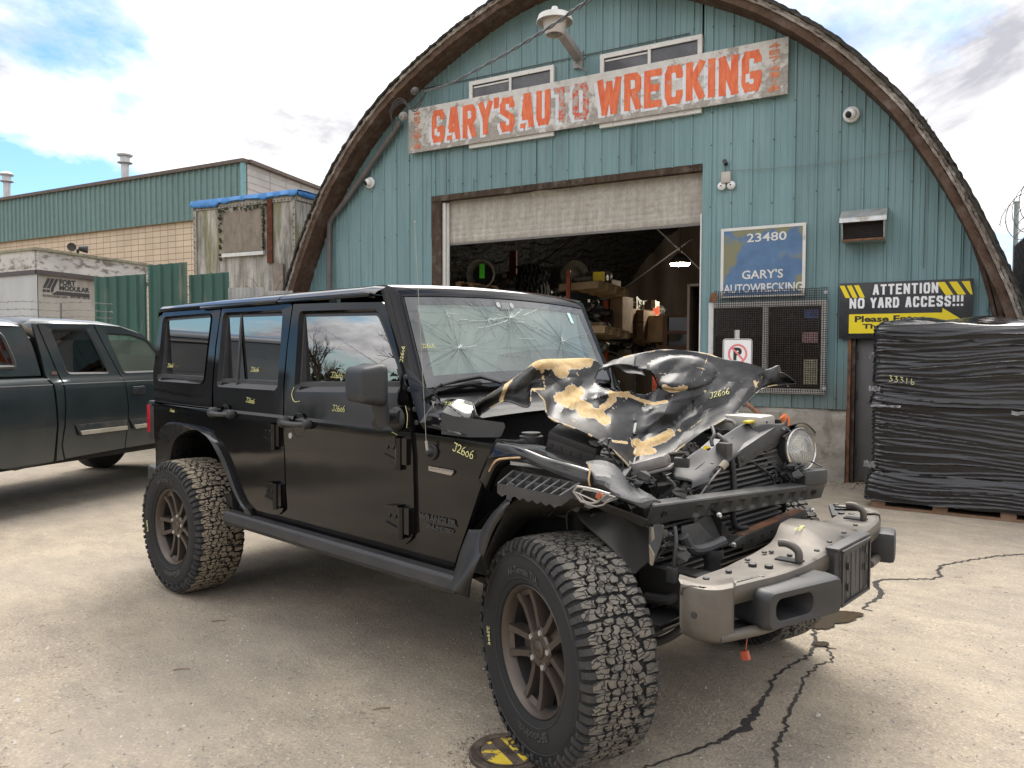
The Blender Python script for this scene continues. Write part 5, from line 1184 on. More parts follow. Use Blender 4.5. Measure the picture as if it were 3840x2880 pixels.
# ---- side shells and doors on both sides
AR = [SPx(*q, .0) for q in [(600, 1735), (605.8, 1640), (619, 1601), (645, 1592), (689.9, 1595), (744, 1609), (784.8, 1631), (812, 1663), (852.6, 1742), (893.3, 1837), (915, 1880), (934, 1915)]]
tub = [(-3.462, 1.135), (-3.458, .95), (-3.44, .725)]+AR+[(-2.20, .56), (-1.2, .558), (-.60, .562), SPx(1696, 2134), SPx(1745, 1990), SPx(1792, 1850), SPx(1830, 1745), SPx(1858, 1668), (-.60, 1.125), (-.84, 1.130)]
def side_parts(side):
    panel('side_body', tub, [], M_paint2, SU, side, dy=-.004)
    fd = panel('front_door', offset_poly(FD, .0022), [WF], M_paint, SU, side, dy=.010)
    rd = panel('rear_door', offset_poly(RD, .0022), [WR], M_paint, SU, side, dy=.010)
    window(side, WF, 'front', fd); window(side, WR, 'rear', rd, (SPx(*c1(1475, 470)), SPx(*c1(1408, 1450))))
    hinge(side, (-.985, 1.100), fd); hinge(side, (-.972, .797), fd); hinge(side, SPx(*c4(12, 285)), rd, .95); hinge(side, SPx(*c4(28, 737)), rd, .95)
    handle(side, SPx(1082, 1580)[0], SPx(1082, 1580)[1], fd); handle(side, SPx(815, 1545)[0], SPx(815, 1545)[1], rd)
    # hardtop side
    HQ = [(-3.462, 1.145)]+[SPx(*q) for q in [(576, 1403), (592, 1267), (606, 1190), (616.6, 1166.6)]]+[SPx(825.5, 1147), SPx(829.6, 1166), SPx(810, 1294), SPx(796.5, 1450), SPx(795, 1530)]
    ht = panel('hardtop_side', HQ, [WQ], M_paint, SU, side, dy=.004); window(side, WQ, 'quarter', ht, lip=.012)
    g = MB(); yb = side*.801; g.prism([(-3.455, side*.792, 1.137), (-2.64, side*.792, 1.122), (-2.64, side*.812, 1.118), (-3.455, side*.812, 1.133)], (0, 0, -.012)); g.build('belt_lip', M_paint, SU, smooth=30)
    # key hole on the front door
    g = MB(); kx, kz = SPx(1096, 1633); g.lathe([(0, .016), (.004, .015), (.005, .009), (.003, 0)], (kx, side*(ysf(kz)+.010), kz), (0, side, 0), 14); g.build('key_lock', M_steel, fd)
    # rear flare
    O_ = [SPx(*q) for q in [(597, 1747), (600.4, 1721), (605.8, 1618), (619, 1591), (641, 1582), (689.9, 1587), (744, 1602), (784.8, 1623.6), (812, 1656), (852.6, 1734.8), (893.3, 1829.7), (915, 1873), (934, 1905), (938, 1925)]]
    ff = [(-.04, -.01), (-.035, 0), (-.03, .02), (-.02, .03), (0, .035), (.0, .035), (.01, .035), (.02, .03), (.03, .02), (.03, .01), (.03, 0), (.03, 0), (.02, 0), (.01, -.02)]
    I_ = [SPx(*q, .06) for q in [(612, 1745), (620, 1729), (628, 1680), (645, 1643), (684.4, 1618), (714.3, 1613), (744, 1621), (774, 1646), (803.8, 1681), (833.6, 1746), (863.5, 1832), (890, 1890), (912, 1915), (925, 1935)]]
    g = MB(); ro = crom([(x, side*ysf(z), z) for x, z in O_], 3); rm = crom([(x-(0), side*(ysf(z)+.034), z-.002) for x, z in O_], 3); ri = crom([(x, side*(ysf(z)+.032), z) for x, z in I_], 3); rb = crom([(x, side*(ysf(z)-.10), z) for x, z in I_], 3)
    rmm = [(a*.8+b_*.2)+np.array([0, side*.006, 0]) for a, b_ in zip(rm, ri)]
    g.grid([ro, rmm, ri, rb]); g.build('rear_flare', pm('flare_black', (.008, .008, .009), .25, dust=.10, dustc=(.12, .11, .10)), SU, smooth=50)
both(side_parts)
# rocker step bar
def rocker(side):
    g = MB(); x0 = SPx(*c5(975, 760), .04)[0]; x1 = -.50
    prof = [(.80, .575), (.845, .572), (.858, .56), (.862, .52), (.850, .497), (.79, .50)]
    rows = [[(x, side*y, z) for y, z in prof] for x in (x0, x0+.012, x1-.01, x1)]
    rows[0] = [(x0, side*(.83+(y-.83)*.7), .535+(z-.535)*.7) for y, z in prof]
    g.grid(rows, closev=True); n0 = len(prof); g.add(rows[0], [tuple(range(n0))]); g.add(rows[-1], [tuple(range(n0))]); g.build('rock_rail', M_blkpl, SU, smooth=30, bevel=.004)
both(rocker)
# underbody, floor, frame rails
g = MB(); g.box((-1.75, 0, .60), (3.3, 1.5, .06)); g.build('floor_pan', M_under, SU)
for y in (-.42, .42): g = MB(); g.box((-1.72, y, .50), (3.5, .08, .13)); g.build('frame_rail', M_under, SU)
for x in (0, -2.947):
    g = MB(); g.tube([(x, -.72, .41), (x, .72, .41)], .045, 12); g.lathe([(-.13, .04), (-.10, .10), (0, .14), (.10, .10), (.13, .04)], (x, .10 if x == 0 else 0, .41), (0, 1, 0), 16); g.build('axle', M_under, SU)
g = MB(); g.tube([(-.1, -.5, .36), (-1.0, -.42, .46)], .025, 8); g.build('control_arm', M_under, SU)
g = MB(); g.tube([(-2.9, -.5, .36), (-2.0, -.42, .48)], .028, 8); g.lathe([(0, .02), (.0, .05), (.10, .05), (.10, .02)], (-2.0, -.47, .46), (0, 1, 0), 12); g.build('control_arm', M_under, SU)
g = MB(); g.box((-2.45, .0, .42), (.5, .9, .16), bev=.03); g.build('fuel_tank', M_under, SU)
g = MB(); g.tube([(-1.9, -.3, .42), (-2.5, -.35, .40)], .07, 12); g.build('muffler', M_under, SU)
# interior of the wheel houses
for side in (-1, 1):
    g = MB(); cx_ = -2.93; rows = []
    for k in range(19):
        t = rad(-5+190*k/18); rows.append([(cx_+.50*math.cos(t), side*.79, .56+.46*math.sin(t)), (cx_+.50*math.cos(t), side*.40, .56+.46*math.sin(t))])
    g.grid(rows); g.add([(cx_-.55, side*.40, .3), (cx_+.55, side*.40, .3), (cx_+.55, side*.40, 1.05), (cx_-.55, side*.40, 1.05)], [(0, 1, 2, 3)]); g.build('rear_wheel_house', M_under, SU, smooth=40)
# ---- roof
def roof_z(x): return 1.795-.012*max(0, (-x-2.6))*1.1
def roofsec(x, y1=.62, zc=.028):
    pts = []; ze = roof_z(x)
    side_y = ysf(1.745)
    prof = [(side_y+.012, 1.742), (side_y+.014, 1.762), (side_y-.004, 1.778), (side_y-.045, ze-.002), (side_y-.10, ze+.010), (.40, ze+.022), (.2, ze+.027), (0, ze+.028)]
    L = [(x, -y, z) for y, z in prof]; return L+[(x, y, z) for y, z in prof[-2::-1]]
xs_ = [-3.56, -3.55, -3.50, -3.3, -3.0, -2.6, -2.2, -2.02]
g = MB(); rows = []
for i, x in enumerate(xs_):
    r_ = roofsec(max(x, -3.5))
    sx_ = {-3.56: .93, -3.55: .97}.get(x, 1.0)
    rows.append([(x, p[1]*(1 if i > 1 else .985), p[2]-(.055 if i == 0 else (.02 if i == 1 else 0))*(1 if p[2] > 1.75 else .3)) for p in r_])
g.grid(rows); g.build('hardtop_roof', M_paint, SU, smooth=50)
g = MB(); g.grid([roofsec(x) for x in (-2.008, -1.6, -1.32, -1.26)]+[[(p[0]+.055, p[1]*.995, p[2]-.012) for p in roofsec(-1.235)]]); g.build('roof_panel', M_paint, SU, smooth=50)
for side in (-1, 1):
    g = MB()
    for xa, xb in ((-2.90, -2.02), (-2.005, -1.20)):
        y = side*(ysf(1.75)+.02); g.box(((xa+xb)/2, y, 1.748), (xb-xa, .022, .020), bev=.006)
    g.build('drip_rail', M_paint, SU, smooth=40)
# rear wall and lights
g = MB(); g.add([(-3.462, -.79, .70), (-3.462, .79, .70), (-3.462, .786, 1.14), (-3.50, .70, 1.30), (-3.56, .64, 1.76), (-3.56, -.64, 1.76), (-3.50, -.70, 1.30), (-3.462, -.786, 1.14)], [(0, 1, 2, 7), (7, 2, 3, 6), (6, 3, 4, 5)]); g.build('tailgate', M_paint, SU)
for side in (-1, 1):
    g = MB(); g.box((-3.505, side*.735, 1.02), (.085, .13, .26), bev=.012); tl = g.build('tail_light_housing', M_blkpl, SU)
    g = MB(); g.box((-3.535, side*.737, 1.03), (.05, .136, .19), bev=.01); g.build('tail_light_lens', pm('red_lens', (.35, .01, .02), .12, spec=.7), tl)
g = MB(); g.prism([(-3.44, -.80, .70), (-3.62, -.78, .70), (-3.68, -.70, .70), (-3.70, .70, .70), (-3.62, .78, .70), (-3.44, .80, .70)], (0, 0, -.19)); g.build('rear_bumper', M_blkpl, SU, bevel=.012)
# ---- windshield frame, cowl
WB, WT = np.array([-.845, 0, 1.318]), np.array([-1.035, 0, 1.728])      # glass edge bottom / top at the near side
sl = WT-WB; sl /= np.linalg.norm(sl); wn = np.array([sl[2], 0, -sl[0]])
def WP(y, t, off=0.0, bow=.05):
    """y across, t 0 (bottom) .. 1 (top); glass is bowed forward in the middle"""
    return WB+(WT-WB)*t+np.array([0, y, 0])+wn*(off+bow*(1-(y/.72)**2)*1.0-0)
hb, ht_ = .700, .672
def wsec(w0, w1, t0, t1, off=0.0, nx=24, nt=10):
    rows = []
    for i in range(nt+1):
        t = i/nt; hw = w0+(w1-w0)*t; rows.append([WP(-hw+2*hw*j/nx, t0+(t1-t0)*t, off) for j in range(nx+1)])
    return rows
g = MB(); g.grid(wsec(hb, ht_, 0, 1)); ws = g.build('windshield', M_wind, SU, smooth=60, label='cracked windshield with radiating white fractures')
M_flr = pm('flare_dark', (.016, .016, .017), .45, dust=.12, dustc=(.12, .11, .10))
M_frit = pm('frit_black', (.05, .055, .052), .10, spec=.8, dust=.3, dustc=(.2, .19, .2))
def ring_poly(ins, off):
    P = []
    n = 12
    for j in range(n+1): P.append((-hb+ins+(2*(hb-ins))*j/n, 0+ins*2.2))
    for j in range(1, n): P.append((hb-ins+(ht_-hb)*j/n, ins*2.2+(1-ins*3.8)*j/n))
    for j in range(n+1): P.append((ht_-ins-(2*(ht_-ins))*j/n, 1-ins*1.6))
    for j in range(1, n): P.append((-(ht_-ins)-(hb-ht_)*j/n, 1-ins*1.6-(1-ins*3.8)*j/n))
    return [WP(y, t, off) for y, t in P]
g = MB(); loft(g, ring_poly(.0, .0012), ring_poly(.055, .0012)); g.build('dark_band', M_frit, SU, smooth=None)
# cracks in the glass
g = MB(); rr = random.Random(17); M_crack = pm('crack_white', (.62, .70, .67), .4)
def wpx(px, py): # pixel -> (y,t) on the mid glass plane
    q = onp(px, py, WB+wn*.03, wn); return float(q[1]), float(np.dot(q-WB, sl)/np.linalg.norm(WT-WB))
gd = MB()
def wline(pts, r, g=g):
    P = [WP(y, t, .003) for y, t in pts if -.69 < y < .69 and .02 < t < .98]
    if len(P) > 1: g.tube(P, r, 3, cap=False)
w_ = lambda x, y: (1500+x/2.765, 1080+y/2.765)
for (cx_, cy_, n_, L_, big) in ((605, 620, 46, 420, 1), (1665, 560, 44, 380, 1), (1110, 330, 36, 450, 1), (890, 340, 24, 300, 0), (480, 260, 10, 300, 0)):
    yc, tc_ = wpx(*w_(cx_, cy_))
    for k in range(n_):
        a = 2*math.pi*k/n_+rr.uniform(-.1, .1); l = L_/2.765/600*rr.uniform(.3, 1.5)*(1.6 if abs(math.sin(a)) < .45 else .75); y, t = yc, tc_; pts = [(y, t)]; da = rr.uniform(-.07, .07)
        for s_ in range(9):
            a += da+rr.uniform(-.10, .10); y += math.cos(a)*l/9; t += math.sin(a)*l/9*1.9; pts.append((y, t))
        wline(pts, .00042, gd); 
        if k % 8 == 0: wline(pts[:rr.choice((2, 3))], .0007)
    for k in range(14 if big else 5):
        a = rr.uniform(0, 6.28); l = rr.uniform(.01, .05); wline([(yc, tc_), (yc+math.cos(a)*l*.5+rr.uniform(-.005, .005), tc_+math.sin(a)*l), (yc+math.cos(a)*l, tc_+math.sin(a)*l*2)], .0009)
for pts in ([(640, 110), (720, 190), (830, 270), (890, 350)], [(780, 110), (820, 160), (880, 240), (960, 290), (1090, 320)], [(890, 350), (1000, 330), (1090, 320), (1230, 340), (1270, 355)], [(600, 330), (700, 345), (780, 355), (890, 345)], [(800, 430), (900, 410), (1000, 385), (1090, 350)], [(1120, 370), (1190, 378), (1250, 372)], [(1130, 330), (1180, 290), (1240, 240)], [(1250, 300), (1330, 270), (1400, 240)], [(1200, 540), (1240, 545), (1300, 545), (1360, 546)], [(1110, 350), (1300, 400), (1450, 450), (1620, 530)]):
    P = crom([np.array(wpx(*w_(*q))) for q in pts], 6); wline([(p[0]+rr.uniform(-.003, .003), p[1]+rr.uniform(-.006, .006)) for p in P], .0008)
g.build('glass_cracks', M_crack, ws, smooth=None); gd.build('fine_cracks', pm('fine_crack_grey', (.10, .13, .125), .5), ws, smooth=None)  # finer fractures drawn as thin dark grey lines
# pale sheet added behind the glass to imitate reflected sky; lower far side open
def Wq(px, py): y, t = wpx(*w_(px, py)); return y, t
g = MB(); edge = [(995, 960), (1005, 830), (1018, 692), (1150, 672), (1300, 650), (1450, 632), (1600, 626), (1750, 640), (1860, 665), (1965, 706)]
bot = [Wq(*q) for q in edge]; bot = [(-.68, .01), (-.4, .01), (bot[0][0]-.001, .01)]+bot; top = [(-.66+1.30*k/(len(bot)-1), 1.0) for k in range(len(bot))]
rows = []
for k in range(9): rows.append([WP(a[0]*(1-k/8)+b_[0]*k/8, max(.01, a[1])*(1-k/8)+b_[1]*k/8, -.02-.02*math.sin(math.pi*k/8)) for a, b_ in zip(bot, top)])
g.grid(rows); g.build('sky_reflection_sheet', pm('sky_reflection_sheet', (.47, .50, .48), .9, var=.05), SU, smooth=60)
g = MB(); yc, tc_ = wpx(*w_(1065, 215)); X_ = np.array([0, 1.0, 0])
g.add([WP(yc+a, tc_+b_, .0022) for a, b_ in ((-.075, .06), (.075, .06), (.068, .0), (.045, -.05), (-.045, -.05), (-.068, .0))], [(0, 1, 2, 3, 4, 5)]); g.build('mirror_patch', M_frit, ws)
g = MB()
for k in range(7): g.add([WP(yc-.027+k*.008+a, tc_+b_, .0035) for a, b_ in ((0, .045), (.004, .045), (.004, -.03), (0, -.03))], [(0, 1, 2, 3)])
for s_ in (-1, 1): g.add([WP(yc+s_*.05+.015*math.cos(rad(30*k)), tc_+.02+.035*math.sin(rad(30*k)), .0035) for k in range(12)], [tuple(range(12))])
g.build('grille_emblem', pm('emblem_grey', (.4, .42, .42), .5), ws, smooth=None)
g = MB(); yc, tc_ = wpx(*w_(1766, 310)); g.add([WP(yc+a, tc_+b_, .0035) for a, b_ in ((-.018, .07), (.012, .07), (.02, -.075), (-.01, -.075))], [(0, 1, 2, 3)]); g.build('sticker', pm('pale_sticker', (.55, .75, .75), .4), ws, smooth=None)
# frame around the glass
def fr_ring(db, dt, ds, off, ds2=None):
    P = []; n = 14; W0, W1 = hb+ds, ht_+ds
    for j in range(n+1): P.append((-W0+2*W0*j/n, -db))
    for j in range(1, n): P.append((W0+(W1-W0)*j/n, -db+(1+dt+db)*j/n))
    for j in range(n+1): P.append((W1-2*W1*j/n, 1+dt))
    for j in range(1, n): P.append((-W1-(W0-W1)*j/n, 1+dt-(1+dt+db)*j/n))
    return [WP(y, t, off) for y, t in P]
g = MB(); loft(g, fr_ring(0, 0, 0, -.004), fr_ring(.012, .012, .007, -.004)); g.build('glass_gasket', M_rub, SU)
g = MB(); loft(g, fr_ring(.012, .012, .007, .002), fr_ring(.05, .10, .035, .004)); loft(g, fr_ring(.05, .10, .035, .004), fr_ring(.06, .16, .055, -.018)); loft(g, fr_ring(.06, .16, .055, -.018), fr_ring(.06, .15, .062, -.06)); wf = g.build('windshield_frame', M_paint, SU, smooth=50)
for side in (-1, 1):
    g = MB(); # lower pillar cover
    g.prism([WP(side*.70, -.02, .012, .0), WP(side*.762, .22, -.01, .0), WP(side*.775, -.02, -.01, .0), WP(side*.785, -.35, 0, 0), (-.77, side*.76, 1.135), (-.70, side*.70, 1.19), WP(side*.66, -.12, .02, 0)], (.0, side*.012, 0)); g.build('pillar_cover', M_paint, SU, smooth=30)
    g = MB()
    for (px, py) in ((1524, 1413), (1537, 1460), (1633, 1468), (1628, 1496), (1556, 1535), (1563, 1585)):
        q = S(px, py, -.775 if px < 1600 else -.70); q[1] *= -side; g.lathe([(0, .012), (.004, .012), (.008, .007), (.009, 0)], q, (.45, side*.85, .2), 10)
    g.build('frame_bolts', M_blkpl, wf)
# cowl
g = MB(); rows = []
for (x, z, hw) in ((-.86, 1.285, .70), (-.80, 1.262, .71), (-.77, 1.215, .72), (-.72, 1.195, .70), (-.62, 1.185, .69)): rows.append([(x, -hw+2*hw*j/10, z+.02*(1-(j/5-1)**2)) for j in range(11)])
g.grid(rows); g.build('cowl_grille', M_blkpl, SU, smooth=40)
g = MB(); rows = []
for px_, row in enumerate([[(1597, 1600, -.79), (1650, 1612, -.79), (1710, 1625, -.79), (1745, 1632, -.79)], [(1594, 1585, -.79), (1650, 1590, -.79), (1712, 1600, -.77), (1750, 1600, -.74)], [(1604, 1548, -.76), (1660, 1545, -.75), (1715, 1560, -.73), (1760, 1570, -.70)], [(1640, 1515, -.72), (1680, 1515, -.70), (1730, 1525, -.68), (1775, 1535, -.66)], [(1680, 1495, -.66), (1720, 1497, -.64), (1760, 1505, -.60), (1800, 1520, -.58)]]): rows.append([S(*q) for q in row])
g.grid([crom(r_, 5) for r_ in rows]); g.build('cowl_corner', M_paint, SU, smooth=60)
g = MB(); g.grid([[S(*q) for q in r_] for r_ in [[(1655, 1545, -.79), (1700, 1560, -.78), (1890, 1585, -.72), (1895, 1600, -.72)], [(1655, 1628, -.79), (1760, 1640, -.78), (1870, 1640, -.72), (1880, 1635, -.72)]]]); g.build('cowl_panel', M_blkpl, SU)
# dashboard, seats, wheel behind the glass
g = MB(); g.box((-1.12, 0, 1.10), (.42, 1.35, .22), bev=.03); g.box((-1.0, 0, 1.22), (.25, 1.35, .05), bev=.02); g.build('dashboard', M_int, SU)
for x in (-1.75, -2.55):
    for y in (-.36, .36):
        g = MB(); g.box((x+.15, y, .88), (.5, .46, .16), bev=.05); g.box((x-.13, y, 1.18), (.14, .44, .62), X=(.97, 0, .24), Z=(-.24, 0, .97), bev=.05); g.box((x-.24, y, 1.55), (.10, .26, .17), bev=.04); g.build('seat', M_int, SU, smooth=50)
g = MB(); g.tube([(-1.38+.05*math.cos(t), .36+.19*math.sin(t), 1.18+.18*math.cos(t)) for t in [2*math.pi*k/24 for k in range(24)]], .014, 8, closed=True); g.build('steering_wheel', M_int, SU)
for x in (-1.55, -2.35, -3.3):
    g = MB(); g.tube([(x, -.66, .9), (x, -.64, 1.5), (x, -.56, 1.70), (x, 0, 1.73), (x, .56, 1.70), (x, .64, 1.5), (x, .66, .9)], .03, 8); g.build('roll_bar', M_int, SU)
# wiper and antenna
g = MB(); P = [onp(*w_(*q), WB+wn*.06, wn) for q in ((345, 1040), (430, 1005), (640, 965), (820, 930), (900, 945))]; g.tube(crom(P, 4), .007, 6); P = [onp(*w_(*q), WB+wn*.075, wn) for q in ((430, 1005), (600, 955), (820, 915), (1050, 985))]; g.tube(P, .008, 6); g.build('wiper', M_blkpl, SU)
ax, az = SPx(1620, 1696)
g = MB(); g.lathe([(0, .035), (.008, .032), (.010, .02), (.03, .012), (.035, 0)], (ax, -.80, az), (0, -1, 0), 18); an = g.build('antenna_base', M_rub, SU)
top = S(1555, 835, -.83); g = MB(); g.tube([(ax, -.825, az), (ax-.004, -.83, az+.05)], .006, 8); g.tube([(ax-.004, -.83, az+.05), tuple(top)], .0012, 5); g.lathe([(0, 0), (0, .005), (.01, 0)], top, UP, 6); g.build('antenna_whip', pm('antenna_pale', (.30, .28, .24), .5), an)
# mirror
g = MB(); c_ = S(1372, 1442, -.95)
MX = np.array([.955, -.28, 0]); MX /= np.linalg.norm(MX); MY = np.cross(UP, MX)
bm = bmesh.new(); bmesh.ops.create_cube(bm, size=1)
for v in bm.verts: v.co = Vector((v.co.x*.250, v.co.y*.12, v.co.z*.180))
bmesh.ops.bevel(bm, geom=bm.edges[:], offset=.034, segments=4, affect='EDGES', profile=.55)
for v in bm.verts:
    if v.co.y < 0: v.co.x *= .90; v.co.z *= .86
g.bm(bm, lambda p: Vector(tuple(c_+MX*p.x+MY*p.y+UP*p.z))); mr = g.build('mirror_housing', M_blkpl, SU, smooth=50)
g = MB(); g.tube([c_+np.array([.055, .03, -.08]), c_+np.array([.06, .05, -.175])], [.036, .030], 10); q = S(1462, 1562, -.84); g.tube([c_+np.array([.03, .035, -.175]), tuple(q+np.array([-.03, .0, .0])), tuple(q+np.array([.045, .02, .0]))], [.026, .032, .03], 10)
g.lathe([(-.0, .055), (.012, .052), (.03, .03), (.035, 0)], S(1488, 1570, -.805)+np.array([0, 0, 0]), (0, -1, 0), 20); g.build('mirror_arm', M_blkpl, mr, smooth=50)
g = MB(); gm = c_+MY*.061; g.add([gm+MX*a+UP*b_ for a, b_ in ((-.09, -.07), (.09, -.07), (.09, .07), (-.09, .07))], [(0, 1, 2, 3)]); g.build('mirror_glass', pm('mirror_silver', (.7, .7, .7), .02, 1.0), mr)
# badge and lettering on the cowl side
bx0, bz1 = SPx(*c4(1268, 617)); bx1, bz0 = SPx(*c4(1458, 692)); yb = -.803
M_pew = pm('pewter', (.36, .33, .30), .35, .8, var=.1)
g = MB(); g.prism([(bx0, yb, bz1), (bx1, yb, bz1-.003), (bx1, yb, bz0+.01), (bx1-.015, yb, bz0), (bx0, yb, bz0+.006)], (0, -.006, 0)); bd = g.build('badge', M_pew, SU)
g = MB(); fit_text(g, '1941', (0, yb-.0068, 0), (1, 0, 0), UP, bx0+(bx1-bx0)*.42, bx1-.006, bz0+.019, bz1-.008, .06); 
jx = bx0+.006; jw = (bx1-bx0)*.36; jz = bz0+.018; jh = bz1-bz0-.028
g.add([(jx+jw*a, yb-.0068, jz+jh*b_) for a, b_ in ((0, .35), (.1, .8), (.35, .8), (.42, 1), (.48, .8), (.62, .75), (.98, .72), (.98, .3), (.85, .3), (.8, .05), (.66, .05), (.62, .3), (.36, .3), (.32, .05), (.18, .05), (.14, .3))], [tuple(range(16))]); g.build('badge_relief', pm('pewter_dark', (.07, .065, .06), .5), bd, smooth=None)
g = MB(); wx0, wz1 = SPx(*c4(1180, 1005)); wx1, wz0 = SPx(*c4(1500, 1090)); fit_text(g, 'WRANGLER', (0, -.8015, 0), (1, 0, 0), UP, -.782, -.545, .757, .787, .06); fit_text(g, 'UNLIMITED', (0, -.8015, 0), (1, 0, 0), UP, -.740, -.565, .727, .746, .05)
g.build('side_lettering', pm('grey_decal', (.020, .021, .023), .55), SU, smooth=None)
# yellow stock number scrawls
def onside(px, py, dy=.013):
    x, z = SPx(px, py, dy); return x, z
def scr(px, py, s_, ang=0, dy=.0135, r=.0016, txt='J2606'):
    x0, z0 = SPx(px, py, dy); ca, sa = math.cos(rad(ang)), math.sin(rad(ang))
    def fn(a, b_):
        x = x0+a*ca-b_*sa; z = z0+a*sa+b_*ca; return np.array([x, -(ysf(z)+dy), z])
    return txt, fn, s_, r
MKS = [(1340, 1535, .052, -3), (1250, 1400, .04, 0), (1035, 1510, .042, -2)]
g = MB()
for a in ((*c3(1555, 210), .026, -4), (*c4(508, 188), .029, 0), (*c4(1445, 495), .034, -12, .006), (*c3(505, 340), .018, -4, .004), (*c2(1880, 1140), .020, 86, .016)):
    t_, fn, s_, r = scr(*a[:3], ang=a[3], dy=(a[4] if len(a) > 4 else .0135)); scrawl(g, t_, fn, s_, .0011 if s_ < .03 else .0016)
for a in ((*c1(1620, 1265), .025), (*c1(470, 1205), .024), (*c2(885, 1350), .028)):
    t_, fn, s_, r = scr(a[0], a[1], a[2], dy=-.019); scrawl(g, t_, fn, s_, .0011)
yc, tc_ = wpx(*w_(255, 605))
scrawl(g, 'J2606', lambda a, b_: WP(yc+a, tc_+b_*2.2, .003), .020, .0011)
def arcs(pts, dy=.0135):
    P = []
    for q in pts: x, z = SPx(*q, dy); P.append(np.array([x, -(ysf(z)+dy), z]))
    g.tube(crom(P, 5), .0016, 5)
arcs([c4(213, 5), c4(195, 60), c4(215, 115), c4(258, 112)]); arcs([c4(1078, 148), c4(1095, 230), c4(1088, 320)]); arcs([c4(975, 352), c4(1015, 375)])
g.build('marker_scrawl', M_chalk, SU, smooth=None)
# ================================================================ WHEELS (local axes: y = axle, -y outward)
M_tyre = pm('tyre_rubber', (.020, .020, .021), .75, var=.2, vs=8, dust=.35, dustc=(.085, .078, .066), dscale=9, bs=.4, bsc=60)
def treadmat(name, c, k0, k1, dc):
    m, nt, b, o = newmat(name); k = ramp(nt, noi(nt, o, 11, 7, .65), [(k0, 0.0), (k1, 1.0)])
    vo = nt.nodes.new('ShaderNodeTexVoronoi'); vo.feature = 'DISTANCE_TO_EDGE'; vo.inputs['Scale'].default_value = 42; nt.links.new(vadd(nt, vmul(nt, o, (1, .45, 1)), vmul(nt, noi(nt, o, 30, 2, .5, 0, 1), (.02, .02, .02))), vo.inputs['Vector'])
    sip = ramp(nt, vo.outputs['Distance'], [(.02, 0.0), (.07, 1.0)])
    setn(nt, b, 'Base Color', mixc(nt, sip, (.018, .017, .016), mixc(nt, k, c, dc))); b.inputs['Roughness'].default_value = .85
    bump(nt, b, mth(nt, 'ADD', noi(nt, o, 120, 5, .7), sip), .8, .004); return m
M_tr1 = treadmat('tread_worn', (.065, .061, .054), .32, .62, (.165, .148, .122)); M_tr2 = treadmat('tread_dusty', (.15, .125, .090), .28, .50, (.30, .25, .18))
M_rim = pm('bronze_rim', (.088, .072, .060), .40, .65, var=.10, dust=.25, dustc=(.15, .12, .10))
M_dish = pm('brake_dark', (.02, .018, .017), .7, .3, var=.3)
M_groove = pm('groove_black', (.012, .012, .012), .9)
TR_, TW = .407, .140      # outer radius, half width of tread
def crown(y): return TR_-.006*(abs(y)/TW)**2.2
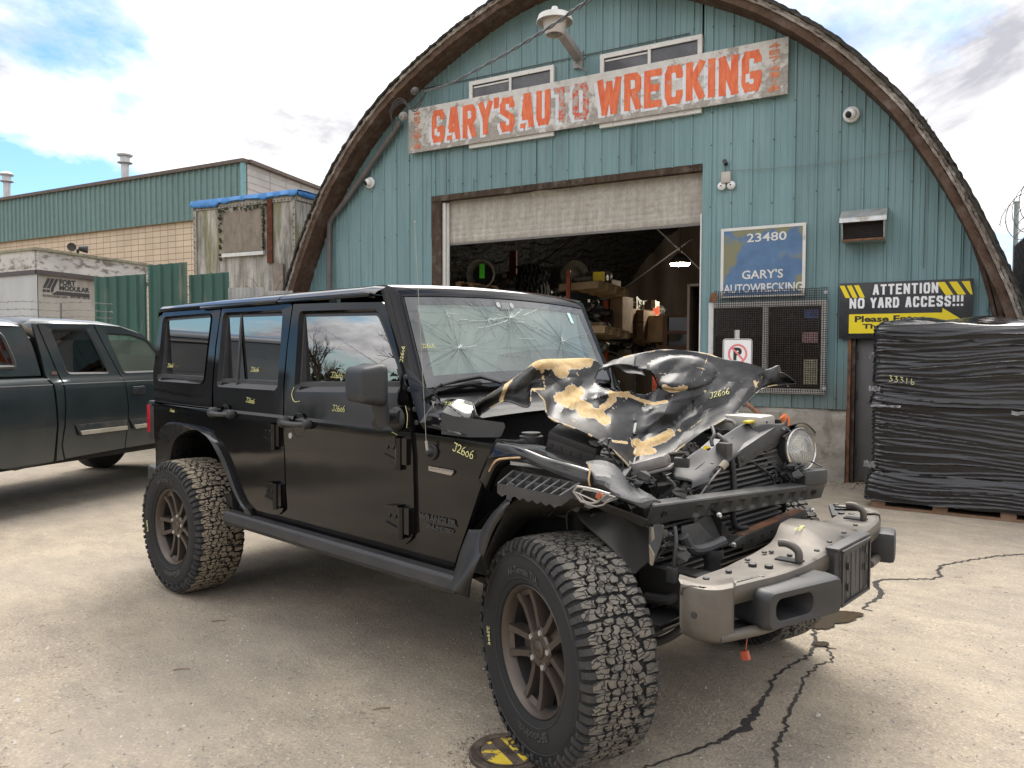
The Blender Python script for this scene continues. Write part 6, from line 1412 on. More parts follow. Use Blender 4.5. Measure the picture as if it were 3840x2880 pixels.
def make_tyre(matT):
    g = MB(); rb = TR_-.013
    prof = [(-.118, .232), (-.132, .240), (-.147, .275), (-.151, .315), (-.147, .345), (-.144, .352), (-.141, .372), (-.132, rb-.008), (-.115, rb-.001), (-.06, rb), (0, rb), (.06, rb), (.115, rb-.001), (.132, rb-.008), (.145, .35), (.150, .31), (.140, .25), (.118, .232)]
    g.lathe(prof, (0, 0, 0), (0, 1, 0), 72, 1)
    # raised rings on the sidewall
    g.lathe([(-.1465, .3405), (-.151, .343), (-.1465, .346)], (0, 0, 0), (0, 1, 0), 72, 0)
    g.lathe([(-.1405, .2575), (-.1445, .260), (-.142, .2625)], (0, 0, 0), (0, 1, 0), 72, 0)
    def block(poly, th0, depth=.0135, wrap=False, f_=1.0):
        """poly: (s along circumference in m, y)"""
        n = len(poly); C = np.mean(np.array(poly), axis=0); bot = []; mid_ = []; top = []
        for s_, y in poly:
            for lst, r_, k in ((bot, TR_-.016, 1.14*f_), (mid_, crown(y)-.0025, 1.12*f_), (top, crown(y), 1.04*f_)):
                ss = C[0]+(s_-C[0])*k; yy = C[1]+(y-C[1])*k; t = th0+ss/TR_; lst.append((r_*math.cos(t), yy, r_*math.sin(t)))
        g.add(bot+mid_, [(i, (i+1) % n, n+(i+1) % n, n+i) for i in range(n)], 0)
        g.add(mid_+top, [(i, (i+1) % n, n+(i+1) % n, n+i) for i in range(n)], 2)
        tr = tessellate_polygon([[Vector(p) for p in top]]); g.add(top, [tuple(t) for t in tr], 2)
    NP = 34; pit = 2*math.pi*TR_/NP; rt = random.Random(2)
    for k in range(NP):
        t0 = 2*math.pi*k/NP; p = pit*(1+rt.uniform(-.06, .06)); G_ = .0035
        def sc2(P): return [(a*p, y) for a, y in P]
        # two interlocking middle rows + intermediate rows
        block(sc2([(.04, -.030), (.30, -.038), (.44, -.024), (.62, -.026), (.66, -.012), (.52, -.003), (.36, -.006), (.30, -.015), (.10, -.013)]), t0)
        block(sc2([(.54, .003), (.72, -.008), (.90, -.004), (.97, .010), (.84, .020), (.70, .016), (.64, .024), (.50, .018)]), t0)
        block(sc2([(.05, .004), (.20, -.006), (.42, .002), (.44, .018), (.30, .028), (.22, .040), (.06, .036), (.10, .020)]), t0)
        block(sc2([(.50, .028), (.64, .030), (.74, .022), (.92, .026), (.94, .044), (.78, .052), (.66, .060), (.50, .052)]), t0)
        block(sc2([(.70, -.036), (.78, -.020), (.92, -.016), (1.0, -.024), (.98, -.046), (.84, -.058), (.72, -.052)]), t0)
        block(sc2([(.12, -.044), (.34, -.046), (.46, -.034), (.62, -.036), (.62, -.054), (.46, -.062), (.40, -.074), (.22, -.070), (.10, -.062)]), t0)
        block(sc2([(.02, .046), (.20, .048), (.40, .046), (.44, .066), (.28, .074), (.10, .076)]), t0)
        # outer rows
        for s_, f in ((-1, 0.0), (1, .3)):
            block(sc2([(f+.02, s_*.068), (f+.10, s_*.078), (f+.36, s_*.080), (f+.46, s_*.070), (f+.52, s_*.088), (f+.46, s_*.110), (f+.34, s_*.128), (f+.06, s_*.128), (f-.02, s_*.100)]) if s_ < 0 else sc2([(f+.02, .080), (f+.40, .078), (f+.46, .10), (f+.40, .128), (f+.04, .128)]), t0, f_=.90)
            block(sc2([(f+.56, s_*.066), (f+.74, s_*.070), (f+.90, s_*.064), (f+.94, s_*.092), (f+.88, s_*.120), (f+.60, s_*.118), (f+.54, s_*.09)]), t0, f_=.90)
            # shoulder lugs running down the sidewall
            for q, (f0, f1, rr0) in enumerate(((f+.05, f+.36, .350), (f+.58, f+.86, .364))):
                vs = []
                for ff_ in (f0, f1):
                    t = t0+ff_*p/TR_
                    for (y, r_) in ((s_*.118, TR_-.0045), (s_*.137, TR_-.012), (s_*.1475, TR_-.030), (s_*.1515, rr0+.012), (s_*.1475, rr0)): vs.append((r_*math.cos(t), y, r_*math.sin(t)))
                g.add(vs, [(i, i+1, i+6, i+5) for i in range(4)], 0)
                bs = []
                for ff_ in (f0, f1):
                    t = t0+ff_*p/TR_
                    for (y, r_) in ((s_*.118, TR_-.0045), (s_*.137, TR_-.012), (s_*.1475, TR_-.030), (s_*.1515, rr0+.012), (s_*.1475, rr0)): bs.append(((r_-.013)*math.cos(t), y*.955, (r_-.013)*math.sin(t)))
                for a0_ in (0, 5): g.add(vs[a0_:a0_+5]+bs[a0_:a0_+5], [(i, i+1, i+6, i+5) for i in range(4)], 0)
    # raised words on the sidewall (outer = -y)
    for txt, a_mid, rr_, sz, mir in (('BFGoodrich', -78, .283, .043, 0), ('All-Terrain T/A', 95, .290, .036, 0)):
        t = MB(); t.text(txt, (0, 0, 0), (1, 0, 0), (0, 1, 0), sz, depth=0, bold=.012*sz/.04*.1, res=2); V = np.array(t.v); w__ = V[:, 0].max()
        vs = []
        for x, y, z in V:
            # reading clockwise when seen from outside (-y side)
            a = rad(a_mid)-((x-w__/2)/rr_); r_ = rr_-.012+y; yy = -.1523 if r_ < .32 else -.150
            vs.append((r_*math.cos(a)*1.0, yy-.0005, r_*math.sin(a)))
        g.add(vs, t.f, 3)
    return g
def make_rim(g, gc, gb, gd):
    # lip in front, dark barrel behind
    g.lathe([(-.118, .2335), (-.126, .2335), (-.128, .230), (-.120, .222), (-.110, .215), (-.085, .208)], (0, 0, 0), (0, 1, 0), 60)
    gd.lathe([(-.085, .2085), (-.06, .205), (.02, .198), (.11, .205), (.12, .23)], (0, 0, 0), (0, 1, 0), 48)
    # centre hub
    g.lathe([(-.03, .075), (-.088, .070), (-.095, .062), (-.095, .036), (-.09, .034)], (0, 0, 0), (0, 1, 0), 40)
    g.lathe([(.0, .10), (-.03, .10), (-.03, .0)], (0, 0, 0), (0, 1, 0), 30)
    for k in range(5):
        a = rad(90+27+72*k); er = np.array([math.cos(a), 0, math.sin(a)]); et = np.array([-math.sin(a), 0, math.cos(a)]); Y = np.array([0, 1.0, 0])
        for s_ in (-1, 1):
            c = er*0+et*s_*.030
            P = [(.045, .032, -.094, .0), (.10, .028, -.092, .004), (.16, .028, -.095, .012), (.195, .032, -.104, .018), (.222, .040, -.112, .024)]
            rows = []
            for r_, w__, y, sh in P:
                m_ = er*r_+et*s_*(.022+sh+.006); rows.append([m_-et*w__/2*.8+Y*y, m_+et*w__/2*.8+Y*y, m_+et*w__/2+Y*(y+.014), m_+et*w__/2*1.1+Y*(y+.05), m_-et*w__/2*1.1+Y*(y+.05), m_-et*w__/2+Y*(y+.014)])
            g.grid(rows, closev=True)
        # web between the pair, set deeper
        g.grid([[er*r_-et*h_+Y*y, er*r_+et*h_+Y*y] for r_, h_, y in ((.05, .03, -.075), (.12, .025, -.06), (.17, .025, -.06))])
        # pocket bridge at the rim
        g.grid([[er*.196-et*.030+Y*-.090, er*.196+et*.030+Y*-.090], [er*.222-et*.046+Y*-.110, er*.222+et*.046+Y*-.110]])
        # lug nut in the gap between spoke pairs
        b_ = rad(90+27+36+72*k); q = np.array([math.cos(b_)*.0635, 0, math.sin(b_)*.0635])
        gb.lathe([(-.07, .014), (-.085, .014), (-.098, .0105), (-.1, .010), (-.1, 0)], q, (0, 1, 0), 8)
        g.lathe([(-.094, .024), (-.096, .022), (-.075, .018)], q, (0, 1, 0), 12)
    gc.lathe([(-.088, .036), (-.098, .034), (-.102, .028), (-.103, 0)], (0, 0, 0), (0, 1, 0), 28)
    g2 = MB(); fit_text(g2, 'Jeep', (0, -.1042, 0), (1, 0, 0), (0, 0, 1), -.018, .018, -.007, .009, .02); gc.add(g2.v, g2.f)
proto = {}
def wheel(name_loc, matT, steer, flip, lab, src=None):
    e = empty('wheel', name_loc, lab, parent=SU); e.rotation_euler = (0, 0, steer+(math.pi if flip else 0))
    if src is None:
        g = make_tyre(matT)
        def loc_build(g, n, mats, **k):
            ob = g.build(n, mats, None, **k)
            V = ob.location.copy(); ob.location = (0, 0, 0); ob.data.transform(Matrix.Translation(V)); ob.parent = e; return ob
        M_let = pm('sidewall_letter', (.040, .040, .042), .5)
        loc_build(g, 'tyre', [M_tyre, M_groove, matT, M_let], smooth=35)
        g, gc, gb, gd = MB(), MB(), MB(), MB(); make_rim(g, gc, gb, gd); loc_build(gd, 'rim_barrel', M_dish, smooth=32)
        loc_build(g, 'rim', M_rim, smooth=32); loc_build(gc, 'hub_cap', M_rim, smooth=40); loc_build(gb, 'lug_nuts', M_steel, smooth=40)
        g = MB(); g.lathe([(-.02, .0), (-.02, .15), (.0, .15), (.0, .0)], (0, 0, 0), (0, 1, 0), 30); g.box((.12, -.0, .06), (.08, .10, .14)); loc_build(g, 'brake_disc', M_dish)
        g = MB(); 
        # wheel scrawl, on the left side of the sidewall as seen
        def fn(a, b_):
            th = rad(180+6)+(a-.03)/.275; r_ = .285+b_*1.0; return np.array([r_*math.cos(th), -.1535, r_*math.sin(th)])
        scrawl(g, 'J2606', fn, .019, .0012); loc_build(g, 'marker_scrawl', M_chalk, smooth=None)
        if 'n' == name_loc[0]: pass
    else:
        for ch in src.children:
            c = ch.copy(); COL.objects.link(c); c.parent = e; c.location = (0, 0, 0)
            if matT is not src['_m'] if '_m' in src else False: pass
    return e
wf_ = wheel((0.0, -.79, .407), M_tr1, rad(-19.6), False, 'front wheel turned outward with grey worn tread')
wr_ = wheel((-2.947, -.79, .407), M_tr2, 0.0, False, 'rear wheel with tan dusty tread')
w3 = wheel((0.0, .79, .407), M_tr1, rad(-19.6), True, None, src=wf_); w4 = wheel((-2.947, .79, .407), M_tr2, 0.0, True, None, src=wr_)
# ================================================================ WRECKED FRONT END
B2 = lambda x, y: (1600+x/1.58, 1250+y/1.58)      # enlarged view of the engine bay
Bb = lambda x, y: (2500+x/2.37, 1800+y/2.37)      # enlarged view of the bumper
Eb = lambda x, y: (2500+x/3.3185, 1450+y/3.3185)  # enlarged view of grille side
Gb = lambda x, y: (2100+x/2.7657, 1550+y/2.7657)
def SQ(q, f=None): p = f(q[0], q[1]) if f else q[:2]; return S(p[0], p[1], q[2])
def sheet(name, rows, mat, parent=SU, f=None, nsub=5, thick=.004, smooth=50, noise_a=0.0, label=None, seed=0):
    R = [crom([SQ(q, f) for q in r_], nsub) for r_ in rows]
    R = [list(c) for c in zip(*[crom(col, nsub) for col in zip(*R)])]
    if noise_a:
        for r_ in R:
            for i in range(len(r_)):
                v = Vector(tuple(r_[i])); r_[i] = r_[i]+np.array([noise.noise(v*9+Vector((seed, 0, 0))), noise.noise(v*9+Vector((0, seed+5, 0))), noise.noise(v*9+Vector((0, 0, seed+9)))])*noise_a
    g = MB(); g.grid(R); return g.build(name, mat, parent, smooth=smooth, solid=thick, label=label)
def plate(name, pts, mat, n=(0, -1, 0), th=.01, parent=SU, f=None, smooth=30, bevel=.0015):
    g = MB(); P = [SQ(q, f) for q in pts]; g.prism(P, np.array(n, float)*th); return g.build(name, mat, parent, smooth=smooth, bevel=bevel)
def hose(name, pts, r, mat, f=None, parent=SU, n=8): g = MB(); g.tube(crom([SQ(q, f) for q in pts], 6), r, n); return g.build(name, mat, parent, smooth=50)
# ---- crumpled hood with torn paint
M_hood = bpy.data.materials.new('crumpled_hood'); M_hood.use_nodes = True; nt = M_hood.node_tree; b = nt.nodes['Principled BSDF']
tc = nt.nodes.new('ShaderNodeTexCoord'); o = tc.outputs['Object']; at_ = nt.nodes.new('ShaderNodeAttribute'); at_.attribute_name = 'peel'
pk = mth(nt, 'ADD', mth(nt, 'MULTIPLY', at_.outputs['Fac'], 1.06), mth(nt, 'MULTIPLY', mth(nt, 'SUBTRACT', noi(nt, o, 24, 8, .7), .5), .9))
km = ramp(nt, pk, [(0.555, 0.0), (0.565, 1.0)]); ke = ramp(nt, pk, [(0.52, 0.0), (0.525, 1.0)])
tan = ramp(nt, noi(nt, o, 26, 7, .7), [(0.3, (.36, .23, .10)), (0.5, (.46, .33, .165)), (0.7, (.54, .43, .27))])
dst = ramp(nt, noi(nt, o, 5, 9, .7), [(0.38, 0.0), (0.7, .22)])
c = mixc(nt, dst, (.0045, .0048, .0055), (.17, .16, .145)); c = mixc(nt, ke, c, (.50, .47, .42)); c = mixc(nt, km, c, tan)
setn(nt, b, 'Base Color', c); setn(nt, b, 'Roughness', mth(nt, 'ADD', mth(nt, 'MULTIPLY', ke, .5), mth(nt, 'ADD', mth(nt, 'MULTIPLY', dst, .6), .40), clamp=True))
setn(nt, b, 'Coat Weight', mth(nt, 'MULTIPLY', mth(nt, 'SUBTRACT', 1.0, ke), .10)); b.inputs['Coat Roughness'].default_value = .16; b.inputs['Coat IOR'].default_value = 1.45
b.inputs['Specular IOR Level'].default_value = .30
bump(nt, b, mth(nt, 'ADD', noi(nt, o, 9, 3, .5), mth(nt, 'MULTIPLY', km, .15)), .12, .02)
TOPC = [(1757, 1560, -.64), (1775, 1520, -.62), (1833, 1480, -.62), (1904, 1433, -.58), (1965, 1390, -.54), (2018, 1351, -.48), (2110, 1345, -.30), (2214, 1344, -.12), (2262, 1368, .00), (2330, 1340, .10), (2390, 1326, .18), (2486, 1310, .30), (2587, 1316, .42), (2650, 1325, .50), (2714, 1345, .58), (2780, 1356, .64), (2834, 1370, .70), (2900, 1395, .76), (2940, 1402, .80), (2982, 1434, .84)]
BOTC = [(1765, 1600, -.66), (1800, 1555, -.66), (1859, 1516, -.66), (1904, 1503, -.66), (1980, 1524, -.66), (1992, 1462, -.60), (2040, 1500, -.60), (2062, 1566, -.62), (2170, 1611, -.60), (2265, 1661, -.52), (2334, 1722, -.42), (2378, 1766, -.34), (2400, 1730, -.26), (2511, 1706, -.08), (2549, 1680, -.0), (2638, 1617, .18), (2739, 1560, .36), (2790, 1516, .50), (2866, 1452, .68), (2984, 1437, .84)]
nj = 8
TP = crom(TOPC, nj); BP = crom(BOTC, nj)
PEEL = [([(2020, 1358), (2080, 1360), (2150, 1358), (2200, 1352)], 26), ([(2095, 1385), (2110, 1400)], 22), ([(2098, 1490), (2140, 1480), (2170, 1470)], 20), ([(2120, 1505), (2170, 1520), (2190, 1545), (2240, 1550), (2270, 1575)], 20), ([(2145, 1465), (2155, 1490)], 24), ([(2175, 1515), (2205, 1530)], 18), ([(2260, 1530), (2300, 1500), (2290, 1475), (2350, 1478)], 12), ([(2350, 1478), (2400, 1500), (2450, 1515), (2500, 1505)], 6), ([(2490, 1450), (2520, 1465), (2570, 1455)], 9), ([(2385, 1660), (2400, 1680), (2440, 1660), (2490, 1640), (2510, 1625)], 18), ([(2385, 1700), (2450, 1690)], 12), ([(2300, 1655), (2350, 1660)], 5), ([(2545, 1612), (2550, 1615)], 5), ([(1880, 1500), (1900, 1440), (1915, 1425)], 7), ([(1765, 1575), (1775, 1555)], 6), ([(2030, 1360), (2036, 1420), (2044, 1450)], 3.5), ([(2040, 1458), (1995, 1460)], 3.5), ([(2830, 1430), (2836, 1450)], 5), ([(1915, 1425), (1960, 1390), (2016, 1352)], 2.5), ([(2200, 1545), (2120, 1600), (2150, 1605)], 1)]
def segd(p, a, b_):
    a = np.array(a, float); b_ = np.array(b_, float); d = b_-a; t = max(0, min(1, np.dot(p-a, d)/(np.dot(d, d)+1e-9))); return np.linalg.norm(p-a-d*t)
def peelv(px, py):
    p = np.array([px, py], float); best = 0
    for pts, r_ in PEEL:
        if abs(px-pts[0][0]) > 220: continue
        dd = min(segd(p, a, b_) for a, b_ in zip(pts, pts[1:])); best = max(best, 1-.5*dd/r_ if dd < 2*r_ else 0)
    return best
def inhole(px, py):
    return ((px-2330)/95)**2+((py-1418+.0*(px-2330))/52)**2 < 1 or ((px-2410)/58)**2+((py-1432)/48)**2 < 1
NI = 110
_fr = random.Random(41); _lat = {}
def facet(px, py, cell):
    """piecewise flat folds: linear interpolation over a warped triangle lattice; returns (height, closeness to a fold)"""
    x = (px+26*noise.noise(Vector((px*.008, py*.008, 2)))*1.6)/cell; y = (py+26*noise.noise(Vector((px*.008, py*.008, 9)))*1.6)/cell*1.25+x*.35
    i, j = math.floor(x), math.floor(y); u_, v_ = x-i, y-j
    def h(a, b_):
        k = (a, b_, cell)
        if k not in _lat: _lat[k] = _fr.uniform(-1, 1)
        return _lat[k]
    if u_+v_ < 1: z = h(i, j)*(1-u_-v_)+h(i+1, j)*u_+h(i, j+1)*v_
    else: z = h(i+1, j+1)*(u_+v_-1)+h(i, j+1)*(1-u_)+h(i+1, j)*(1-v_)
    return z, min(u_, v_, abs(1-u_-v_)*.7)*cell, h(i+7, j+3)
verts = []; pv = []; pxy = []
for j in range(len(TP)):
    a, b_ = TP[j], BP[j]
    for i in range(NI+1):
        t = i/NI; u_ = j/len(TP)
        px = a[0]*(1-t)+b_[0]*t; py = a[1]*(1-t)+b_[1]*t; yy = a[2]*(1-t)+b_[2]*t
        # sagging belly then crumple
        env = math.sin(math.pi*t)**.7
        v = Vector((px*.006, py*.006, 0))
        rdg = 1-abs(noise.noise(v*.55+Vector((3, 1, 0))))*2.4; rdg2 = 1-abs(noise.noise(v*1.2+Vector((8, 4, 0))))*2.2
        fz, fd, fr_ = facet(px, py, 120); fz2, fd2, fr2 = facet(px+400, py+90, 52); yy += env*(.030*rdg+.052*fz*(1 if px < 2600 else .6)+.016*fz2+.10*(t-.5)*(1 if px < 2380 else .3))
        # air box dome
        q = ((px-2550)/135)**2+((py-1398)/66)**2
        if q < 1.3 and px > 2430: yy -= .036*max(0, 1-q)**.4
        # round dents
        for (cx_, cy_, r_, am) in ((2240, 1500, 46, .035), (2480, 1590, 60, .025), (2120, 1420, 70, -.02), (2660, 1470, 80, -.02)):
            dd = math.hypot(px-cx_, (py-cy_)*1.3)/r_
            if dd < 1: yy += am*(1-dd*dd)**1.5
        chip = .60 if (fd < 2.2 and fr_ > .35 and .04 < t < .96) or (t > .985 and fr2 > -.2) or (t < .012 and fr2 > .1) else 0
        verts.append(S(px, py, yy)); pv.append(max(peelv(px, py), chip*.86)); pxy.append((px, py))
me = bpy.data.meshes.new('hood'); org = world_loc(SU)
fs = []
for j in range(len(TP)-1):
    for i in range(NI):
        k = j*(NI+1)+i; cx_ = sum(pxy[q][0] for q in (k, k+1, k+NI+1, k+NI+2))/4; cy_ = sum(pxy[q][1] for q in (k, k+1, k+NI+1, k+NI+2))/4
        if inhole(cx_, cy_): continue
        fs.append((k, k+1, k+NI+2, k+NI+1))
me.from_pydata([tuple(np.array(v)-org) for v in verts], [], fs); at2 = me.attributes.new('peel', 'FLOAT', 'POINT'); at2.data.foreach_set('value', pv)
me.polygons.foreach_set('use_smooth', [True]*len(me.polygons)); me.set_sharp_from_angle(angle=rad(16)); me.materials.append(M_hood); M_hoodin = pm('hood_underside', (.012, .012, .013), .6, dust=.3, dustc=(.09, .08, .07)); me.materials.append(M_hoodin)
hood = bpy.data.objects.new('hood', me); COL.objects.link(hood); hood.parent = SU; hood['label'] = 'crumpled black hood torn open with tan bare patches'
mod = hood.modifiers.new('t', 'SOLIDIFY'); mod.thickness = .005; mod.offset = -1; mod.material_offset = 1; mod.material_offset_rim = 0
# torn rim of the scoop hole and scoop lip
g = MB(); rim = [(2262, 1372), (2300, 1352), (2352, 1345), (2400, 1352), (2440, 1385), (2462, 1430), (2470, 1468)]
P = [S(x, y, .06+.18*(x-2262)/200) for x, y in rim]; g.grid([crom(P, 5), crom([p+np.array([.02, -.02, -.025]) for p in P], 5)]); g.build('torn_edge', M_hood, hood, smooth=40, solid=.004)
sheet('scoop_flap', [[(2300, 1372, .12), (2350, 1360, .16), (2395, 1375, .2)], [(2335, 1395, .12), (2370, 1390, .16), (2410, 1400, .2)], [(2378, 1402, .10), (2396, 1404, .14), (2412, 1412, .18)]], M_hood, hood, nsub=3, noise_a=.01)
# shredded far corner
sheet('torn_corner', [[(2830, 1388, .70), (2880, 1392, .74), (2925, 1386, .80), (2945, 1400, .82)], [(2850, 1415, .72), (2890, 1425, .72), (2930, 1420, .80), (2970, 1430, .84)], [(2845, 1455, .68), (2890, 1445, .74), (2930, 1440, .80), (2984, 1437, .84)]], M_hood, hood, noise_a=.05, seed=4)
sheet('curled_edge', [[(1757, 1560, -.66), (1785, 1530, -.66), (1775, 1505, -.64)], [(1752, 1590, -.68), (1768, 1580, -.70), (1795, 1545, -.70)], [(1790, 1600, -.70), (1800, 1580, -.70), (1812, 1560, -.68)]], M_hood, hood, nsub=3, noise_a=.02)
plate('bare_strip', [(1712, 1565, -.68), (1722, 1560, -.68), (1722, 1600, -.68), (1728, 1625, -.68), (1724, 1630, -.68), (1714, 1612, -.68)], pm('rust_primer', (.42, .25, .13), .8, var=.3, vs=30), n=(.3, -.6, .1), th=.012, parent=hood)
g = MB()
for (px, py, s_, ang, y0) in ((2660, 1505, .062, 14, .20),):
    X_ = np.array([.80, .45, .42]); X_ /= np.linalg.norm(X_); Y_ = np.array([-.35, .0, .94])
# yellow marks on the hood and cowl corner, projected on their own small planes
hm = hood.data; co = np.array([v.co for v in hm.vertices])+org; pxa = np.array(pxy)
def onhood(px, py):
    i = int(np.argmin((pxa[:, 0]-px)**2+(pxa[:, 1]-py)**2)); p = co[i]; d = CAM-p; d /= np.linalg.norm(d); return S(px, py, p[1]) + d*.012
scrawl(g, 'J2606', lambda a, b_: onhood(2660+a*1000, 1495-b_*1000-a*260), .021, .0013)
g.build('marker_scrawl', M_chalk, hood, smooth=None)
g = MB(); Q0 = S(1665, 1524, -.72)
scrawl(g, 'J2606', lambda a, b_: S(1662+a*1000, 1527-b_*420-a*8, -.70+b_*.3)+np.array([.008, -.008, .012]), .0225, .0012); g.build('marker_scrawl', M_chalk, SU, smooth=None)
# ---- near fender: torn top, folded front
sheet('front_fender', [
    [(1858, 1640, -.66), (1980, 1655, -.66), (2081, 1690, -.66), (2207, 1740, -.66), (2215, 1745, -.66)],
    [(1856, 1655, -.78), (1950, 1675, -.79), (2060, 1715, -.79), (2190, 1755, -.79), (2208, 1762, -.79)],
    [(1850, 1675, -.81), (1950, 1695, -.82), (2050, 1735, -.82), (2185, 1790, -.82), (2205, 1798, -.82)],
    [(1835, 1720, -.82), (1900, 1712, -.83), (2020, 1752, -.83), (2160, 1812, -.83), (2203, 1830, -.82)]], M_paint, noise_a=.006)
sheet('fender_side', [[(1858, 1668, -.805), (1835, 1700, -.805), (1815, 1740, -.805), (1792, 1800, -.805)], [(1905, 1715, -.81), (1870, 1735, -.81), (1845, 1775, -.81), (1822, 1830, -.81)], [(1915, 1740, -.76), (1885, 1760, -.76), (1860, 1800, -.76), (1840, 1850, -.76)]], M_paint, nsub=4)
sheet('folded_fender_front', [
    [(2210, 1745, -.66), (2270, 1742, -.64), (2330, 1775, -.60), (2360, 1815, -.56), (2395, 1845, -.50)],
    [(2212, 1765, -.76), (2280, 1790, -.74), (2340, 1825, -.70), (2380, 1860, -.64), (2440, 1880, -.56)],
    [(2212, 1800, -.80), (2280, 1835, -.79), (2340, 1870, -.76), (2385, 1890, -.72), (2480, 1888, -.60)],
    [(2212, 1822, -.78), (2290, 1862, -.78), (2350, 1895, -.76), (2400, 1925, -.72), (2440, 1905, -.66)]], M_greypl, noise_a=.034, seed=2, nsub=3, smooth=14)
# crease edges with bare metal
g = MB(); g.tube([SQ(q)+np.array([.004, -.006, .004]) for q in crom([(2208, 1742, -.80), (2212, 1770, -.82), (2208, 1800, -.83), (2212, 1825, -.82)], 4)], .0035, 5); g.tube([SQ(q) for q in crom([(1834, 1768, -.83), (1850, 1740, -.84), (1875, 1722, -.85), (1950, 1716, -.85)], 4)], .004, 5); g.build('bare_edge', pm('bare_tan', (.42, .28, .15), .8, var=.3, vs=30), SU)
sheet('lower_flange', [[(1955, 1745, -.80), (2090, 1800, -.80), (2230, 1860, -.78), (2330, 1905, -.74), (2430, 1945, -.66)], [(1960, 1765, -.78), (2090, 1822, -.78), (2220, 1885, -.76), (2320, 1932, -.72), (2410, 1975, -.66)]], M_under, noise_a=.008)
# liner flap hanging behind the tyre and in front of it
sheet('torn_liner', [[(2165, 1930, -.72), (2240, 1925, -.66), (2330, 1930, -.60), (2410, 1975, -.62)], [(2230, 1990, -.74), (2290, 1990, -.66), (2370, 1990, -.60), (2440, 1985, -.60)], [(2290, 2050, -.74), (2340, 2060, -.66), (2400, 2060, -.60), (2460, 2020, -.58)], [(2360, 2100, -.70), (2385, 2150, -.68), (2425, 2120, -.60), (2470, 2060, -.56)]], M_under, noise_a=.02, seed=3)
sheet('torn_strip', [[(2430, 1975, -.62), (2455, 1975, -.60), (2490, 1970, -.58)], [(2430, 2030, -.64), (2452, 2040, -.62), (2480, 2030, -.60)], [(2437, 2090, -.66), (2446, 2120, -.65), (2462, 2070, -.62)]], M_greypl, noise_a=.012)
plate('bare_strip', [(2445, 1978, -.66), (2450, 1976, -.66), (2456, 2020, -.66), (2446, 2032, -.66), (2443, 2005, -.66)], pm('bare_tan2', (.24, .20, .15), .8), th=.006)
plate('bare_strip', [(2436, 2040, -.67), (2456, 2080, -.67), (2450, 2120, -.67), (2440, 2118, -.67)], pm('bare_tan3', (.24, .20, .15), .8), th=.006)
# inner wheel house: dark walls
g = MB(); rows = []
for k in range(15):
    t = rad(72+100*k/14); rows.append([(-.06+.52*math.cos(t), -.76, .50+.44*math.sin(t)), (-.06+.50*math.cos(t), -.40, .50+.46*math.sin(t))])
g.grid(rows); g.add([(-.66, -.40, .4), (.10, -.40, .4), (.10, -.40, .90), (-.66, -.40, .98)], [(0, 1, 2, 3)]); g.build('front_wheel_house', M_under, SU, smooth=40)
g = MB(); rows = []
for k in range(15):
    t = rad(60+112*k/14); rows.append([(-.06+.52*math.cos(t), .80, .52+.44*math.sin(t)), (-.06+.50*math.cos(t), .42, .52+.46*math.sin(t))])
g.grid(rows); g.add([(-.66, .42, .4), (.18, .42, .4), (.18, .42, .90), (-.66, .42, .98)], [(0, 1, 2, 3)]); g.build('front_wheel_house', M_under, SU, smooth=40)
sheet('far_fender', [[(2600, 1600, .66), (2750, 1580, .66), (2850, 1570, .66), (2930, 1575, .64)], [(2600, 1600, .85), (2750, 1582, .85), (2850, 1575, .85), (2940, 1600, .80)], [(2600, 1650, .87), (2750, 1640, .87), (2850, 1640, .87), (2950, 1660, .82)]], M_paint)
# rear half of the front flare (splayed plastic) 
sheet('front_flare', [[(1760, 1985, -.80), (1810, 1985, -.83), (1840, 2000, -.86)], [(1725, 2080, -.81), (1780, 2060, -.88), (1818, 2060, -.90)], [(1700, 2160, -.82), (1740, 2150, -.93), (1775, 2150, -.92)], [(1682, 2205, -.83), (1700, 2215, -.95), (1760, 2240, -.90)]], M_flr, noise_a=.006)
sheet('flare_arch', [[(1810, 1985, -.82), (1850, 1930, -.82), (1890, 1885, -.82), (1912, 1862, -.82)], [(1800, 2060, -.90), (1835, 1970, -.92), (1885, 1905, -.92), (1915, 1885, -.90)], [(1812, 2100, -.90), (1850, 1990, -.92), (1890, 1930, -.92), (1905, 1900, -.90)]], M_flr, noise_a=.005)
sheet('flare_liner', [[(1812, 2100, -.88), (1860, 1980, -.88), (1930, 1880, -.86), (2060, 1870, -.82), (2180, 1880, -.80)], [(1830, 2180, -.78), (1880, 2010, -.76), (1950, 1925, -.74), (2070, 1905, -.72), (2200, 1905, -.72)], [(1822, 2240, -.70), (1890, 2060, -.66), (1970, 1960, -.62), (2080, 1935, -.60), (2230, 1925, -.60)]], pm('liner_fuzz', (.020, .018, .015), .95, var=.5, vs=30, dust=.4, dustc=(.06, .05, .035)), noise_a=.008)
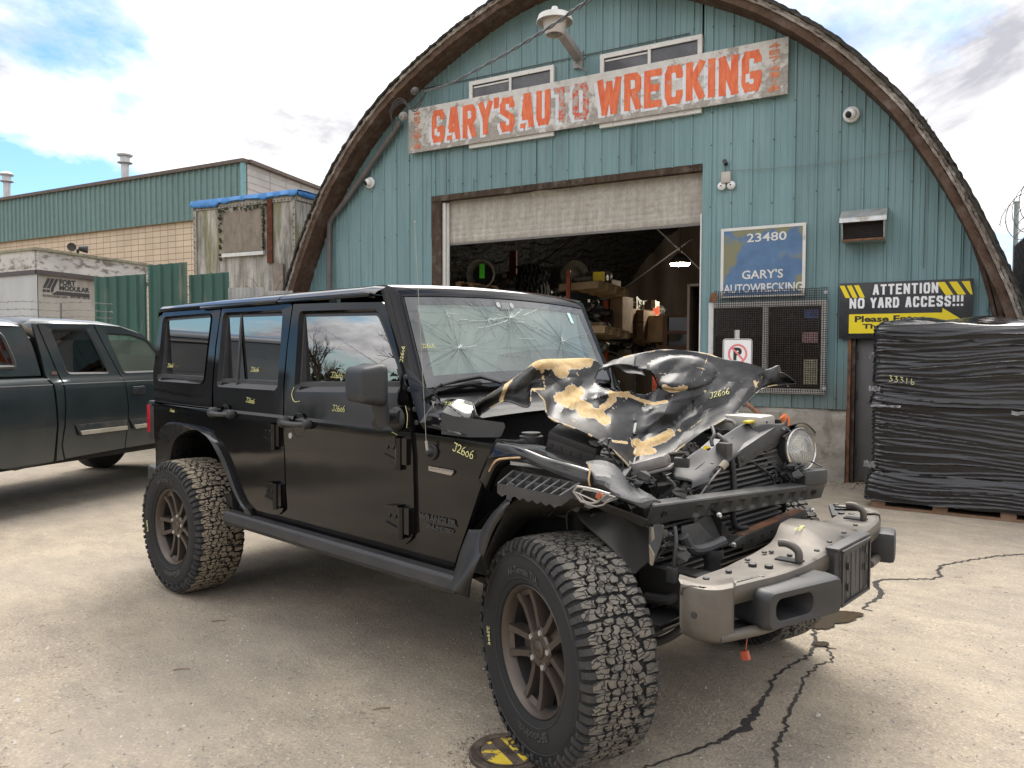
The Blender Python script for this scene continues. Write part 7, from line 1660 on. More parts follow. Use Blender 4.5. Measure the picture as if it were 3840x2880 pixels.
# ribbed flare remnant grid above the tyre
g = MB()
def q4(u_, v_):   # u along, v across
    A = np.array([1868, 1812]); B_ = np.array([1925, 1765]); C_ = np.array([2172, 1812]); D_ = np.array([2098, 1858])
    p = (A*(1-v_)+B_*v_)*(1-u_)+(D_*(1-v_)+C_*v_)*u_; return S(p[0], p[1], -.90+.07*v_)
NR = 7
for k in range(NR+1):
    a_, b_ = q4(k/NR, 0), q4(k/NR, 1); g.prism([a_, b_, b_-UP*.028, a_-UP*.034], np.array([.004, 0, 0]))
for v_ in (0, .5, 1):
    for k in range(NR):
        a_, b_ = q4(k/NR, v_), q4((k+1)/NR, v_); m_ = (a_+b_)/2; dd = .034 if v_ == 0 else .028
        g.add([a_, b_, b_-UP*dd, m_-UP*(dd+.012), a_-UP*dd], [(0, 1, 2, 3, 4)])
g.grid([[q4(k/NR, v_)-UP*.030 for k in range(NR+1)] for v_ in (0, .5, 1)])
g.build('broken_flare_grid', M_greypl, SU, smooth=None, solid=.004)
plate('broken_tab', [(1908, 1808, -.90), (1932, 1815, -.90), (1918, 1880, -.90), (1900, 1870, -.90)], M_greypl, th=.004)
# broken marker lamp
g = MB(); ML = [(2150, 1842), (2165, 1824), (2200, 1830), (2245, 1840), (2285, 1852), (2262, 1862), (2240, 1882), (2215, 1888), (2180, 1880), (2166, 1862)]
P = [S(x, y, -.86) for x, y in ML]; g.tube(P, .0045, 5, closed=True); g.tube([p+np.array([.01, .02, -.012]) for p in P], .003, 4, closed=True); g.tube([P[1], P[4]], .003, 4); g.tube([P[0], P[6]], .003, 4)
g.build('broken_marker_lamp', pm('clear_dirty_plastic', (.30, .28, .25), .3), SU); g = MB(); g.lathe([(0, .012), (.02, .010), (.022, 0)], S(2255, 1858, -.85), (0, -1, 0), 10); g.build('orange_bulb', pm('orange_bulb', (.35, .08, .03), .3), SU)
# ---- engine bay fill
M_eng = pm('engine_black', (.018, .018, .018), .6, var=.4, vs=20, dust=.5, dustc=(.11, .10, .085)); M_alu = pm('cast_alloy', (.22, .21, .20), .5, .5, var=.3, vs=14, dust=.5, dustc=(.16, .13, .10)); M_bay = pm('bay_black', (.006, .006, .006), .8)
g = MB(); g.add([(-.72, -.68, .45), (-.72, .68, .45), (-.72, .68, 1.18), (-.72, -.68, 1.18)], [(0, 1, 2, 3)]); g.add([(-.72, .62, .45), (.25, .60, .45), (.25, .60, 1.0), (-.72, .62, 1.15)], [(0, 1, 2, 3)]); g.add([(-.72, -.60, .50), (.3, -.60, .50), (.3, .60, .50), (-.72, .60, .50)], [(0, 1, 2, 3)]); g.build('firewall', M_bay, SU)
g = MB(); g.box((-.30, .02, .86), (.60, .42, .36), bev=.03); g.box((-.30, .02, 1.05), (.5, .30, .08), bev=.03); eb = g.build('engine_block', M_eng, SU, smooth=40)
g = MB(); g.box((-.38, -.42, 1.02), (.42, .20, .03)); g.box((-.36, -.56, .96), (.60, .10, .10)); g.build('inner_fender_rail', M_eng, SU)
# fuse box
fbx = S(2150, 1690, -.50); X_ = np.array([.80, .35, -.28]); X_ /= np.linalg.norm(X_); Z_ = np.array([.25, -.1, .95]); Z_ -= X_*np.dot(Z_, X_); Z_ /= np.linalg.norm(Z_); Y_ = np.cross(Z_, X_)
g = MB(); g.box(fbx, (.20, .13, .10), X_, Y_, Z_, bev=.008); g.box(fbx+Z_*.055, (.205, .135, .03), X_, Y_, Z_, bev=.006)
for k in range(5): g.box(fbx-Y_*.066+X_*(-.08+k*.04)-Z_*.01, (.012, .006, .07), X_, Y_, Z_)
g.build('fuse_box', M_greypl, SU, smooth=30)
g = MB(); g.box(fbx+X_*.16-Z_*.05, (.16, .16, .10), X_, Y_, Z_, bev=.01); g.build('battery', M_blkpl, SU)
g = MB(); g.lathe([(0, .05), (.03, .05), (.035, .04), (.045, .04), (.045, 0)], S(1992, 1662, -.56), UP, 20); g.build('filler_cap', M_greypl, SU)
g = MB(); p = S(2420, 1745, -.28); X_ = np.array([.85, .35, .30]); X_ /= np.linalg.norm(X_); Z_ = np.array([-.3, -.1, .95]); Z_ -= X_*np.dot(Z_, X_); Z_ /= np.linalg.norm(Z_); Y_ = np.cross(Z_, X_)
g.box(p, (.20, .12, .05), X_, Y_, Z_, bev=.018); g.box(p-Z_*.03, (.22, .14, .012), X_, Y_, Z_, bev=.004); g.build('air_duct', M_alu, SU, smooth=40)
g = MB(); g.prism([S(2412, 1790, -.30), S(2430, 1772, -.30), S(2440, 1780, -.30), S(2435, 1800, -.30), S(2424, 1805, -.30)], (.01, -.02, 0)); g.build('yellow_tag', pm('yellow_tag', (.65, .40, .02), .5), SU)
rr = random.Random(31)
cl = MB()
for k in range(46):
    px, py, y = rr.uniform(2060, 2780), rr.uniform(1560, 1860), rr.uniform(-.35, .35)
    if py < 1600+abs(px-2380)*-.1+60 and px < 2500: py += 120
    p = S(px, py, y)
    if not (-.6 < p[0] < .22 and .6 < p[2] < 1.1): continue
    if rr.random() < .5: cl.tube(crom([p, p+np.array([rr.uniform(-.1, .1) for _ in range(3)]), p+np.array([rr.uniform(-.2, .2), rr.uniform(-.2, .2), rr.uniform(-.15, .05)])], 4), rr.uniform(.005, .014), 6)
    else:
        a_ = rr.uniform(0, 3.1); cl.box(p, (rr.uniform(.03, .10), rr.uniform(.03, .08), rr.uniform(.02, .07)), (math.cos(a_), math.sin(a_), 0), (-math.sin(a_), math.cos(a_), 0), UP, bev=.004)
cl.build('engine_clutter', M_eng, eb, smooth=40, kind='stuff')
g = MB(); pr_ = S(2562, 1700, .16); g.lathe([(0, .05), (.02, .055), (.04, .05), (.045, .02), (.045, 0)], pr_, (.9, -.2, .2), 22)
for k in range(10): a_ = 2*math.pi*k/10; g.box(pr_+np.array([.05, .045*math.cos(a_), .045*math.sin(a_)]), (.012, .006, .018))
g.build('alternator', M_alu, SU, smooth=30)
g = MB(); g.lathe([(0, .026), (.03, .026), (.034, .029), (.05, .029), (.052, 0)], S(2705, 1625, .30)-UP*.03, UP, 18); g.build('reservoir_cap', M_blkpl, SU)
g = MB(); g.box(S(2790, 1585, .42), (.24, .16, .08), bev=.02); g.build('coolant_bottle', pm('milky_plastic', (.34, .33, .29), .45, var=.15, dust=.4), SU, smooth=40)
g = MB(); g.box(S(2815, 1585, .33)+UP*.005, (.03, .10, .012), bev=.004); g.build('yellow_cap', pm('yellow_cap', (.55, .42, .02), .5), SU)
g = MB(); g.tube(crom([S(2722, 1575, .28), S(2745, 1580, .30), S(2756, 1590, .30), S(2758, 1600, .30)], 4), .008, 8); g.build('alloy_pipe', M_alu, SU)
# bent upper crossmember panel with its warning sticker
sheet('radiator_shroud', [[(2512, 1775, -.22), (2600, 1700, -.05), (2700, 1640, .12), (2790, 1588, .30), (2815, 1592, .34)], [(2530, 1800, -.26), (2620, 1735, -.08), (2720, 1665, .10), (2800, 1625, .26), (2830, 1612, .32)], [(2590, 1812, -.24), (2650, 1770, -.12), (2740, 1705, .06), (2810, 1665, .20), (2845, 1635, .28)], [(2590, 1838, -.26), (2655, 1812, -.16), (2665, 1780, -.12), (2740, 1725, .04), (2752, 1715, .06)]], pm('shroud_black', (.012, .012, .013), .60, dust=.12, dustc=(.12, .11, .10)), noise_a=.008, seed=6)
plate('torn_plate', [(2545, 1835, -.24), (2575, 1815, -.22), (2592, 1835, -.22), (2582, 1850, -.22), (2592, 1860, -.22), (2575, 1878, -.22), (2553, 1868, -.22), (2545, 1850, -.22)], M_alu, n=(.2, -.8, .2), th=.006)
plate('torn_plate', [(2605, 1835, -.20), (2650, 1810, -.16), (2674, 1828, -.14), (2650, 1848, -.16), (2625, 1838, -.18)], M_greypl, n=(.2, -.6, .2), th=.008)
LBL = [(2624, 1692), (2666, 1656), (2698, 1662), (2655, 1707)]
P = [S(x, y, -.055+(x-2640)*.0011) +np.array([.016, -.022, .018]) for x, y in LBL]
g = MB(); g.add(P, [(0, 1, 2, 3)]); st_ = g.build('warning_sticker', M_wh, SU, smooth=None)
def bil(u_, v_): return (P[0]*(1-u_)+P[1]*u_)*(1-v_)+(P[3]*(1-u_)+P[2]*u_)*v_+np.array([.001, -.0015, .001])
g = MB(); g.add([bil(0, .2), bil(.30, .2), bil(.30, .75), bil(0, .75)], [(0, 1, 2, 3)]); g.build('sticker_yellow', M_yel, st_, smooth=None)
g = MB(); g.add([bil(.02, .45), bil(.25, .45), bil(.25, .95), bil(.02, .95)], [(0, 1, 2, 3)]); g.build('sticker_black', M_blk, st_, smooth=None)
# radiator and condenser fins
M_fin = pm('fin_metal', (.13, .13, .13), .45, .5, var=.2, dust=.3, dustc=(.10, .09, .08)); M_dark = pm('radiator_dark', (.006, .006, .006), .8)
RA, RB, RC, RD_ = S(2545, 1880, -.40), S(2760, 1725, .12), S(2905, 1835, .44), S(2900, 2010, .44)
xr = .23
def rp(y, z): # radiator plane leaning forward
    return np.array([.16+.12*(y+.4)/.8+(z-.75)*-.10, y, z])
g = MB(); g.add([rp(-.46, .42), rp(.46, .42), rp(.40, 1.07), rp(.0, 1.05), rp(-.46, .88)], [(0, 1, 2, 3, 4)]); rd = g.build('radiator', M_dark, SU)
g = MB(); z = .44
while z < 1.04:
    tl_ = .09*(z-.42); y1 = .42; y0 = -.45
    if z > .88: y0 = -.45+(z-.88)*2.6
    g.box((rp((y0+y1)/2, z)+np.array([.022, 0, 0])), (.016, y1-y0, .0075), (1, 0, 0), np.array([.14, .99, .035]), UP); z += .0235
g.build('radiator_fins', M_fin, rd, smooth=None)
# grille header bar and headlight bucket
def bar(name, a_, b_, w__, h__, mat, parent=SU, up=UP, bev=.004, sub=None):
    a_, b_ = np.array(a_), np.array(b_); d_ = b_-a_; L_ = np.linalg.norm(d_); d_ /= L_; s_ = np.cross(up, d_); s_ /= np.linalg.norm(s_); t_ = np.cross(d_, s_)
    g = MB(); g.box((a_+b_)/2, (L_, w__, h__), d_, s_, t_, bev=bev); return g.build(name, mat, parent, smooth=30)
hb_ = bar('header_bar', S(2750, 1725, .10), S(2905, 1620, .42), .05, .075, M_greypl)
g = MB()
for (px, py) in ((2762, 1718), (2808, 1692), (2840, 1676), (2872, 1656)): g.lathe([(0, .014), (.004, .014), (.008, .008), (.008, 0)], S(px, py, .11+(px-2750)*.0021)+np.array([.028, -.012, 0]), (.9, -.4, 0), 10)
g.build('header_bolts', M_blkpl, hb_)
bar('support_strut', S(2880, 1665, .42), S(3025, 1830, .50), .03, .075, M_greypl, up=(0, .5, .8)); bar('support_strut', S(2860, 1690, .36), S(2960, 1790, .46), .02, .05, M_eng, up=(0, .5, .8))
sheet('bent_bracket', [[(2830, 1600, .32), (2870, 1585, .36), (2930, 1590, .42), (2950, 1565, .44)], [(2840, 1650, .30), (2890, 1640, .36), (2925, 1625, .40), (2945, 1600, .44)], [(2870, 1700, .32), (2900, 1680, .38), (2920, 1660, .42), (2935, 1640, .44)]], M_greypl, noise_a=.015, seed=9)
hc_ = S(3001, 1684, .50); ha = np.array([.93, -.28, .10]); ha /= np.linalg.norm(ha)
HL = empty('headlight', hc_, 'round headlight still hanging in its ring', parent=SU)
g = MB(); g.lathe([(-.10, .05), (-.085, .085), (-.02, .10), (.0, .102)], hc_, ha, 32); g.build('bucket', M_blkpl, HL)
g = MB(); g.lathe([(-.02, .0), (-.018, .04), (-.008, .07), (.0, .088)], hc_-ha*.03, ha, 36); g.build('reflector', pm('chrome_reflector', (.62, .62, .60), .12, .9, var=.25, vs=30, bs=.6, bsc=35), HL)
g = MB(); g.lathe([(.0, .102), (.008, .101), (.012, .095), (.006, .090), (0, .089)], hc_, ha, 36); g.build('chrome_ring', pm('chrome_dirty', (.55, .53, .50), .22, .9), HL)
m = glass('lamp_glass', (.85, .88, .86), .05, 1.5, dust=.28, dustc=(.62, .60, .55)); nt = m.node_tree
g = MB(); g.lathe([(.003, .090), (.014, .075), (.022, .05), (.027, .02), (.028, 0)], hc_, ha, 36); g.build('lens', m, HL)
g = MB(); sv_ = np.cross(UP, ha); sv_ /= np.linalg.norm(sv_); tv_ = np.cross(ha, sv_)
for k in range(9):
    x = -.055+k*.0135; g.tube([hc_+ha*.004+sv_*x+tv_*(-.015), hc_+ha*.006+sv_*(x*.85)+tv_*(-.065)], .0022, 4)
g.tube([hc_+ha*.004+sv_*(.055*math.cos(t))+tv_*(.025+.032*math.sin(t)) for t in [rad(180*k/12) for k in range(13)]], .0025, 4); g.build('lens_flutes', pm('lens_flute', (.7, .7, .68), .15), HL, smooth=40)
sheet('lamp_shroud', [[(2950, 1600, .42), (2990, 1588, .46), (3030, 1590, .54), (3062, 1620, .58)], [(2935, 1620, .48), (2985, 1600, .54), (3035, 1605, .60), (3060, 1640, .64)]], M_paint, noise_a=.008)
g = MB(); g.box(S(3025, 1790, .52), (.12, .16, .07), (.9, -.3, .1), (.3, .9, 0), UP, bev=.015); g.build('lamp_base', M_greypl, SU)
# hoses and wires at the front
hose('coolant_hose', [(2690, 1632, .10), (2720, 1660, .08), (2742, 1720, .06), (2750, 1790, .06), (2755, 1855, .05)], .013, M_rub); hose('coolant_hose', [(2748, 1890, .0), (2752, 1960, .02), (2775, 1980, .06), (2800, 1978, .10)], .012, M_rub)
hose('torn_wire', [(2670, 1600, -.02), (2678, 1630, -.06), (2668, 1650, -.08), (2672, 1672, -.09)], .008, M_greypl); hose('wire_loom', [(2800, 1718, .22), (2840, 1745, .25), (2880, 1775, .30), (2900, 1800, .34), (2905, 1835, .34)], .006, M_rub); hose('wire_loom', [(2885, 1770, .36), (2905, 1765, .38), (2910, 1790, .38), (2900, 1815, .38)], .006, M_rub); hose('wire_loom', [(2905, 1800, .40), (2925, 1795, .42), (2930, 1815, .42), (2925, 1835, .42)], .006, M_rub)
hose('brake_line', [(2620, 1868, -.22), (2650, 1820, -.16), (2705, 1755, -.05)], .005, M_alu)
g = MB(); a_ = S(2703, 1757, -.05); b_ = S(2722, 1735, -.02); g.tube([a_, b_], .016, 12); g.build('ribbed_boot', pm('tan_boot', (.22, .19, .14), .7), SU)
# slotted cross beam lying across the front
bl0, bl1 = S(2438, 1902, -.60), S(3094, 1813, .60); bb0, bb1 = S(2411, 1972, -.62), S(3061, 1864, .58)
dB = bl1-bl0; LB = np.linalg.norm(dB); dB /= LB; upB = (bb0-bl0+bb1-bl1)/2; upB -= dB*np.dot(upB, dB); hB = np.linalg.norm(upB); upB /= hB; nB = np.cross(dB, upB); 
if nB[0] < 0: nB = -nB
M_beam = pm('beam_black', (.020, .021, .022), .42, .1, var=.2, dust=.35, dustc=(.13, .12, .10), dscale=4)
g = MB(); rows = []
nb_ = 120
for k in range(nb_+1):
    s_ = k/nb_; a_ = bl0+dB*LB*s_
    ph = (s_-.22)*LB*.80/.075; rib = .0
    if .20 < s_ < .88: rib = -.012*max(0, math.sin(2*math.pi*ph))**.35 if math.sin(2*math.pi*ph) > 0 else 0
    lf = -.008 if .02 < s_ < .16 else 0
    sk = .03*(1 if rib < 0 else 0)
    rows.append([a_-nB*.045, a_-nB*.004-upB*.004, a_+nB*.002, a_+upB*.018+nB*.004, a_+upB*.030+nB*(.004+rib), a_+upB*(hB-.012)+nB*(.004+rib), a_+upB*hB+nB*.004, a_+upB*(hB+.003)-nB*.02])
g.grid(rows); bm_ = g.build('cross_beam', M_beam, SU, smooth=28, solid=.006)
for s_ in (.07, .93):
    g = MB(); g.lathe([(0, .013), (.003, .013), (.0, .009), (-.004, 0)], bl0+dB*LB*s_+upB*hB*.5+nB*.008, nB, 14); g.build('beam_hole', M_dark, bm_)
# brackets and lower rusty bar
LBm = (2640, 2003)
p0, p1 = S(2770, 2006, .02), S(2998, 1911, .46)
g = MB(); d_ = p1-p0; L_ = np.linalg.norm(d_); d_ /= L_; s_ = np.cross(UP, d_); s_ /= np.linalg.norm(s_); t_ = np.cross(d_, s_)
g.box((p0+p1)/2, (L_, .045, .006), d_, s_, t_); lb = g.build('lower_bar', M_rust, SU)
g = MB(); g.box((p0+p1)/2-t_*.03+s_*-.024, (L_+.02, .006, .06), d_, s_, t_, bev=.002); g.build('bar_face', M_beam, lb)
g = MB()
for k in range(6): g.box(p0+d_*(.05+k*L_/6.2)-t_*.03-s_*.028, (.016, .002, .010), d_, s_, t_)
g.build('bar_slots', M_dark, lb)
plate('radiator_bracket', [(2657, 1912, -.20), (2678, 1910, -.20), (2700, 1950, -.16), (2740, 2002, -.06), (2770, 2005, .0), (2790, 2008, .02), (2790, 2035, .02), (2740, 2048, -.06), (2722, 2040, -.08), (2700, 2010, -.12)], M_beam, n=(.7, -.6, 0), th=.02)
g = MB()
for q in ((2688, 1925, -.20), (2742, 2036, -.10), (3036, 1908, .48), (2962, 2003, .30)): g.lathe([(0, .010), (.010, .010), (.012, .006), (.026, .006), (.026, 0)], S(*q)+np.array([.015, -.015, 0]), (.7, -.7, 0), 8)
g.build('bracket_bolts', M_steel, SU)
plate('side_plate', [(2612, 1925, -.26), (2655, 1915, -.22), (2720, 2010, -.10), (2640, 2065, -.26), (2600, 1985, -.32)], M_eng, n=(-.6, .6, 0), th=.015)
plate('air_dam', [(2555, 1975, -.42), (2620, 1962, -.34), (2690, 2035, -.24), (2660, 2080, -.30), (2560, 2060, -.44)], M_eng, n=(-.5, .6, 0), th=.02)
g = MB(); g.tube(crom([S(2560, 2010, -.46), S(2590, 2060, -.42), S(2640, 2060, -.34), S(2712, 2030, -.22)], 5), [.022]*16, 10); g.build('intake_tube', M_blkpl, SU)
g = MB(); q = S(2672, 2085, -.30); g.lathe([(.03, .040), (.0, .042), (-.02, .03), (-.05, .032), (-.055, .05), (-.065, .05), (-.075, .036), (-.11, .05), (-.115, 0)], q, UP, 18); g.build('body_mount', M_under, SU); g = MB(); g.lathe([(0, .047), (.004, .048), (.008, .047)], q-UP*.058, UP, 18); g.build('mount_ring', M_rust, SU)
bar('frame_horn', (.12, -.42, .60), (.50, -.42, .60), .09, .13, M_under); bar('frame_horn', (.12, .42, .60), (.48, .42, .60), .09, .13, M_under); bar('front_crossmember', (.46, -.46, .60), (.46, .46, .60), .06, .10, M_under)
g = MB(); g.tube(crom([S(2420, 2240, -.50), S(2500, 2250, -.48), S(2540, 2235, -.45), S(2600, 2215, -.40)], 5), .020, 10); g.build('track_bar', M_under, SU); g = MB(); g.tube(crom([S(2410, 2400, -.52), S(2470, 2405, -.50), S(2540, 2370, -.45), S(2580, 2330, -.40), S(2620, 2290, -.3)], 5), .016, 10); g.build('sway_bar', M_under, SU)
g = MB(); g.tube([(.12, -.62, .36), (.12, .66, .36)], .018, 10); g.tube([(.18, -.55, .44), (.15, .4, .50)], .020, 10); g.build('tie_rod', M_under, SU)
for y in (-.52, .52):
    g = MB(); g.tube([(.0+.05*math.cos(k*.5), y+.05*math.sin(k*.5), .45+k*.0042) for k in range(90)], .008, 6); g.build('coil_spring', M_under, SU); g = MB(); g.tube([(-.12, y-.04, .42), (-.10, y-.04, .9)], .028, 10); g.build('shock_absorber', M_under, SU)
# dangling plug below the torn liner
hose('loose_wire', [(2530, 1975, -.50), (2535, 2030, -.52), (2530, 2080, -.53), (2527, 2120, -.53)], .008, M_greypl); g = MB(); g.box(S(2520, 2155, -.53), (.035, .03, .055), bev=.004); g.build('plug', M_greypl, SU)
# ---- bronze steel bumper
BP_ = lambda x, y, z=.735: (x, y, z)
FR = [(.575, -.775), (.615, -.72), (.655, -.57), (.682, -.46), (.70, -.30), (.70, -.15), (.695, .0), (.69, .20), (.685, .40), (.675, .52), (.655, .66), (.61, .80), (.57, .86)]
BK = [(.49, -.79), (.485, -.65), (.495, -.50), (.49, -.40), (.485, -.25), (.46, -.02), (.45, .06), (.44, .16), (.43, .30), (.43, .40), (.47, .55), (.46, .74), (.45, .88)]
Fc = crom([(*a, 0) for a in FR], 6); Bc = crom([(*a, 0) for a in BK], 6)
g = MB(); rows = []
for a_, b_ in zip(Fc, Bc):
    y = a_[1]; t = max(0, 1-abs(y-.16)/.34); hump = .055*min(1, t*1.6); mid_ = a_*.62+b_*.38
    up_ = .022*t
    def P3(v, z): return (v[0], v[1], z)
    low = .672 if -.72 < y < .80 else .60
    n2 = (a_-b_); n2 = n2/np.linalg.norm(n2)
    rows.append([P3(b_-n2*.004, .70+hump), P3(b_, .728+hump), P3(b_*.6+a_*.4, .735+hump*.85), P3(mid_*.3+a_*.7, .735+up_*.4), P3(a_-n2*.022, .735), P3(a_-n2*.006, .729), P3(a_, .712), P3(a_, low)])
g.grid(rows); bu = g.build('front_bumper', M_bronze, SU, smooth=40, solid=.008)
# end caps
for (y0, sgn, x0, x1) in ((-.785, -1, .485, .62), (.87, 1, .45, .60)):
    g = MB(); rows = []
    pl = [(x0, y0-sgn*.0), (x0+.01, y0), (x0+.05, y0+sgn*.008), (x1-.04, y0-sgn*.0), (x1-.008, y0-sgn*.03), (x1+.012, y0-sgn*.085)]
    pl = [tuple(q[:2]) for q in crom([(*q, 0) for q in pl], 4)]
    for i, (x, y) in enumerate(pl):
        t = i/(len(pl)-1); dx = .0
        rows.append([(x-.045, y-sgn*.075, .7385), (x-.02+.01*t, y-sgn*.025, .737), (x, y-sgn*.006, .731), (x, y, .715), (x, y, .60), (x+.004, y-sgn*.004, .575), (x+.006, y-sgn*.02, .560), (x-.0, y-sgn*.05, .556)])
    g.grid(rows); g.build('bumper_end', M_bronze, bu, smooth=45, solid=.008)
    # lower bar of the lamp opening
    g = MB(); xs = x1+.035; ys = y0-sgn*.13
    g.tube(crom([(x1-.02, y0-sgn*.04, .574), (xs-.02, ys, .572), (xs+.02, ys-sgn*.12, .572), (xs+.035, ys-sgn*.26, .575)], 5), .020, 10, flat=.9); g.build('lower_bar', M_bronze, bu, smooth=50)
g = MB(); g.add([(.47, -.76, .565), (.62, -.70, .562), (.66, -.50, .562), (.47, -.50, .565)], [(0, 1, 2, 3)]); g.build('lower_tray', M_greypl, bu, solid=.006)
# bolts
for (x, y, s_) in ((350, 882, 1), (550, 818, 1), (762, 760, 1.35), (908, 775, 1.35), (718, 715, .9), (868, 648, .9), (930, 642, .9), (1093, 672, .9), (1335, 633, .9), (1447, 555, .9), (1575, 473, .9), (1678, 405, .9)):
    p = G(*Bb(x, y), .737+(.02 if x > 1300 else 0)); g = MB(); g.lathe([(0, .011*s_), (.006*s_, .011*s_), (.008*s_, .007), (.007*s_, 0)], p, UP, 12); g.build('bolt', M_blkpl, bu, smooth=30)
g = MB(); p = S(*Bb(245, 1200), -.79); g.lathe([(0, .011), (.005, .011), (.006, 0)], p, (0, -1, 0), 10); g.build('bolt', M_blkpl, bu); g = MB(); p = onp(*Bb(1150, 855), (.69, -.35, .70), (1, 0, .0)); g.lathe([(0, .014), (.006, .014), (.010, .008), (.010, 0)], p, (1, -.2, 0), 12); g.build('bolt', M_blkpl, bu); g = MB(); p = onp(*Bb(1135, 1345), (.69, -.35, .58), (1, 0, .0)); g.lathe([(0, .012), (.006, .012), (.006, 0)], p, (1, -.2, 0), 12)
g.build('bolt', M_blkpl, bu, smooth=30)
# tow hooks
for (q, far) in (((1165, 730), 0), ((1740, 355), 1)):
    base = G(*Bb(*q), .735); g = MB(); s_ = -1
    pts = [base+np.array([.0, 0, -.05]), base+np.array([.004, 0, .025]), base+np.array([-.010, 0, .048]), base+np.array([-.04, -.0, .060]), base+np.array([-.070, -.0, .058])]
    g.tube(crom(pts, 5), .0115, 10, flat=1.25); g.build('tow_hook', M_bronze, bu, smooth=50)
    g = MB(); g.box(base+np.array([-.03, 0, .002]), (.09, .05, .006)); g.build('hook_slot', M_dark, bu)
# licence plate bracket
g = MB(); PB = [(.702, -.06), (.715, -.05), (.722, .12), (.715, .29), (.70, .305)]
rows = [[(x, y, .745), (x+.010, y, .740), (x+.012, y, .55), (x+.004, y, .515)] for x, y in PB]; g.grid(rows); g.box((.705, .12, .745), (.05, .36, .012), bev=.004); g.box((.70, .12, .63), (.03, .36, .22)); pb_ = g.build('plate_bracket', M_greypl, bu, smooth=30)
g = MB()
for y in (-.03, .27): g.box((.735, y, .635), (.008, .012, .20))
g.box((.735, .12, .735), (.008, .31, .010)); g.box((.735, .12, .532), (.008, .31, .010))
for k in range(5): g.box((.733, .02+k*.05, .63), (.002, .003, .17))
for (y, z) in ((.03, .67), (.03, .59), (.22, .70), (.22, .63)): g.box((.737, y, z), (.006, .016, .026))
g.build('bracket_ribs', M_blkpl, pb_)
# fog lamp pods
def pod(c_, yaw, lab):
    X_ = np.array([math.cos(yaw), math.sin(yaw), 0]); Y_ = np.array([-math.sin(yaw), math.cos(yaw), 0])
    g = MB(); w2, h2, d2 = .40, .135, .16; rows = []
    def rr4(w_, h_, x): return [c_+X_*x+Y_*(q[0])+UP*q[2] for q in [np.array([p[0], 0, p[1]]) for p in [(a[0], a[1]) for a in [(v[0], v[1]) for v in rrect((0, 0), (1, 0), (0, 1), w_, h_, .03, 5)]]]]
    A0 = rr4(w2*.9, h2*.95, -d2*.6); A1 = rr4(w2, h2, d2*.15); A2 = rr4(w2*.98, h2*.96, d2*.42); A3 = rr4(w2*.92, h2*.86, d2*.5)
    off_ = Y_*-.055
    B0 = [p+off_*0 for p in [q for q in rr4(w2*.52, h2*.66, d2*.5)]]; B0 = [p-Y_*.055 for p in B0]; B1 = [p-Y_*.055-X_*.0 for p in rr4(w2*.47, h2*.54, d2*.47)]; B2_ = [p-Y_*.055 for p in rr4(w2*.30, h2*.42, -d2*.3)]
    g.grid([A0, A1, A2, A3, B0, B1, B2_], closev=True); n0 = len(B2_); g.add(B2_, [tuple(range(n0))]); return g.build('fog_lamp_pod', M_blkpl, bu, smooth=40, label=lab)
pod(np.array([.680, -.40, .640]), rad(-16), 'black fog lamp pod pushed out under the bumper')
# black far end piece
g = MB(); c_ = S(*Bb(1905, 570), .70); g.box(c_, (.12, .16, .135), (.95, .25, 0), (-.25, .95, 0), UP, bev=.022); g.build('far_fog_lamp_pod', M_blkpl, bu, smooth=45)
g = MB(); P = [G(*Bb(*q), .728) for q in ((1440, 218), (1640, 222), (1720, 250), (1790, 330), (1700, 322), (1470, 310))]; g.prism(P, UP*-.02); g.build('far_wing_plate', M_eng, bu, bevel=.003)
g = MB()
for q in ((1507, 224), (1520, 262), (1552, 300), (1643, 308)): g.lathe([(0, .014), (.007, .014), (.009, .009), (.008, 0)], G(*Bb(*q), .73), UP, 12)
g.build('wing_bolts', M_blkpl, bu)
g = MB(); p = G(*Bb(1180, 485), .765); q_ = G(*Bb(1280, 405), .772); dX = q_-p; dX /= np.linalg.norm(dX); dY = np.cross(UP, dX)
scrawl(g, 'J2606', lambda a, b_: np.array([p[0], p[1], 0])+dX*a+dY*b_+UP*(.780+a*.05), .021, .0013); g.build('marker_scrawl', M_chalk, bu, smooth=None)
# red connector hanging below
g = MB(); q = S(2802, 2395, -.42); g.tube([q+UP*.05, q+np.array([.004, 0, .02]), q], .002, 5); g.build('dangling_wire', M_alu, bu)
g = MB(); p = S(2795, 2445, -.42); g.tube([q, p], .002, 5); g.box(p-UP*.012, (.028, .018, .032), (.95, 0, .3), (0, 1, 0), (-.3, 0, .95), bev=.002); g.build('red_connector', pm('red_plug', (.45, .09, .05), .5), bu)

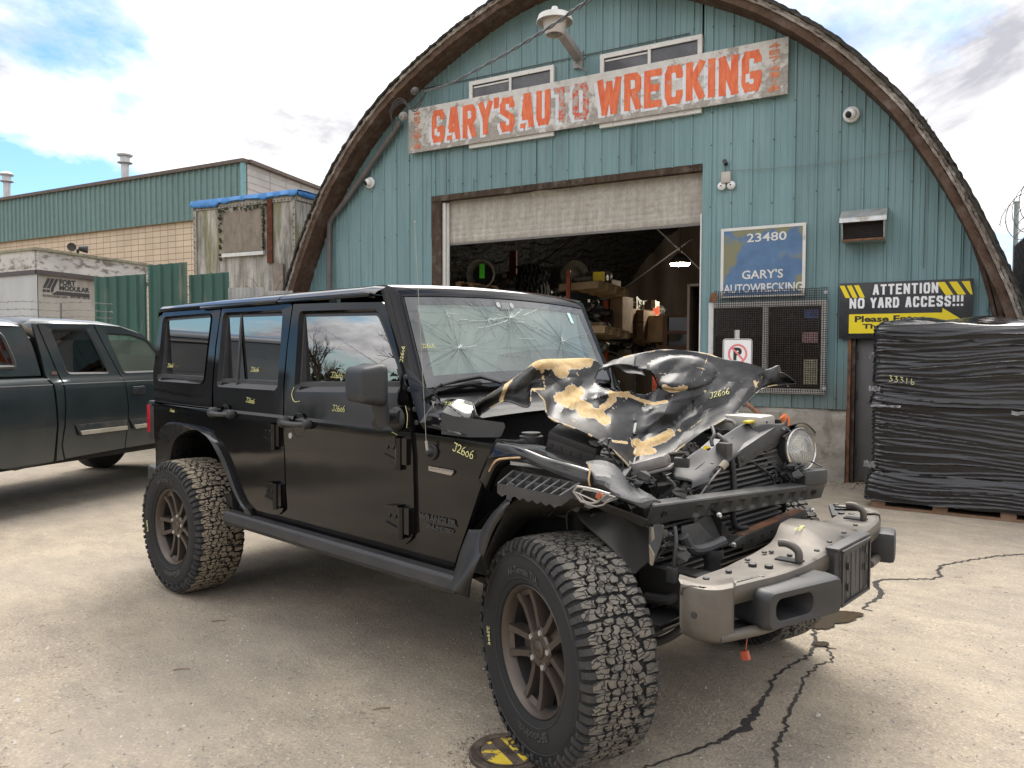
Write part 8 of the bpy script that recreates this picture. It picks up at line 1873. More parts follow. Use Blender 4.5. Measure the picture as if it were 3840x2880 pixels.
# torn scraps, clips and cut wires through the broken nose
g = MB(); gw = MB(); rr = random.Random(77)
def scrap(g, p, s_, nrm):
    nrm = np.array(nrm, float); nrm /= np.linalg.norm(nrm); a = np.cross(nrm, UP); a /= np.linalg.norm(a)+1e-9; b_ = np.cross(nrm, a); n_ = rr.choice((5, 6, 7)); P = []; a0 = rr.uniform(0, 6.28); el = rr.uniform(.35, 1)
    for k in range(n_): t = a0+2*math.pi*k/n_; r_ = s_*rr.uniform(.35, 1.1); P.append(p+a*r_*math.cos(t)+b_*r_*math.sin(t)*el+nrm*s_*rr.uniform(-.25, .25))
    g.prism(P, nrm*.004)
ZN = [(2200, 2440, 1765, 1900, -.62, -.40, 34), (2440, 2620, 1850, 1900, -.40, -.15, 14), (2420, 2560, 1960, 2110, -.56, -.36, 26), (2080, 2300, 1640, 1740, -.58, -.35, 14), (2300, 2520, 1740, 1850, -.40, -.20, 30), (2900, 3020, 1700, 1830, .40, .56, 20), (2840, 2960, 1580, 1660, .36, .5, 12), (2660, 2780, 1640, 1760, .05, .2, 8), (1990, 2200, 1870, 1930, -.74, -.60, 10)]
for x0, x1, y0, y1, ya, yb, n_ in ZN:
    for k in range(n_):
        p = S(rr.uniform(x0, x1), rr.uniform(y0, y1), rr.uniform(ya, yb)); scrap(g, p, rr.uniform(.012, .042), (rr.uniform(.2, 1), rr.uniform(-1, .2), rr.uniform(-.3, .8)))
        if k % 3 == 0:
            q = p+np.array([rr.uniform(-.08, .08), rr.uniform(-.08, .08), rr.uniform(-.10, .05)]); gw.tube(crom([p, (p+q)/2+np.array([rr.uniform(-.04, .04), rr.uniform(-.04, .04), rr.uniform(-.05, .02)]), q], 5), rr.choice((.0025, .0035, .005)), 5)
g.build('torn_scraps', pm('scrap_grey', (.022, .022, .023), .5, var=.7, vs=12, dust=.4, dustc=(.16, .145, .12)), SU, smooth=None, kind='stuff'); gw.build('cut_wires', M_rub, SU, kind='stuff')
# ================================================================ GREEN PICKUP WITH CANOPY
TA = np.array([-5.93, -1.07, 0.0]); th = rad(113.77); TD = np.array([math.cos(th), math.sin(th), 0]); TN = np.array([TD[1], -TD[0], 0])
def T(a, z, o_=0.0): return TA+TD*a+TN*o_+UP*z
TRK = empty('pickup_truck', T(0, 0, -.95), 'dark green pickup truck with matching canopy parked left of the black wreck', 'pickup truck')
m, nt, b, o = newmat('truck_green'); d = ramp(nt, noi(nt, o, 1.6, 7, .65), [(0.35, .04), (0.75, .22)])
sp = nt.nodes.new('ShaderNodeSeparateXYZ'); nt.links.new(o, sp.inputs[0]); lw = mth(nt, 'MULTIPLY', ramp(nt, sp.outputs[2], [(0.42, 1.0), (0.75, 0.0)]), .35)
setn(nt, b, 'Base Color', mixc(nt, mth(nt, 'ADD', d, lw, clamp=True), (.010, .020, .024), (.12, .12, .112))); b.inputs['Metallic'].default_value = .25; b.inputs['Roughness'].default_value = .28; b.inputs['Coat Weight'].default_value = .7; b.inputs['Coat Roughness'].default_value = .12
M_trk = m; M_tgl = glass('truck_glass', (.03, .03, .035), 0.0, 1.55); M_tgl2 = glass('truck_front_glass', (.45, .62, .50), .02, 1.5, dust=.12, dustc=(.4, .5, .42))
W_ = 1.95
KS = [(0.40, -.10), (.46, -.02), (.60, .0), (.72, .015), (.78, .025), (.95, .025), (1.12, .01), (1.185, -.01), (1.215, -.035), (1.25, -.05), (1.45, -.10), (1.66, -.17), (1.70, -.19)]
def so(z):
    for (a, va), (b_, vb) in zip(KS, KS[1:]):
        if z <= b_: return va+(vb-va)*max(0, (z-a))/(b_-a)
    return KS[-1][1]
def tpanel(name, outline, holes_, dy=0.0, thick=.02, mat=None):
    """outline in (a,z) on the near side"""
    bm = bmesh.new(); ed = []
    for poly in [outline]+list(holes_):
        vs = [bm.verts.new((p[0], 0, p[1])) for p in poly]
        for i in range(len(vs)): ed.append(bm.edges.new((vs[i], vs[(i+1) % len(vs)])))
    bmesh.ops.triangle_fill(bm, use_beauty=True, use_dissolve=False, edges=ed, normal=Vector((0, -1, 0)))
    for z, _o in KS[1:-1]+[(.5, 0), (.67, 0), (.86, 0), (1.03, 0), (1.35, 0), (1.55, 0)]: bmesh.ops.bisect_plane(bm, geom=bm.verts[:]+bm.edges[:]+bm.faces[:], plane_co=(0, 0, z), plane_no=(0, 0, 1), dist=1e-5)
    be = [e for e in bm.edges if e.is_boundary]; r_ = bmesh.ops.extrude_edge_only(bm, edges=be)
    inner = [q for q in r_['geom'] if isinstance(q, bmesh.types.BMVert)]
    for v in bm.verts: v.co.y = so(v.co.z)+dy
    for v in inner: v.co.y -= thick
    g = MB(); g.bm(bm, lambda p: Vector(tuple(T(p.x, p.z, p.y)))); return g.build(name, mat or M_trk, TRK, smooth=26)
tp = lambda x, y: (lambda q: (float(np.dot(q-TA, TD)), float(q[2])))(onp(x/1.382, 1100+y/1.382, TA, TN))
W1 = round_poly([(.665, 1.685), (1.10, 1.695), (1.235, 1.255), (.735, 1.262)], .05); W2 = round_poly([(1.30, 1.665), (1.62, 1.655), (1.82, 1.60), (2.08, 1.26), (1.405, 1.255)], .04)
rdoor = [(.55, 1.735), (1.165, 1.75), (1.26, 1.45), (1.36, 1.20), (1.375, .90), (1.36, .49), (.665, .47), (.625, .60), (.655, 1.0), (.66, 1.20), (.60, 1.45)]
fdoor = [(1.18, 1.75), (1.50, 1.735), (1.78, 1.66), (2.06, 1.38), (2.20, 1.22), (2.26, 1.0), (2.24, .50), (1.372, .49), (1.387, .90), (1.372, 1.20), (1.272, 1.45)]
canopy = [(-1.9, 1.255), (.475, 1.255), (.45, 1.55), (.405, 1.72), (-1.9, 1.72)]
cw = round_poly([(-1.1, 1.66), (.17, 1.655), (.225, 1.40), (.23, 1.34), (-1.1, 1.34)], .09)
bed = [(-1.9, 1.235), (.485, 1.235), (.53, 1.17), (.545, .80), (.54, .46), (.20, .42), (-.10, .50), (-.2, .66), (-.45, .80), (-.75, .82), (-1.0, .70), (-1.12, .48), (-1.9, .48)]
pillar = [(.50, 1.73), (.54, 1.73), (.59, 1.45), (.648, 1.20), (.643, 1.0), (.613, .60), (.655, .46), (.575, .46), (.568, .80), (.558, 1.17), (.51, 1.25)]
canB = tpanel('canopy_side', canopy, [cw], dy=-.02); tpanel('bed_side', bed, []); tpanel('cab_corner', pillar, [], dy=-.005); rdr = tpanel('rear_door', rdoor, [W1]); fdr = tpanel('front_door', fdoor, [W2])
fend = [(2.27, 1.18), (3.4, 1.10), (3.45, .6), (3.2, .5), (3.1, .75), (2.85, .86), (2.6, .82), (2.42, .60), (2.38, .47), (2.255, .48), (2.275, 1.0)]
tpanel('fender', fend, [], dy=-.01)
def tglass(W, name, mat, par, inset=.012):
    g = MB(); g.add([T(a, z, so(z)-.012) for a, z in W], [tuple(range(len(W)))]); g.build(name, mat, par, smooth=None)
    W_o = offset_poly(W, -.002); W_i = offset_poly(W, .016); g = MB(); loft(g, [T(a, z, so(z)+.003) for a, z in W_o], [T(a, z, so(z)-.011) for a, z in W_i]); g.build('window_trim', M_rub, par)
tglass(W1, 'window_glass', M_tgl, rdr); tglass(W2, 'window_glass', M_tgl2, fdr); tglass(cw, 'window_glass', M_tgl, canB)
g = MB(); loft(g, [T(a, z, so(z)-.012) for a, z in offset_poly(cw, -.022)], [T(a, z, so(z)-.004) for a, z in cw]); g.build('window_frame', pm('bronze_trim', (.10, .09, .085), .4, .5), canB)
# roof surfaces across the width
def across(name, secs, mat):
    g = MB(); rows = []
    for a, ze, zc, ins in secs:
        o0 = so(ze)-ins; rows.append([T(a, ze, o0), T(a, ze+.03, o0-.03), T(a, ze+.055, o0-.10)]+[T(a, ze+.055+(zc-ze-.055)*math.sin(math.pi*k/8), o0-.10-(W_-.20+2*o0-0)*k/8) for k in range(1, 8)]+[T(a, ze+.055, -W_-o0+.10), T(a, ze+.03, -W_-o0+.03), T(a, ze, -W_-o0)])
    g.grid(rows); g.build(name, mat, TRK, smooth=50)
across('canopy_roof', [(-1.95, 1.62, 1.70, .06), (-1.88, 1.70, 1.80, .0), (.30, 1.705, 1.81, .0), (.38, 1.70, 1.80, .01), (.44, 1.66, 1.74, .05)], M_trk)
across('cab_roof', [(.49, 1.68, 1.74, .04), (.54, 1.725, 1.80, .0), (.9, 1.735, 1.815, .0), (1.3, 1.73, 1.81, .0), (1.55, 1.70, 1.785, .0), (1.75, 1.65, 1.74, .0), (1.83, 1.60, 1.70, .01)], M_trk)
g = MB(); g.grid([[T(a, z, so(z)-.03-((W_-.06+2*so(z))*k/6)) for k in range(7)] for a, z in ((1.83, 1.60), (2.0, 1.42), (2.25, 1.20))]); g.build('windshield', M_tgl2, TRK)
g = MB(); g.grid([[T(a, z, so(z)-.03-((W_-.06+2*so(z))*k/6)) for k in range(7)] for a, z in ((2.25, 1.20), (2.3, 1.19), (3.0, 1.16), (3.45, 1.06), (3.5, .6))]); g.build('bonnet', M_trk, TRK, smooth=40)
g = MB(); g.box(T(.7, .62, -W_/2), (5.2, W_-.24, .40), TD, TN, UP); g.box(T(-.75, 1.0, -W_/2), (2.4, W_-.22, .5), TD, TN, UP); g.build('chassis', M_under, TRK)
g = MB(); g.add([T(a, z, so(z)-W_-2*so(z)) for a, z in bed], [tuple(range(len(bed)))]); g.add([T(a, z, -W_-so(z)) for a, z in canopy], [tuple(range(5))]); g.build('far_side', M_trk, TRK)
g = MB(); g.add([T(a, z, -W_-so(z)) for a, z in rdoor+[]], [tuple(range(len(rdoor)))]); g.build('far_door', M_trk, TRK)
M_mold = pm('silver_strip', (.40, .37, .30), .4, .3); M_mb = pm('moulding', (.016, .024, .028), .45, dust=.2)
for a0_, a1_, par in ((.735, 1.355, rdr), (1.39, 2.22, fdr)):
    g = MB(); g.prism([T(a0_, .782, .028), T(a1_, .785, .028), T(a1_-.005, .675, .028), T(a0_+.055, .672, .028)], TN*.012); mo = g.build('door_moulding', M_mb, par, bevel=.004)
    g = MB(); g.prism([T(a0_+.045, .722, .041), T(a1_-.01, .722, .041), T(a1_-.01, .682, .041), T(a0_+.065, .680, .041)], TN*.008); g.build('silver_strip', M_mold, mo, bevel=.003)
g = MB(); g.box(T(.0+-.6, 1.222, .0), (2.2, .006, .012), TD, TN, UP); g.box(T(1.35, 1.172, .004), (1.45, .006, .006), TD, TN, UP); g.box(T(-.65, 1.17, .006), (2.35, .006, .006), TD, TN, UP); g.build('pin_stripe', pm('pin_stripe', (.25, .27, .27), .4), TRK)
g = MB(); g.box(T(1.535, 1.075, .012), (.17, .03, .085), TD, TN, UP, bev=.012); hd = g.build('handle_recess', M_blkpl, fdr); g = MB(); g.box(T(1.535, 1.082, .030), (.13, .02, .03), TD, TN, UP, bev=.008); g.build('door_handle', M_trk, hd)
g = MB(); g.box(T(.595, 1.275, so(1.275)+.004), (.055, .008, .028), TD, TN, UP); g.build('side_badge', pm('dull_badge', (.16, .10, .08), .5), TRK)
for a in (-.72, 2.78):
    for o_ in (-.12, -W_+.12):
        g = MB(); wc = T(a, .37, o_); g.lathe([(-.11, .22), (-.12, .34), (-.08, .37), (.08, .37), (.12, .34), (.11, .22)], wc, TN, 40); wq = g.build('wheel', M_tyre, TRK)
        g = MB(); g.lathe([(-.09, .22), (-.06, .20), (.06, .20), (.10, .225), (.09, .20), (.05, .06), (.08, .05), (.08, 0)], wc, TN, 30); g.build('rim', M_alu, wq)
for a in (.9, 1.75):
    for o_ in (-.55, -1.4): g = MB(); g.box(T(a, .95, o_), (.5, .5, .5), TD, TN, UP, bev=.06); g.box(T(a-.25, 1.35, o_), (.14, .46, .5), TD, TN, UP, bev=.05); g.build('seat', M_int, TRK)
# ================================================================ WORKSHOP INTERIOR (seen through the roller door)
FI = lambda px, py, off: F(*fc(px, py, off), off)
I2 = lambda x, y: (1640+x/2.0868, 820+y/2.0868)
M_orr = pm('rack_orange', (.36, .055, .02), .5, var=.2, dust=.3); M_rackb = pm('rack_beam', (.02, .035, .04), .6)
def upright(x, y0, y1, off, lab, w__=.08, mat=None):
    u, z1 = fc(*I2(x, y0), off); g = MB(); g.box(F(u, z1/2, off), (w__, .05, z1), FU, FN, UP); ob = g.build('rack_upright', mat or M_orr); tag(ob, lab, 'rack post', 'orange rack posts inside the workshop')
upright(1028, 405, 660, -2.2, 'bright orange rack post in the middle of the roller door opening', .07); upright(1320, 640, 1110, -3.2, 'orange rack post left of the tall crate inside', .09); upright(1713, 675, 800, -6.0, 'short orange rack post right of the stacked crates', .13); upright(595, 250, 580, -3.4, 'dark red rack post beside the black hanging mass', .15, pm('rack_dark_red', (.09, .015, .01), .6)); upright(1556, 610, 1000, -4.6, 'thin pale rack post behind the stacked crates', .04, M_alu)
def beam(a, b_, off, lab, h_=.10, n='rack_beam'):
    A = FI(*I2(*a), off[0]); B_ = FI(*I2(*b_), off[1]); d_ = B_-A; L_ = np.linalg.norm(d_); d_ /= L_; s_ = np.cross(UP, d_); s_ /= np.linalg.norm(s_); g = MB(); g.box((A+B_)/2, (L_, .05, h_), d_, s_, np.cross(d_, s_)); ob = g.build(n, M_rackb); tag(ob, lab, 'rack beam', 'steel beams of the storage racks')
beam((1038, 600), (1345, 615), (-2.2, -3.2), 'upper rack beam under the pallet with the yellow tag'); beam((1140, 905), (1345, 935), (-2.2, -3.2), 'lower rack beam right of the windshield pillar'); beam((1345, 935), (1660, 965), (-3.2, -5.5), 'rack beam under the stacked wooden crates'); beam((840, 520), (1030, 500), (-4.2, -2.3), 'dark upper beam left of the bright orange post')
M_crate = pm('crate_brown', (.16, .095, .05), .85, var=.3, vs=3, stretch=(1, 1, 4)); M_card = pm('cardboard', (.22, .14, .08), .85, var=.2); M_palw = pm('pallet_pale', (.36, .25, .14), .85, var=.25, vs=5)
def ibox(x0, y0, x1, y1, off, depth, mat, name, lab, cat, grp=None, slats=0):
    u0, z1 = fc(*I2(x0, y0), off); u1, z0 = fc(*I2(x1, y1), off); ob = empty(name, F((u0+u1)/2, z0, off-depth/2), lab, cat, grp)
    g = MB(); g.box(F((u0+u1)/2, (z0+z1)/2, off-depth/2), (u1-u0, depth, z1-z0), FU, FN, UP); g.build('body', mat, ob)
    if slats:
        g = MB()
        for k in range(slats): zz = z0+(z1-z0)*(k+.5)/slats; g.box(F((u0+u1)/2, zz, off+.012), (u1-u0+.02, .02, (z1-z0)/slats*.86), FU, FN, UP); g.box(F(u0-.012, zz, off-depth/2), (.02, depth, (z1-z0)/slats*.86), FU, FN, UP)
        g.build('slats', mat, ob)
    return ob
ibox(1352, 610, 1448, 890, -3.3, .5, M_card, 'tall_crate', 'tall brown crate standing on the rack beside the orange post', 'crate')
ibox(1452, 705, 1530, 800, -3.9, .6, M_crate, 'wooden_crate', 'upper left slatted crate of the stack inside the workshop', 'crate', 'stacked crates in the workshop', 3); ibox(1534, 715, 1612, 805, -4.1, .6, M_crate, 'wooden_crate', 'upper right slatted crate of the stack inside the workshop', 'crate', 'stacked crates in the workshop', 3)
ibox(1452, 805, 1530, 930, -3.9, .6, M_crate, 'wooden_crate', 'lower left slatted crate of the stack inside the workshop', 'crate', 'stacked crates in the workshop', 4); ibox(1534, 810, 1612, 950, -4.1, .6, M_crate, 'wooden_crate', 'lower right slatted crate of the stack inside the workshop', 'crate', 'stacked crates in the workshop', 4)
ibox(1300, 478, 1365, 565, -2.7, .4, M_card, 'cardboard_box', 'cardboard box at the right end of the upper pallet', 'box'); ibox(1195, 810, 1270, 860, -2.6, .4, M_card, 'cardboard_box', 'low cardboard box on the lower rack pallet', 'box'); ibox(1712, 975, 1770, 1020, -4.5, .4, M_card, 'cardboard_box', 'open cardboard box low beside the wooden door frame', 'box')
def ipallet(a, b_, offs, lab, h_=.13, n=5):
    A = FI(*I2(*a), offs[0]); B_ = FI(*I2(*b_), offs[1]); d_ = B_-A; L_ = np.linalg.norm(d_); d_ /= L_; s_ = np.cross(UP, d_); s_ /= np.linalg.norm(s_); t_ = np.cross(d_, s_); ob = empty('wooden_pallet', (A+B_)/2-UP*h_, lab, 'pallet', 'pallets on the racks'); g = MB()
    for k in range(n): g.box(A+d_*(L_*(k+.5)/n)-UP*.01, (L_/n*.8, .9, .02), d_, s_, t_)
    g.build('deck_boards', M_palw, ob); g = MB()
    for k in range(4): g.box(A+d_*(L_*(k+.1)/3.3)-UP*(h_/2+.01), (.10, .9, h_-.02), d_, s_, t_)
    g.box((A+B_)/2-UP*h_, (L_, .1, .02), d_, s_, t_); g.build('stringers', M_palw, ob)
ipallet((1110, 495), (1340, 560), (-2.2, -2.9), 'pale pallet on the upper rack under the yellow tag'); ipallet((1140, 838), (1330, 885), (-2.1, -2.8), 'pale pallet on the lower rack by the windshield pillar'); ipallet((85, 505), (400, 545), (-1.4, -2.0), 'pallet at the left of the roller door opening above the wreck roof'); ipallet((1618, 760), (1668, 770), (-4.4, -4.6), 'upright pallet at the right end of the crate stack', h_=.5, n=2); ipallet((1680, 930), (1755, 960), (-4.6, -5.2), 'small pallet right of the crate stack')
# gearbox and engine parts on the pallets
M_part = pm('old_alloy_part', (.20, .19, .165), .55, .4, var=.35, vs=14, dust=.5)
def part_bell():
    e = empty('gearbox', FI(*I2(345, 500), -1.5), 'old gearbox with open bell housing and green tag on the left pallet', 'gearbox'); c_ = FI(*I2(342, 435), -1.45); ax = FN*.9+FU*.3
    g = MB(); g.lathe([(0, .24), (.03, .25), (.03, .22), (0, .20), (-.12, .18), (-.30, .12), (-.55, .10), (-.56, 0)], c_, ax, 14); g.build('bell_housing', M_part, e, smooth=30)
    g = MB(); g.lathe([(-.10, .16), (-.10, 0)], c_, ax, 14); g.build('dark_inside', M_bay, e)
    t_ = FI(*I2(350, 410), -1.38); g = MB(); g.box(t_, (.10, .004, .24), FU, FN, UP*1.0); g.build('green_tag', pm('fluoro_green', (.12, .80, .05), .5), e)
part_bell()
g = MB(); rr = random.Random(12)
for k in range(14): p = FI(*I2(rr.uniform(75, 185), rr.uniform(425, 485)), -1.6); g.lathe([(-.06, .03), (0, rr.uniform(.05, .10)), (.06, .03)], p, (rr.uniform(-1, 1), rr.uniform(-1, 1), rr.uniform(-1, 1)), 10)
for k in range(6): p = FI(*I2(rr.uniform(75, 170), rr.uniform(400, 440)), -1.6); g.tube(crom([p, p+UP*.1, p+UP*.08+FU*.12, p+FU*.16], 4), .014, 6)
ob = g.build('alternator_pile', M_part, smooth=40); tag(ob, 'heap of old engine parts on the far left pallet', 'engine parts', kind='stuff')
g = MB()
for k in range(22): p = FI(*I2(rr.uniform(400, 590), rr.uniform(505, 575)), -2.2); g.lathe([(-.05, .03), (0, rr.uniform(.04, .09)), (.05, .02)], p, (rr.uniform(-1, 1), rr.uniform(-1, 1), rr.uniform(-1, 1)), 8)
ob = g.build('parts_heap', M_eng, smooth=40); tag(ob, 'dark jumble of parts behind the wreck roof', 'engine parts', kind='stuff')
e = empty('brake_drum', FI(*I2(1072, 440), -2.6), 'round brake drum leaning on the upper rack behind the orange post', 'brake drum'); g = MB(); g.lathe([(-.05, .24), (0, .25), (.06, .24), (.05, .20), (.02, .14), (.05, .10), (.06, 0)], FI(*I2(1072, 438), -2.6), FN*.7+FU*.7, 26); g.build('drum', M_part, e, smooth=40)
e = empty('engine_block', FI(*I2(930, 500), -3.0), 'dark engine block on the upper rack left of the orange post', 'engine'); g = MB(); c_ = FI(*I2(930, 460), -3.0); g.box(c_, (.9, .5, .34), FU, FN, UP, bev=.03); g.lathe([(0, .09), (.05, .09), (.05, 0)], c_+FN*.27, FN, 16); g.lathe([(0, .05), (.06, .05), (.06, 0)], c_+FN*.27+FU*.3, FN, 12); g.build('block', M_eng, e)
e = empty('axle_carrier', FI(*I2(1220, 480), -2.5), 'grey axle part with a yellow tag on the upper pallet', 'axle part'); g = MB(); c_ = FI(*I2(1225, 468), -2.5); g.tube([c_-FU*.35, c_+FU*.25], .05, 10); g.lathe([(-.1, .05), (0, .12), (.1, .05)], c_+FU*.05, FU, 12); g.build('housing', M_part, e, smooth=40); g = MB(); g.box(FI(*I2(1262, 468), -2.3), (.20, .004, .22), FU, FN, UP); g.build('yellow_tag', pm('fluoro_yellow', (.80, .58, .02), .5), e)
# black plastic covered mass
g = MB(); rows = []
for i in range(25):
    u = i/24; row = []
    for j in range(15):
        x = 612+250*u+20*math.sin(j*.7); y = 350+30*abs(u-.4)*2+240*j/14; off = -2.6-.35*math.cos(u*3.1)+.12*noise.noise(Vector((u*7, j*.5, 0)))
        row.append(FI(*I2(x+(40*(j/14)*(u-.5)), y), off))
    rows.append(row)
g.grid(rows); ob = g.build('plastic_sheet', M_poly, smooth=60, solid=.02); tag(ob, 'black plastic sheet draped over goods behind the wreck roof', 'plastic sheet')
g = MB()
for k in range(9): p = FI(*I2(rr.uniform(770, 880), rr.uniform(470, 600)), -2.2); g.tube(crom([p, p-UP*.15+FU*.02, p-UP*.3-FU*.03, p-UP*.5], 4), .012, 6)
ob = g.build('wire_bundle', M_part, smooth=40); tag(ob, 'bundle of hanging wires below the black plastic sheet', 'wires')
# glazed wooden door standing at the back right
ed_ = empty('glazed_door', FI(*I2(1905, 1035), -4.0), 'brown wooden door with two dark panes inside at the right', 'door')
def upx(x, y): return fc(*I2(x, y), -4.0)
ua, za = upx(1775, 758); ub, zb_ = upx(2046, 1060); M_dw = pm('brown_door_wood', (.15, .065, .03), .6, var=.25, vs=4)
g = MB()
for (x0, x1, y0, y1) in ((1775, 1802, 758, 1060), (2012, 2046, 758, 1060), (1802, 2012, 758, 768), (1802, 2012, 880, 903), (1802, 2012, 995, 1060)):
    p0_, q0_ = upx(x0, y0); p1_, q1_ = upx(x1, y1); g.box(F((p0_+p1_)/2, (q0_+q1_)/2, -4.0), (p1_-p0_, .06, q0_-q1_), FU, FN, UP)
g.build('frame', M_dw, ed_)
g = MB(); p0_, q0_ = upx(1802, 768); p1_, q1_ = upx(2012, 995); g.box(F((p0_+p1_)/2, (q0_+q1_)/2, -4.02), (p1_-p0_, .01, q0_-q1_), FU, FN, UP); g.build('panes', pm('dark_pane', (.02, .022, .022), .1), ed_)
g = MB()
for k in range(3): c_ = FI(*I2(1700+22*k, 830+18*k), -4.8-.2*k); g.lathe([(-.18, .04), (-.1, .16), (.1, .17), (.2, .05)], c_, FU+UP*.3, 12)
ob = g.build('sack_pile', pm('sack', (.20, .17, .13), .9, bs=.5, bsc=12), smooth=50); tag(ob, 'slumped pale sacks right of the crate stack', 'sacks', kind='stuff')
# lit ceiling lamp inside
lc = FI(*I2(1900, 352), -5.2); e = empty('bay_lamp', lc, 'glowing oval lamp hanging under the black liner inside the workshop', 'lamp')
m = bpy.data.materials.new('lamp_glow'); m.use_nodes = True; b_ = m.node_tree.nodes['Principled BSDF']; b_.inputs['Emission Color'].default_value = (1, .95, .75, 1); b_.inputs['Emission Strength'].default_value = 60
g = MB(); g.lathe([(0, .19), (-.03, .18), (-.05, .0)], lc, UP, 24); g.build('diffuser', m, e); ld = bpy.data.lights.new('bay_lamp_light', 'POINT'); ld.energy = 110; ld.shadow_soft_size = .2; ld.color = (1, .93, .78); lo_ = bpy.data.objects.new('bay_lamp_light', ld); COL.objects.link(lo_); lo_.parent = e; lo_.location = (0, 0, -.12)
g = MB(); g.lathe([(0, .20), (.06, .19), (.14, .12), (.2, .05), (.2, 0)], lc+UP*.002, UP, 24); g.tube([lc+UP*.2, lc+UP*.9], .012, 6); g.build('shade', M_part, e)
# second, near liner braces
g = MB()
for (a, b_) in (((1120, 120), (700, 420)), ((2000, 150), (1380, 600)), ((1700, 60), (2060, 400))): g.tube([FI(*I2(*a), -5.5), FI(*I2(*b_), -6.5)], .02, 6)
g.build('roof_braces', pm('dark_brace', (.02, .016, .014), .8), BL)
g = MB(); gp = MB(); rr = random.Random(88)
for x0, x1, y0, y1, off, n_ in ((1085, 1330, 640, 880, -2.9, 60), (1085, 1330, 960, 1090, -2.9, 30), (1360, 1740, 900, 1060, -4.6, 50), (1560, 1700, 650, 720, -5.0, 18), (860, 1020, 560, 640, -3.2, 24), (400, 1000, 440, 600, -4.2, 70), (1640, 1760, 700, 760, -6.2, 14), (1160, 1330, 440, 490, -2.7, 12)):
    for k in range(n_):
        p = FI(*I2(rr.uniform(x0, x1), rr.uniform(y0, y1)), off+rr.uniform(-.5, .1)); t = g if rr.random() < .6 else gp; q = rr.random()
        ax = (rr.uniform(-1, 1), rr.uniform(-1, 1), rr.uniform(-1, 1))
        if q < .45: t.lathe([(-.05, .03), (-.03, rr.uniform(.04, .11)), (.03, rr.uniform(.04, .10)), (.06, .02)], p, ax, 9)
        elif q < .75: a_ = rr.uniform(0, 3); t.box(p, (rr.uniform(.06, .22), rr.uniform(.06, .2), rr.uniform(.05, .16)), (math.cos(a_), math.sin(a_), 0), (-math.sin(a_), math.cos(a_), 0), UP)
        else: t.tube(crom([p, p+np.array([rr.uniform(-.15, .15), rr.uniform(-.15, .15), rr.uniform(-.1, .1)]), p+np.array([rr.uniform(-.3, .3), rr.uniform(-.3, .3), rr.uniform(-.15, .1)])], 4), rr.uniform(.01, .03), 6)
ob = g.build('shelf_parts', M_eng, smooth=40); tag(ob, 'dark car parts crowded on and between the racks', 'car parts', kind='stuff')
ob = gp.build('pale_shelf_parts', M_part, smooth=40); tag(ob, 'paler metal car parts lying among the racks', 'car parts', kind='stuff')
# ================================================================ GAS VALVE COVER AND DIRT
M_iron = pm('rusty_cast_iron', (.075, .055, .042), .8, .2, var=.35, vs=14, col2=(.15, .115, .085), c2s=10, bs=.6, bsc=60)
m, nt, b, o = newmat('flaking_yellow'); k = ramp(nt, noi(nt, o, 16, 8, .7), [(0.47, 0.0), (0.50, 1.0)])
setn(nt, b, 'Base Color', mixc(nt, k, (.10, .078, .058), ramp(nt, noi(nt, o, 30, 4, .6), [(0.3, (.50, .34, .02)), (0.7, (.66, .50, .05))]))); b.inputs['Roughness'].default_value = .7; bump(nt, b, k, .5, .004); M_fy = m
gc_ = G(1900, 2830); gr = .128
GC = empty('gas_valve_cover', gc_, 'round rusty cast cover with flaking yellow paint reading GAS beside the front tyre', 'valve cover')
g = MB(); g.lathe([(0, gr+.012), (.012, gr+.012), (.016, gr+.004), (.012, gr-.002), (.012, 0)], gc_, UP, 44); g.build('rim', M_iron, GC, smooth=40)
X_ = (G(1960, 2800)-G(1860, 2835)); X_[2] = 0; X_ = _r.copy(); X_[2] = 0; X_ /= np.linalg.norm(X_); Y_ = np.cross(UP, X_)
rot = rad(-62); RX = X_*math.cos(rot)+Y_*math.sin(rot); RY = np.cross(UP, RX)
g = MB(); top = gc_+UP*.0165
for sg in (1, -1):
    P = [top+RX*(gr*.74*math.cos(t))+RY*(gr*.74*math.sin(t)) for t in [rad(q) for q in range(14, 167, 8)]] if sg > 0 else [top+RX*(gr*.74*math.cos(t))+RY*(gr*.74*math.sin(t)) for t in [rad(q) for q in range(194, 347, 8)]]
    g.prism([p-UP*.004 for p in P], UP*.004)
g.build('painted_halves', M_fy, GC)
g = MB(); ring(g, top+UP*.0005, RX, RY, gr*.78, gr*.83); g.build('raised_ring', M_iron, GC)
g = MB(); fit_text(g, 'GAS', top+UP*.0008, RX, RY, -gr*.50, gr*.50, gr*.22, gr*.58, .04); fit_text(g, 'TC', top+UP*.0008, RX, RY, -gr*.16, gr*.16, -gr*.10, gr*.12, .03); g.build('cast_letters', M_iron, GC, smooth=None)
g = MB(); rr = random.Random(14)
for k in range(900):
    a = rr.uniform(0, 6.28); r_ = gr+.012+abs(rr.gauss(0, .05)); p = gc_+np.array([math.cos(a)*r_, math.sin(a)*r_, 0]); s_ = rr.uniform(.002, .006)
    if p[0] < -.33: continue
    g.add([p+np.array([rr.uniform(-s_, s_), rr.uniform(-s_, s_), rr.uniform(0, s_*1.4)]) for _ in range(3)]+[p+UP*s_*.8], [(0, 1, 3), (1, 2, 3), (2, 0, 3)])
for k in range(70):
    a = rr.uniform(0, 6.28); r_ = gr+.02+abs(rr.gauss(0, .06)); p = gc_+np.array([math.cos(a)*r_, math.sin(a)*r_, .004]); d = np.array([rr.uniform(-1, 1), rr.uniform(-1, 1), .1])*.018; g.tube([p-d, p+d], .0007, 3)
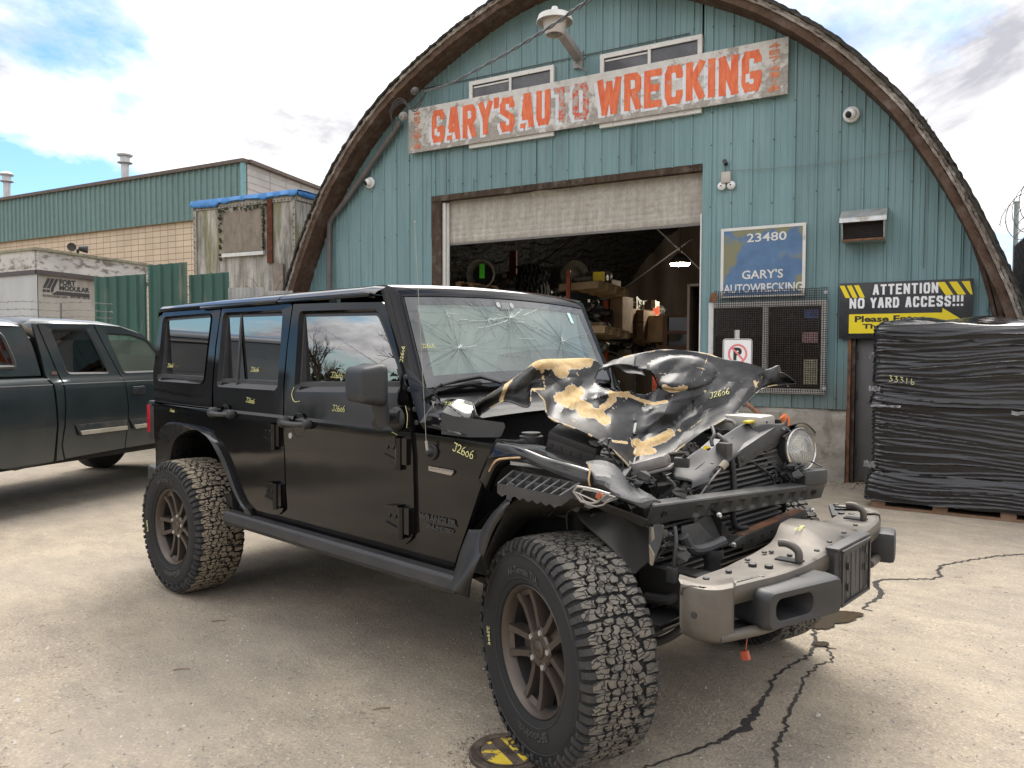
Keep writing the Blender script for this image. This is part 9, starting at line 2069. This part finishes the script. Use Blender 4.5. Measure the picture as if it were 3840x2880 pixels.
ob = g.build('soil', pm('dark_soil', (.10, .075, .05), .95, var=.5, vs=40), smooth=None); tag(ob, 'dark soil and straw crumbs around the gas valve cover', kind='stuff')
# twigs and leaf bits on the yard
M_tw = pm('dry_bits', (.22, .14, .08), .9, var=.4, vs=30); g = MB()
for k in range(130):
    p = G(rr.uniform(0, 3840), rr.uniform(1850, 2880)); a = rr.uniform(0, 6.28); L = rr.uniform(.006, .022); d = np.array([math.cos(a), math.sin(a), 0])*L; g.tube([p-d+UP*.002, p+d*rr.uniform(.2, .6)+UP*.004, p+d+np.array([rr.uniform(-.01, .01), rr.uniform(-.01, .01), .002])], .0011, 4)
for q in ((820, 2330), (680, 2512), (1430, 2660), (3030, 2300)): p = G(*q); d = np.array([.02, .03, .0]); g.tube([p-d+UP*.003, p+UP*.006, p+d+UP*.003], .0022, 5)
ob = g.build('litter', M_tw, smooth=None); tag(ob, 'dry twigs and leaf bits scattered on the yard', kind='stuff')
# mud and leaf dirt along the foot of the workshop wall
g = MB()
for k in range(1500):
    u = rr.uniform(-1.75, 1.6); off = abs(rr.gauss(0, .28))+.03; p = F(u, 0, off); s_ = rr.uniform(.006, .02); g.add([p+np.array([rr.uniform(-s_, s_), rr.uniform(-s_, s_), rr.uniform(0, s_*.7)]) for _ in range(3)]+[p+UP*s_*.6], [(0, 1, 3), (1, 2, 3), (2, 0, 3)])
ob = g.build('leaf_dirt', pm('leaf_dirt', (.15, .11, .075), .95, var=.5, vs=20), smooth=None); tag(ob, 'brown leaf dirt along the foot of the workshop wall', kind='stuff')
# ================================================================ TREES ACROSS THE ROAD (seen mirrored in the side windows)
M_bark = pm('bare_bark', (.045, .036, .028), .9, var=.3, vs=4)
def bare_tree(seed, H):
    rt = random.Random(seed); gt, gc = MB(), MB()
    def grow(p, d, L, r, lv):
        n_ = 4; pts = [p]; 
        for k in range(n_):
            d = d+np.array([rt.uniform(-.16, .16), rt.uniform(-.16, .16), rt.uniform(-.03, .10)]); d /= np.linalg.norm(d); pts.append(pts[-1]+d*L/n_)
        (gt if lv < 1 else gc).tube(pts, [r*(1-.42*k/n_) for k in range(n_+1)], 6 if lv < 2 else 4 if lv < 3 else 3, cap=False)
        if lv >= 5: return
        for k in range(rt.choice((3, 4, 4)) if lv < 3 else 3):
            t = rt.uniform(.35, 1.0); q = pts[int(t*n_)]; a = rt.uniform(0, 6.28); sp = rt.uniform(.45, .85)
            side_ = np.cross(d, np.array([math.cos(a), math.sin(a), .1])); side_ /= np.linalg.norm(side_)+1e-9
            nd = d*math.cos(sp)+side_*math.sin(sp)+UP*.12; nd /= np.linalg.norm(nd); grow(q, nd, L*rt.uniform(.60, .80), r*.52, lv+1)
    grow(np.array([0, 0, 0.0]), np.array([0, 0, 1.0]), H*.30, H*.020, 0); return gt, gc
TREES = [(-50, -33, 'bare tree mirrored in the left half of the front door window', 11, 3, 9.5), (-44, -38, 'bare tree mirrored in the right half of the front door window', 5, 8, 11.5)]
protos = []
for x, y, lab, s1_, s2_, H in TREES:
    e = empty('bare_tree', (x, y, 0), lab, 'tree', 'bare trees across the road'); gt, gc = bare_tree(s1_, H)
    for g_, n_ in ((gt, 'trunk'), (gc, 'crown')):
        g_.v = [(v[0]+x, v[1]+y, v[2]) for v in g_.v]; g_.build(n_, M_bark, e, smooth=None)
    protos.append(e)
lab2 = 'small bare tree mirrored in the rear door window'
for k, (x, y, s_) in enumerate(((-64, -34, .75), (-72, -33, .6), (-80, -36, .7), (-38, -44, .7), (-30, -50, .8), (-58, -40, .55))):
    c = copytree(protos[k % 2]); c.location = (x, y, 0); c.rotation_euler = (0, 0, k*1.3); c.scale = (s_,)*3; c['label'] = lab2
g = MB(); rt = random.Random(9); M_bush = pm('dark_bush', (.018, .024, .012), .95, var=.5, vs=3)
for k in range(1500):
    t = rt.random(); x = -130+150*t; y = -42-8*math.sin(t*7)-rt.uniform(0, 5); hmax = 2.2+1.6*noise.noise(Vector((x*.12, 0, 0)))+1.4*max(0, noise.noise(Vector((x*.45, 3, 0)))); z = rt.uniform(0, max(.8, hmax)); s_ = rt.uniform(.25, .7); a = rt.uniform(0, 6.28)
    d1 = np.array([math.cos(a), math.sin(a), rt.uniform(-.4, .4)])*s_; d2 = np.array([-math.sin(a)*.5, math.cos(a)*.5, rt.uniform(.5, 1.2)])*s_; p = np.array([x, y, z])
    g.add([p-d1, p+d1*.7, p+d2], [(0, 1, 2)])
ob = g.build('treeline', M_bush, smooth=None); tag(ob, 'dark low bushes mirrored below the bare trees in the side windows', 'bushes', kind='stuff')
# utility pole mirrored in the quarter window
e = empty('utility_pole', (-62, -20, 0), 'utility pole with crossarm mirrored in the rear quarter window', 'pole')
g = MB(); g.tube([(-62, -20, 0), (-62, -20, 12)], [.17, .12], 8); g.build('post', M_bark, e); g = MB(); g.box((-62, -20, 11.2), (.12, 2.4, .14)); g.build('crossarm', M_bark, e)
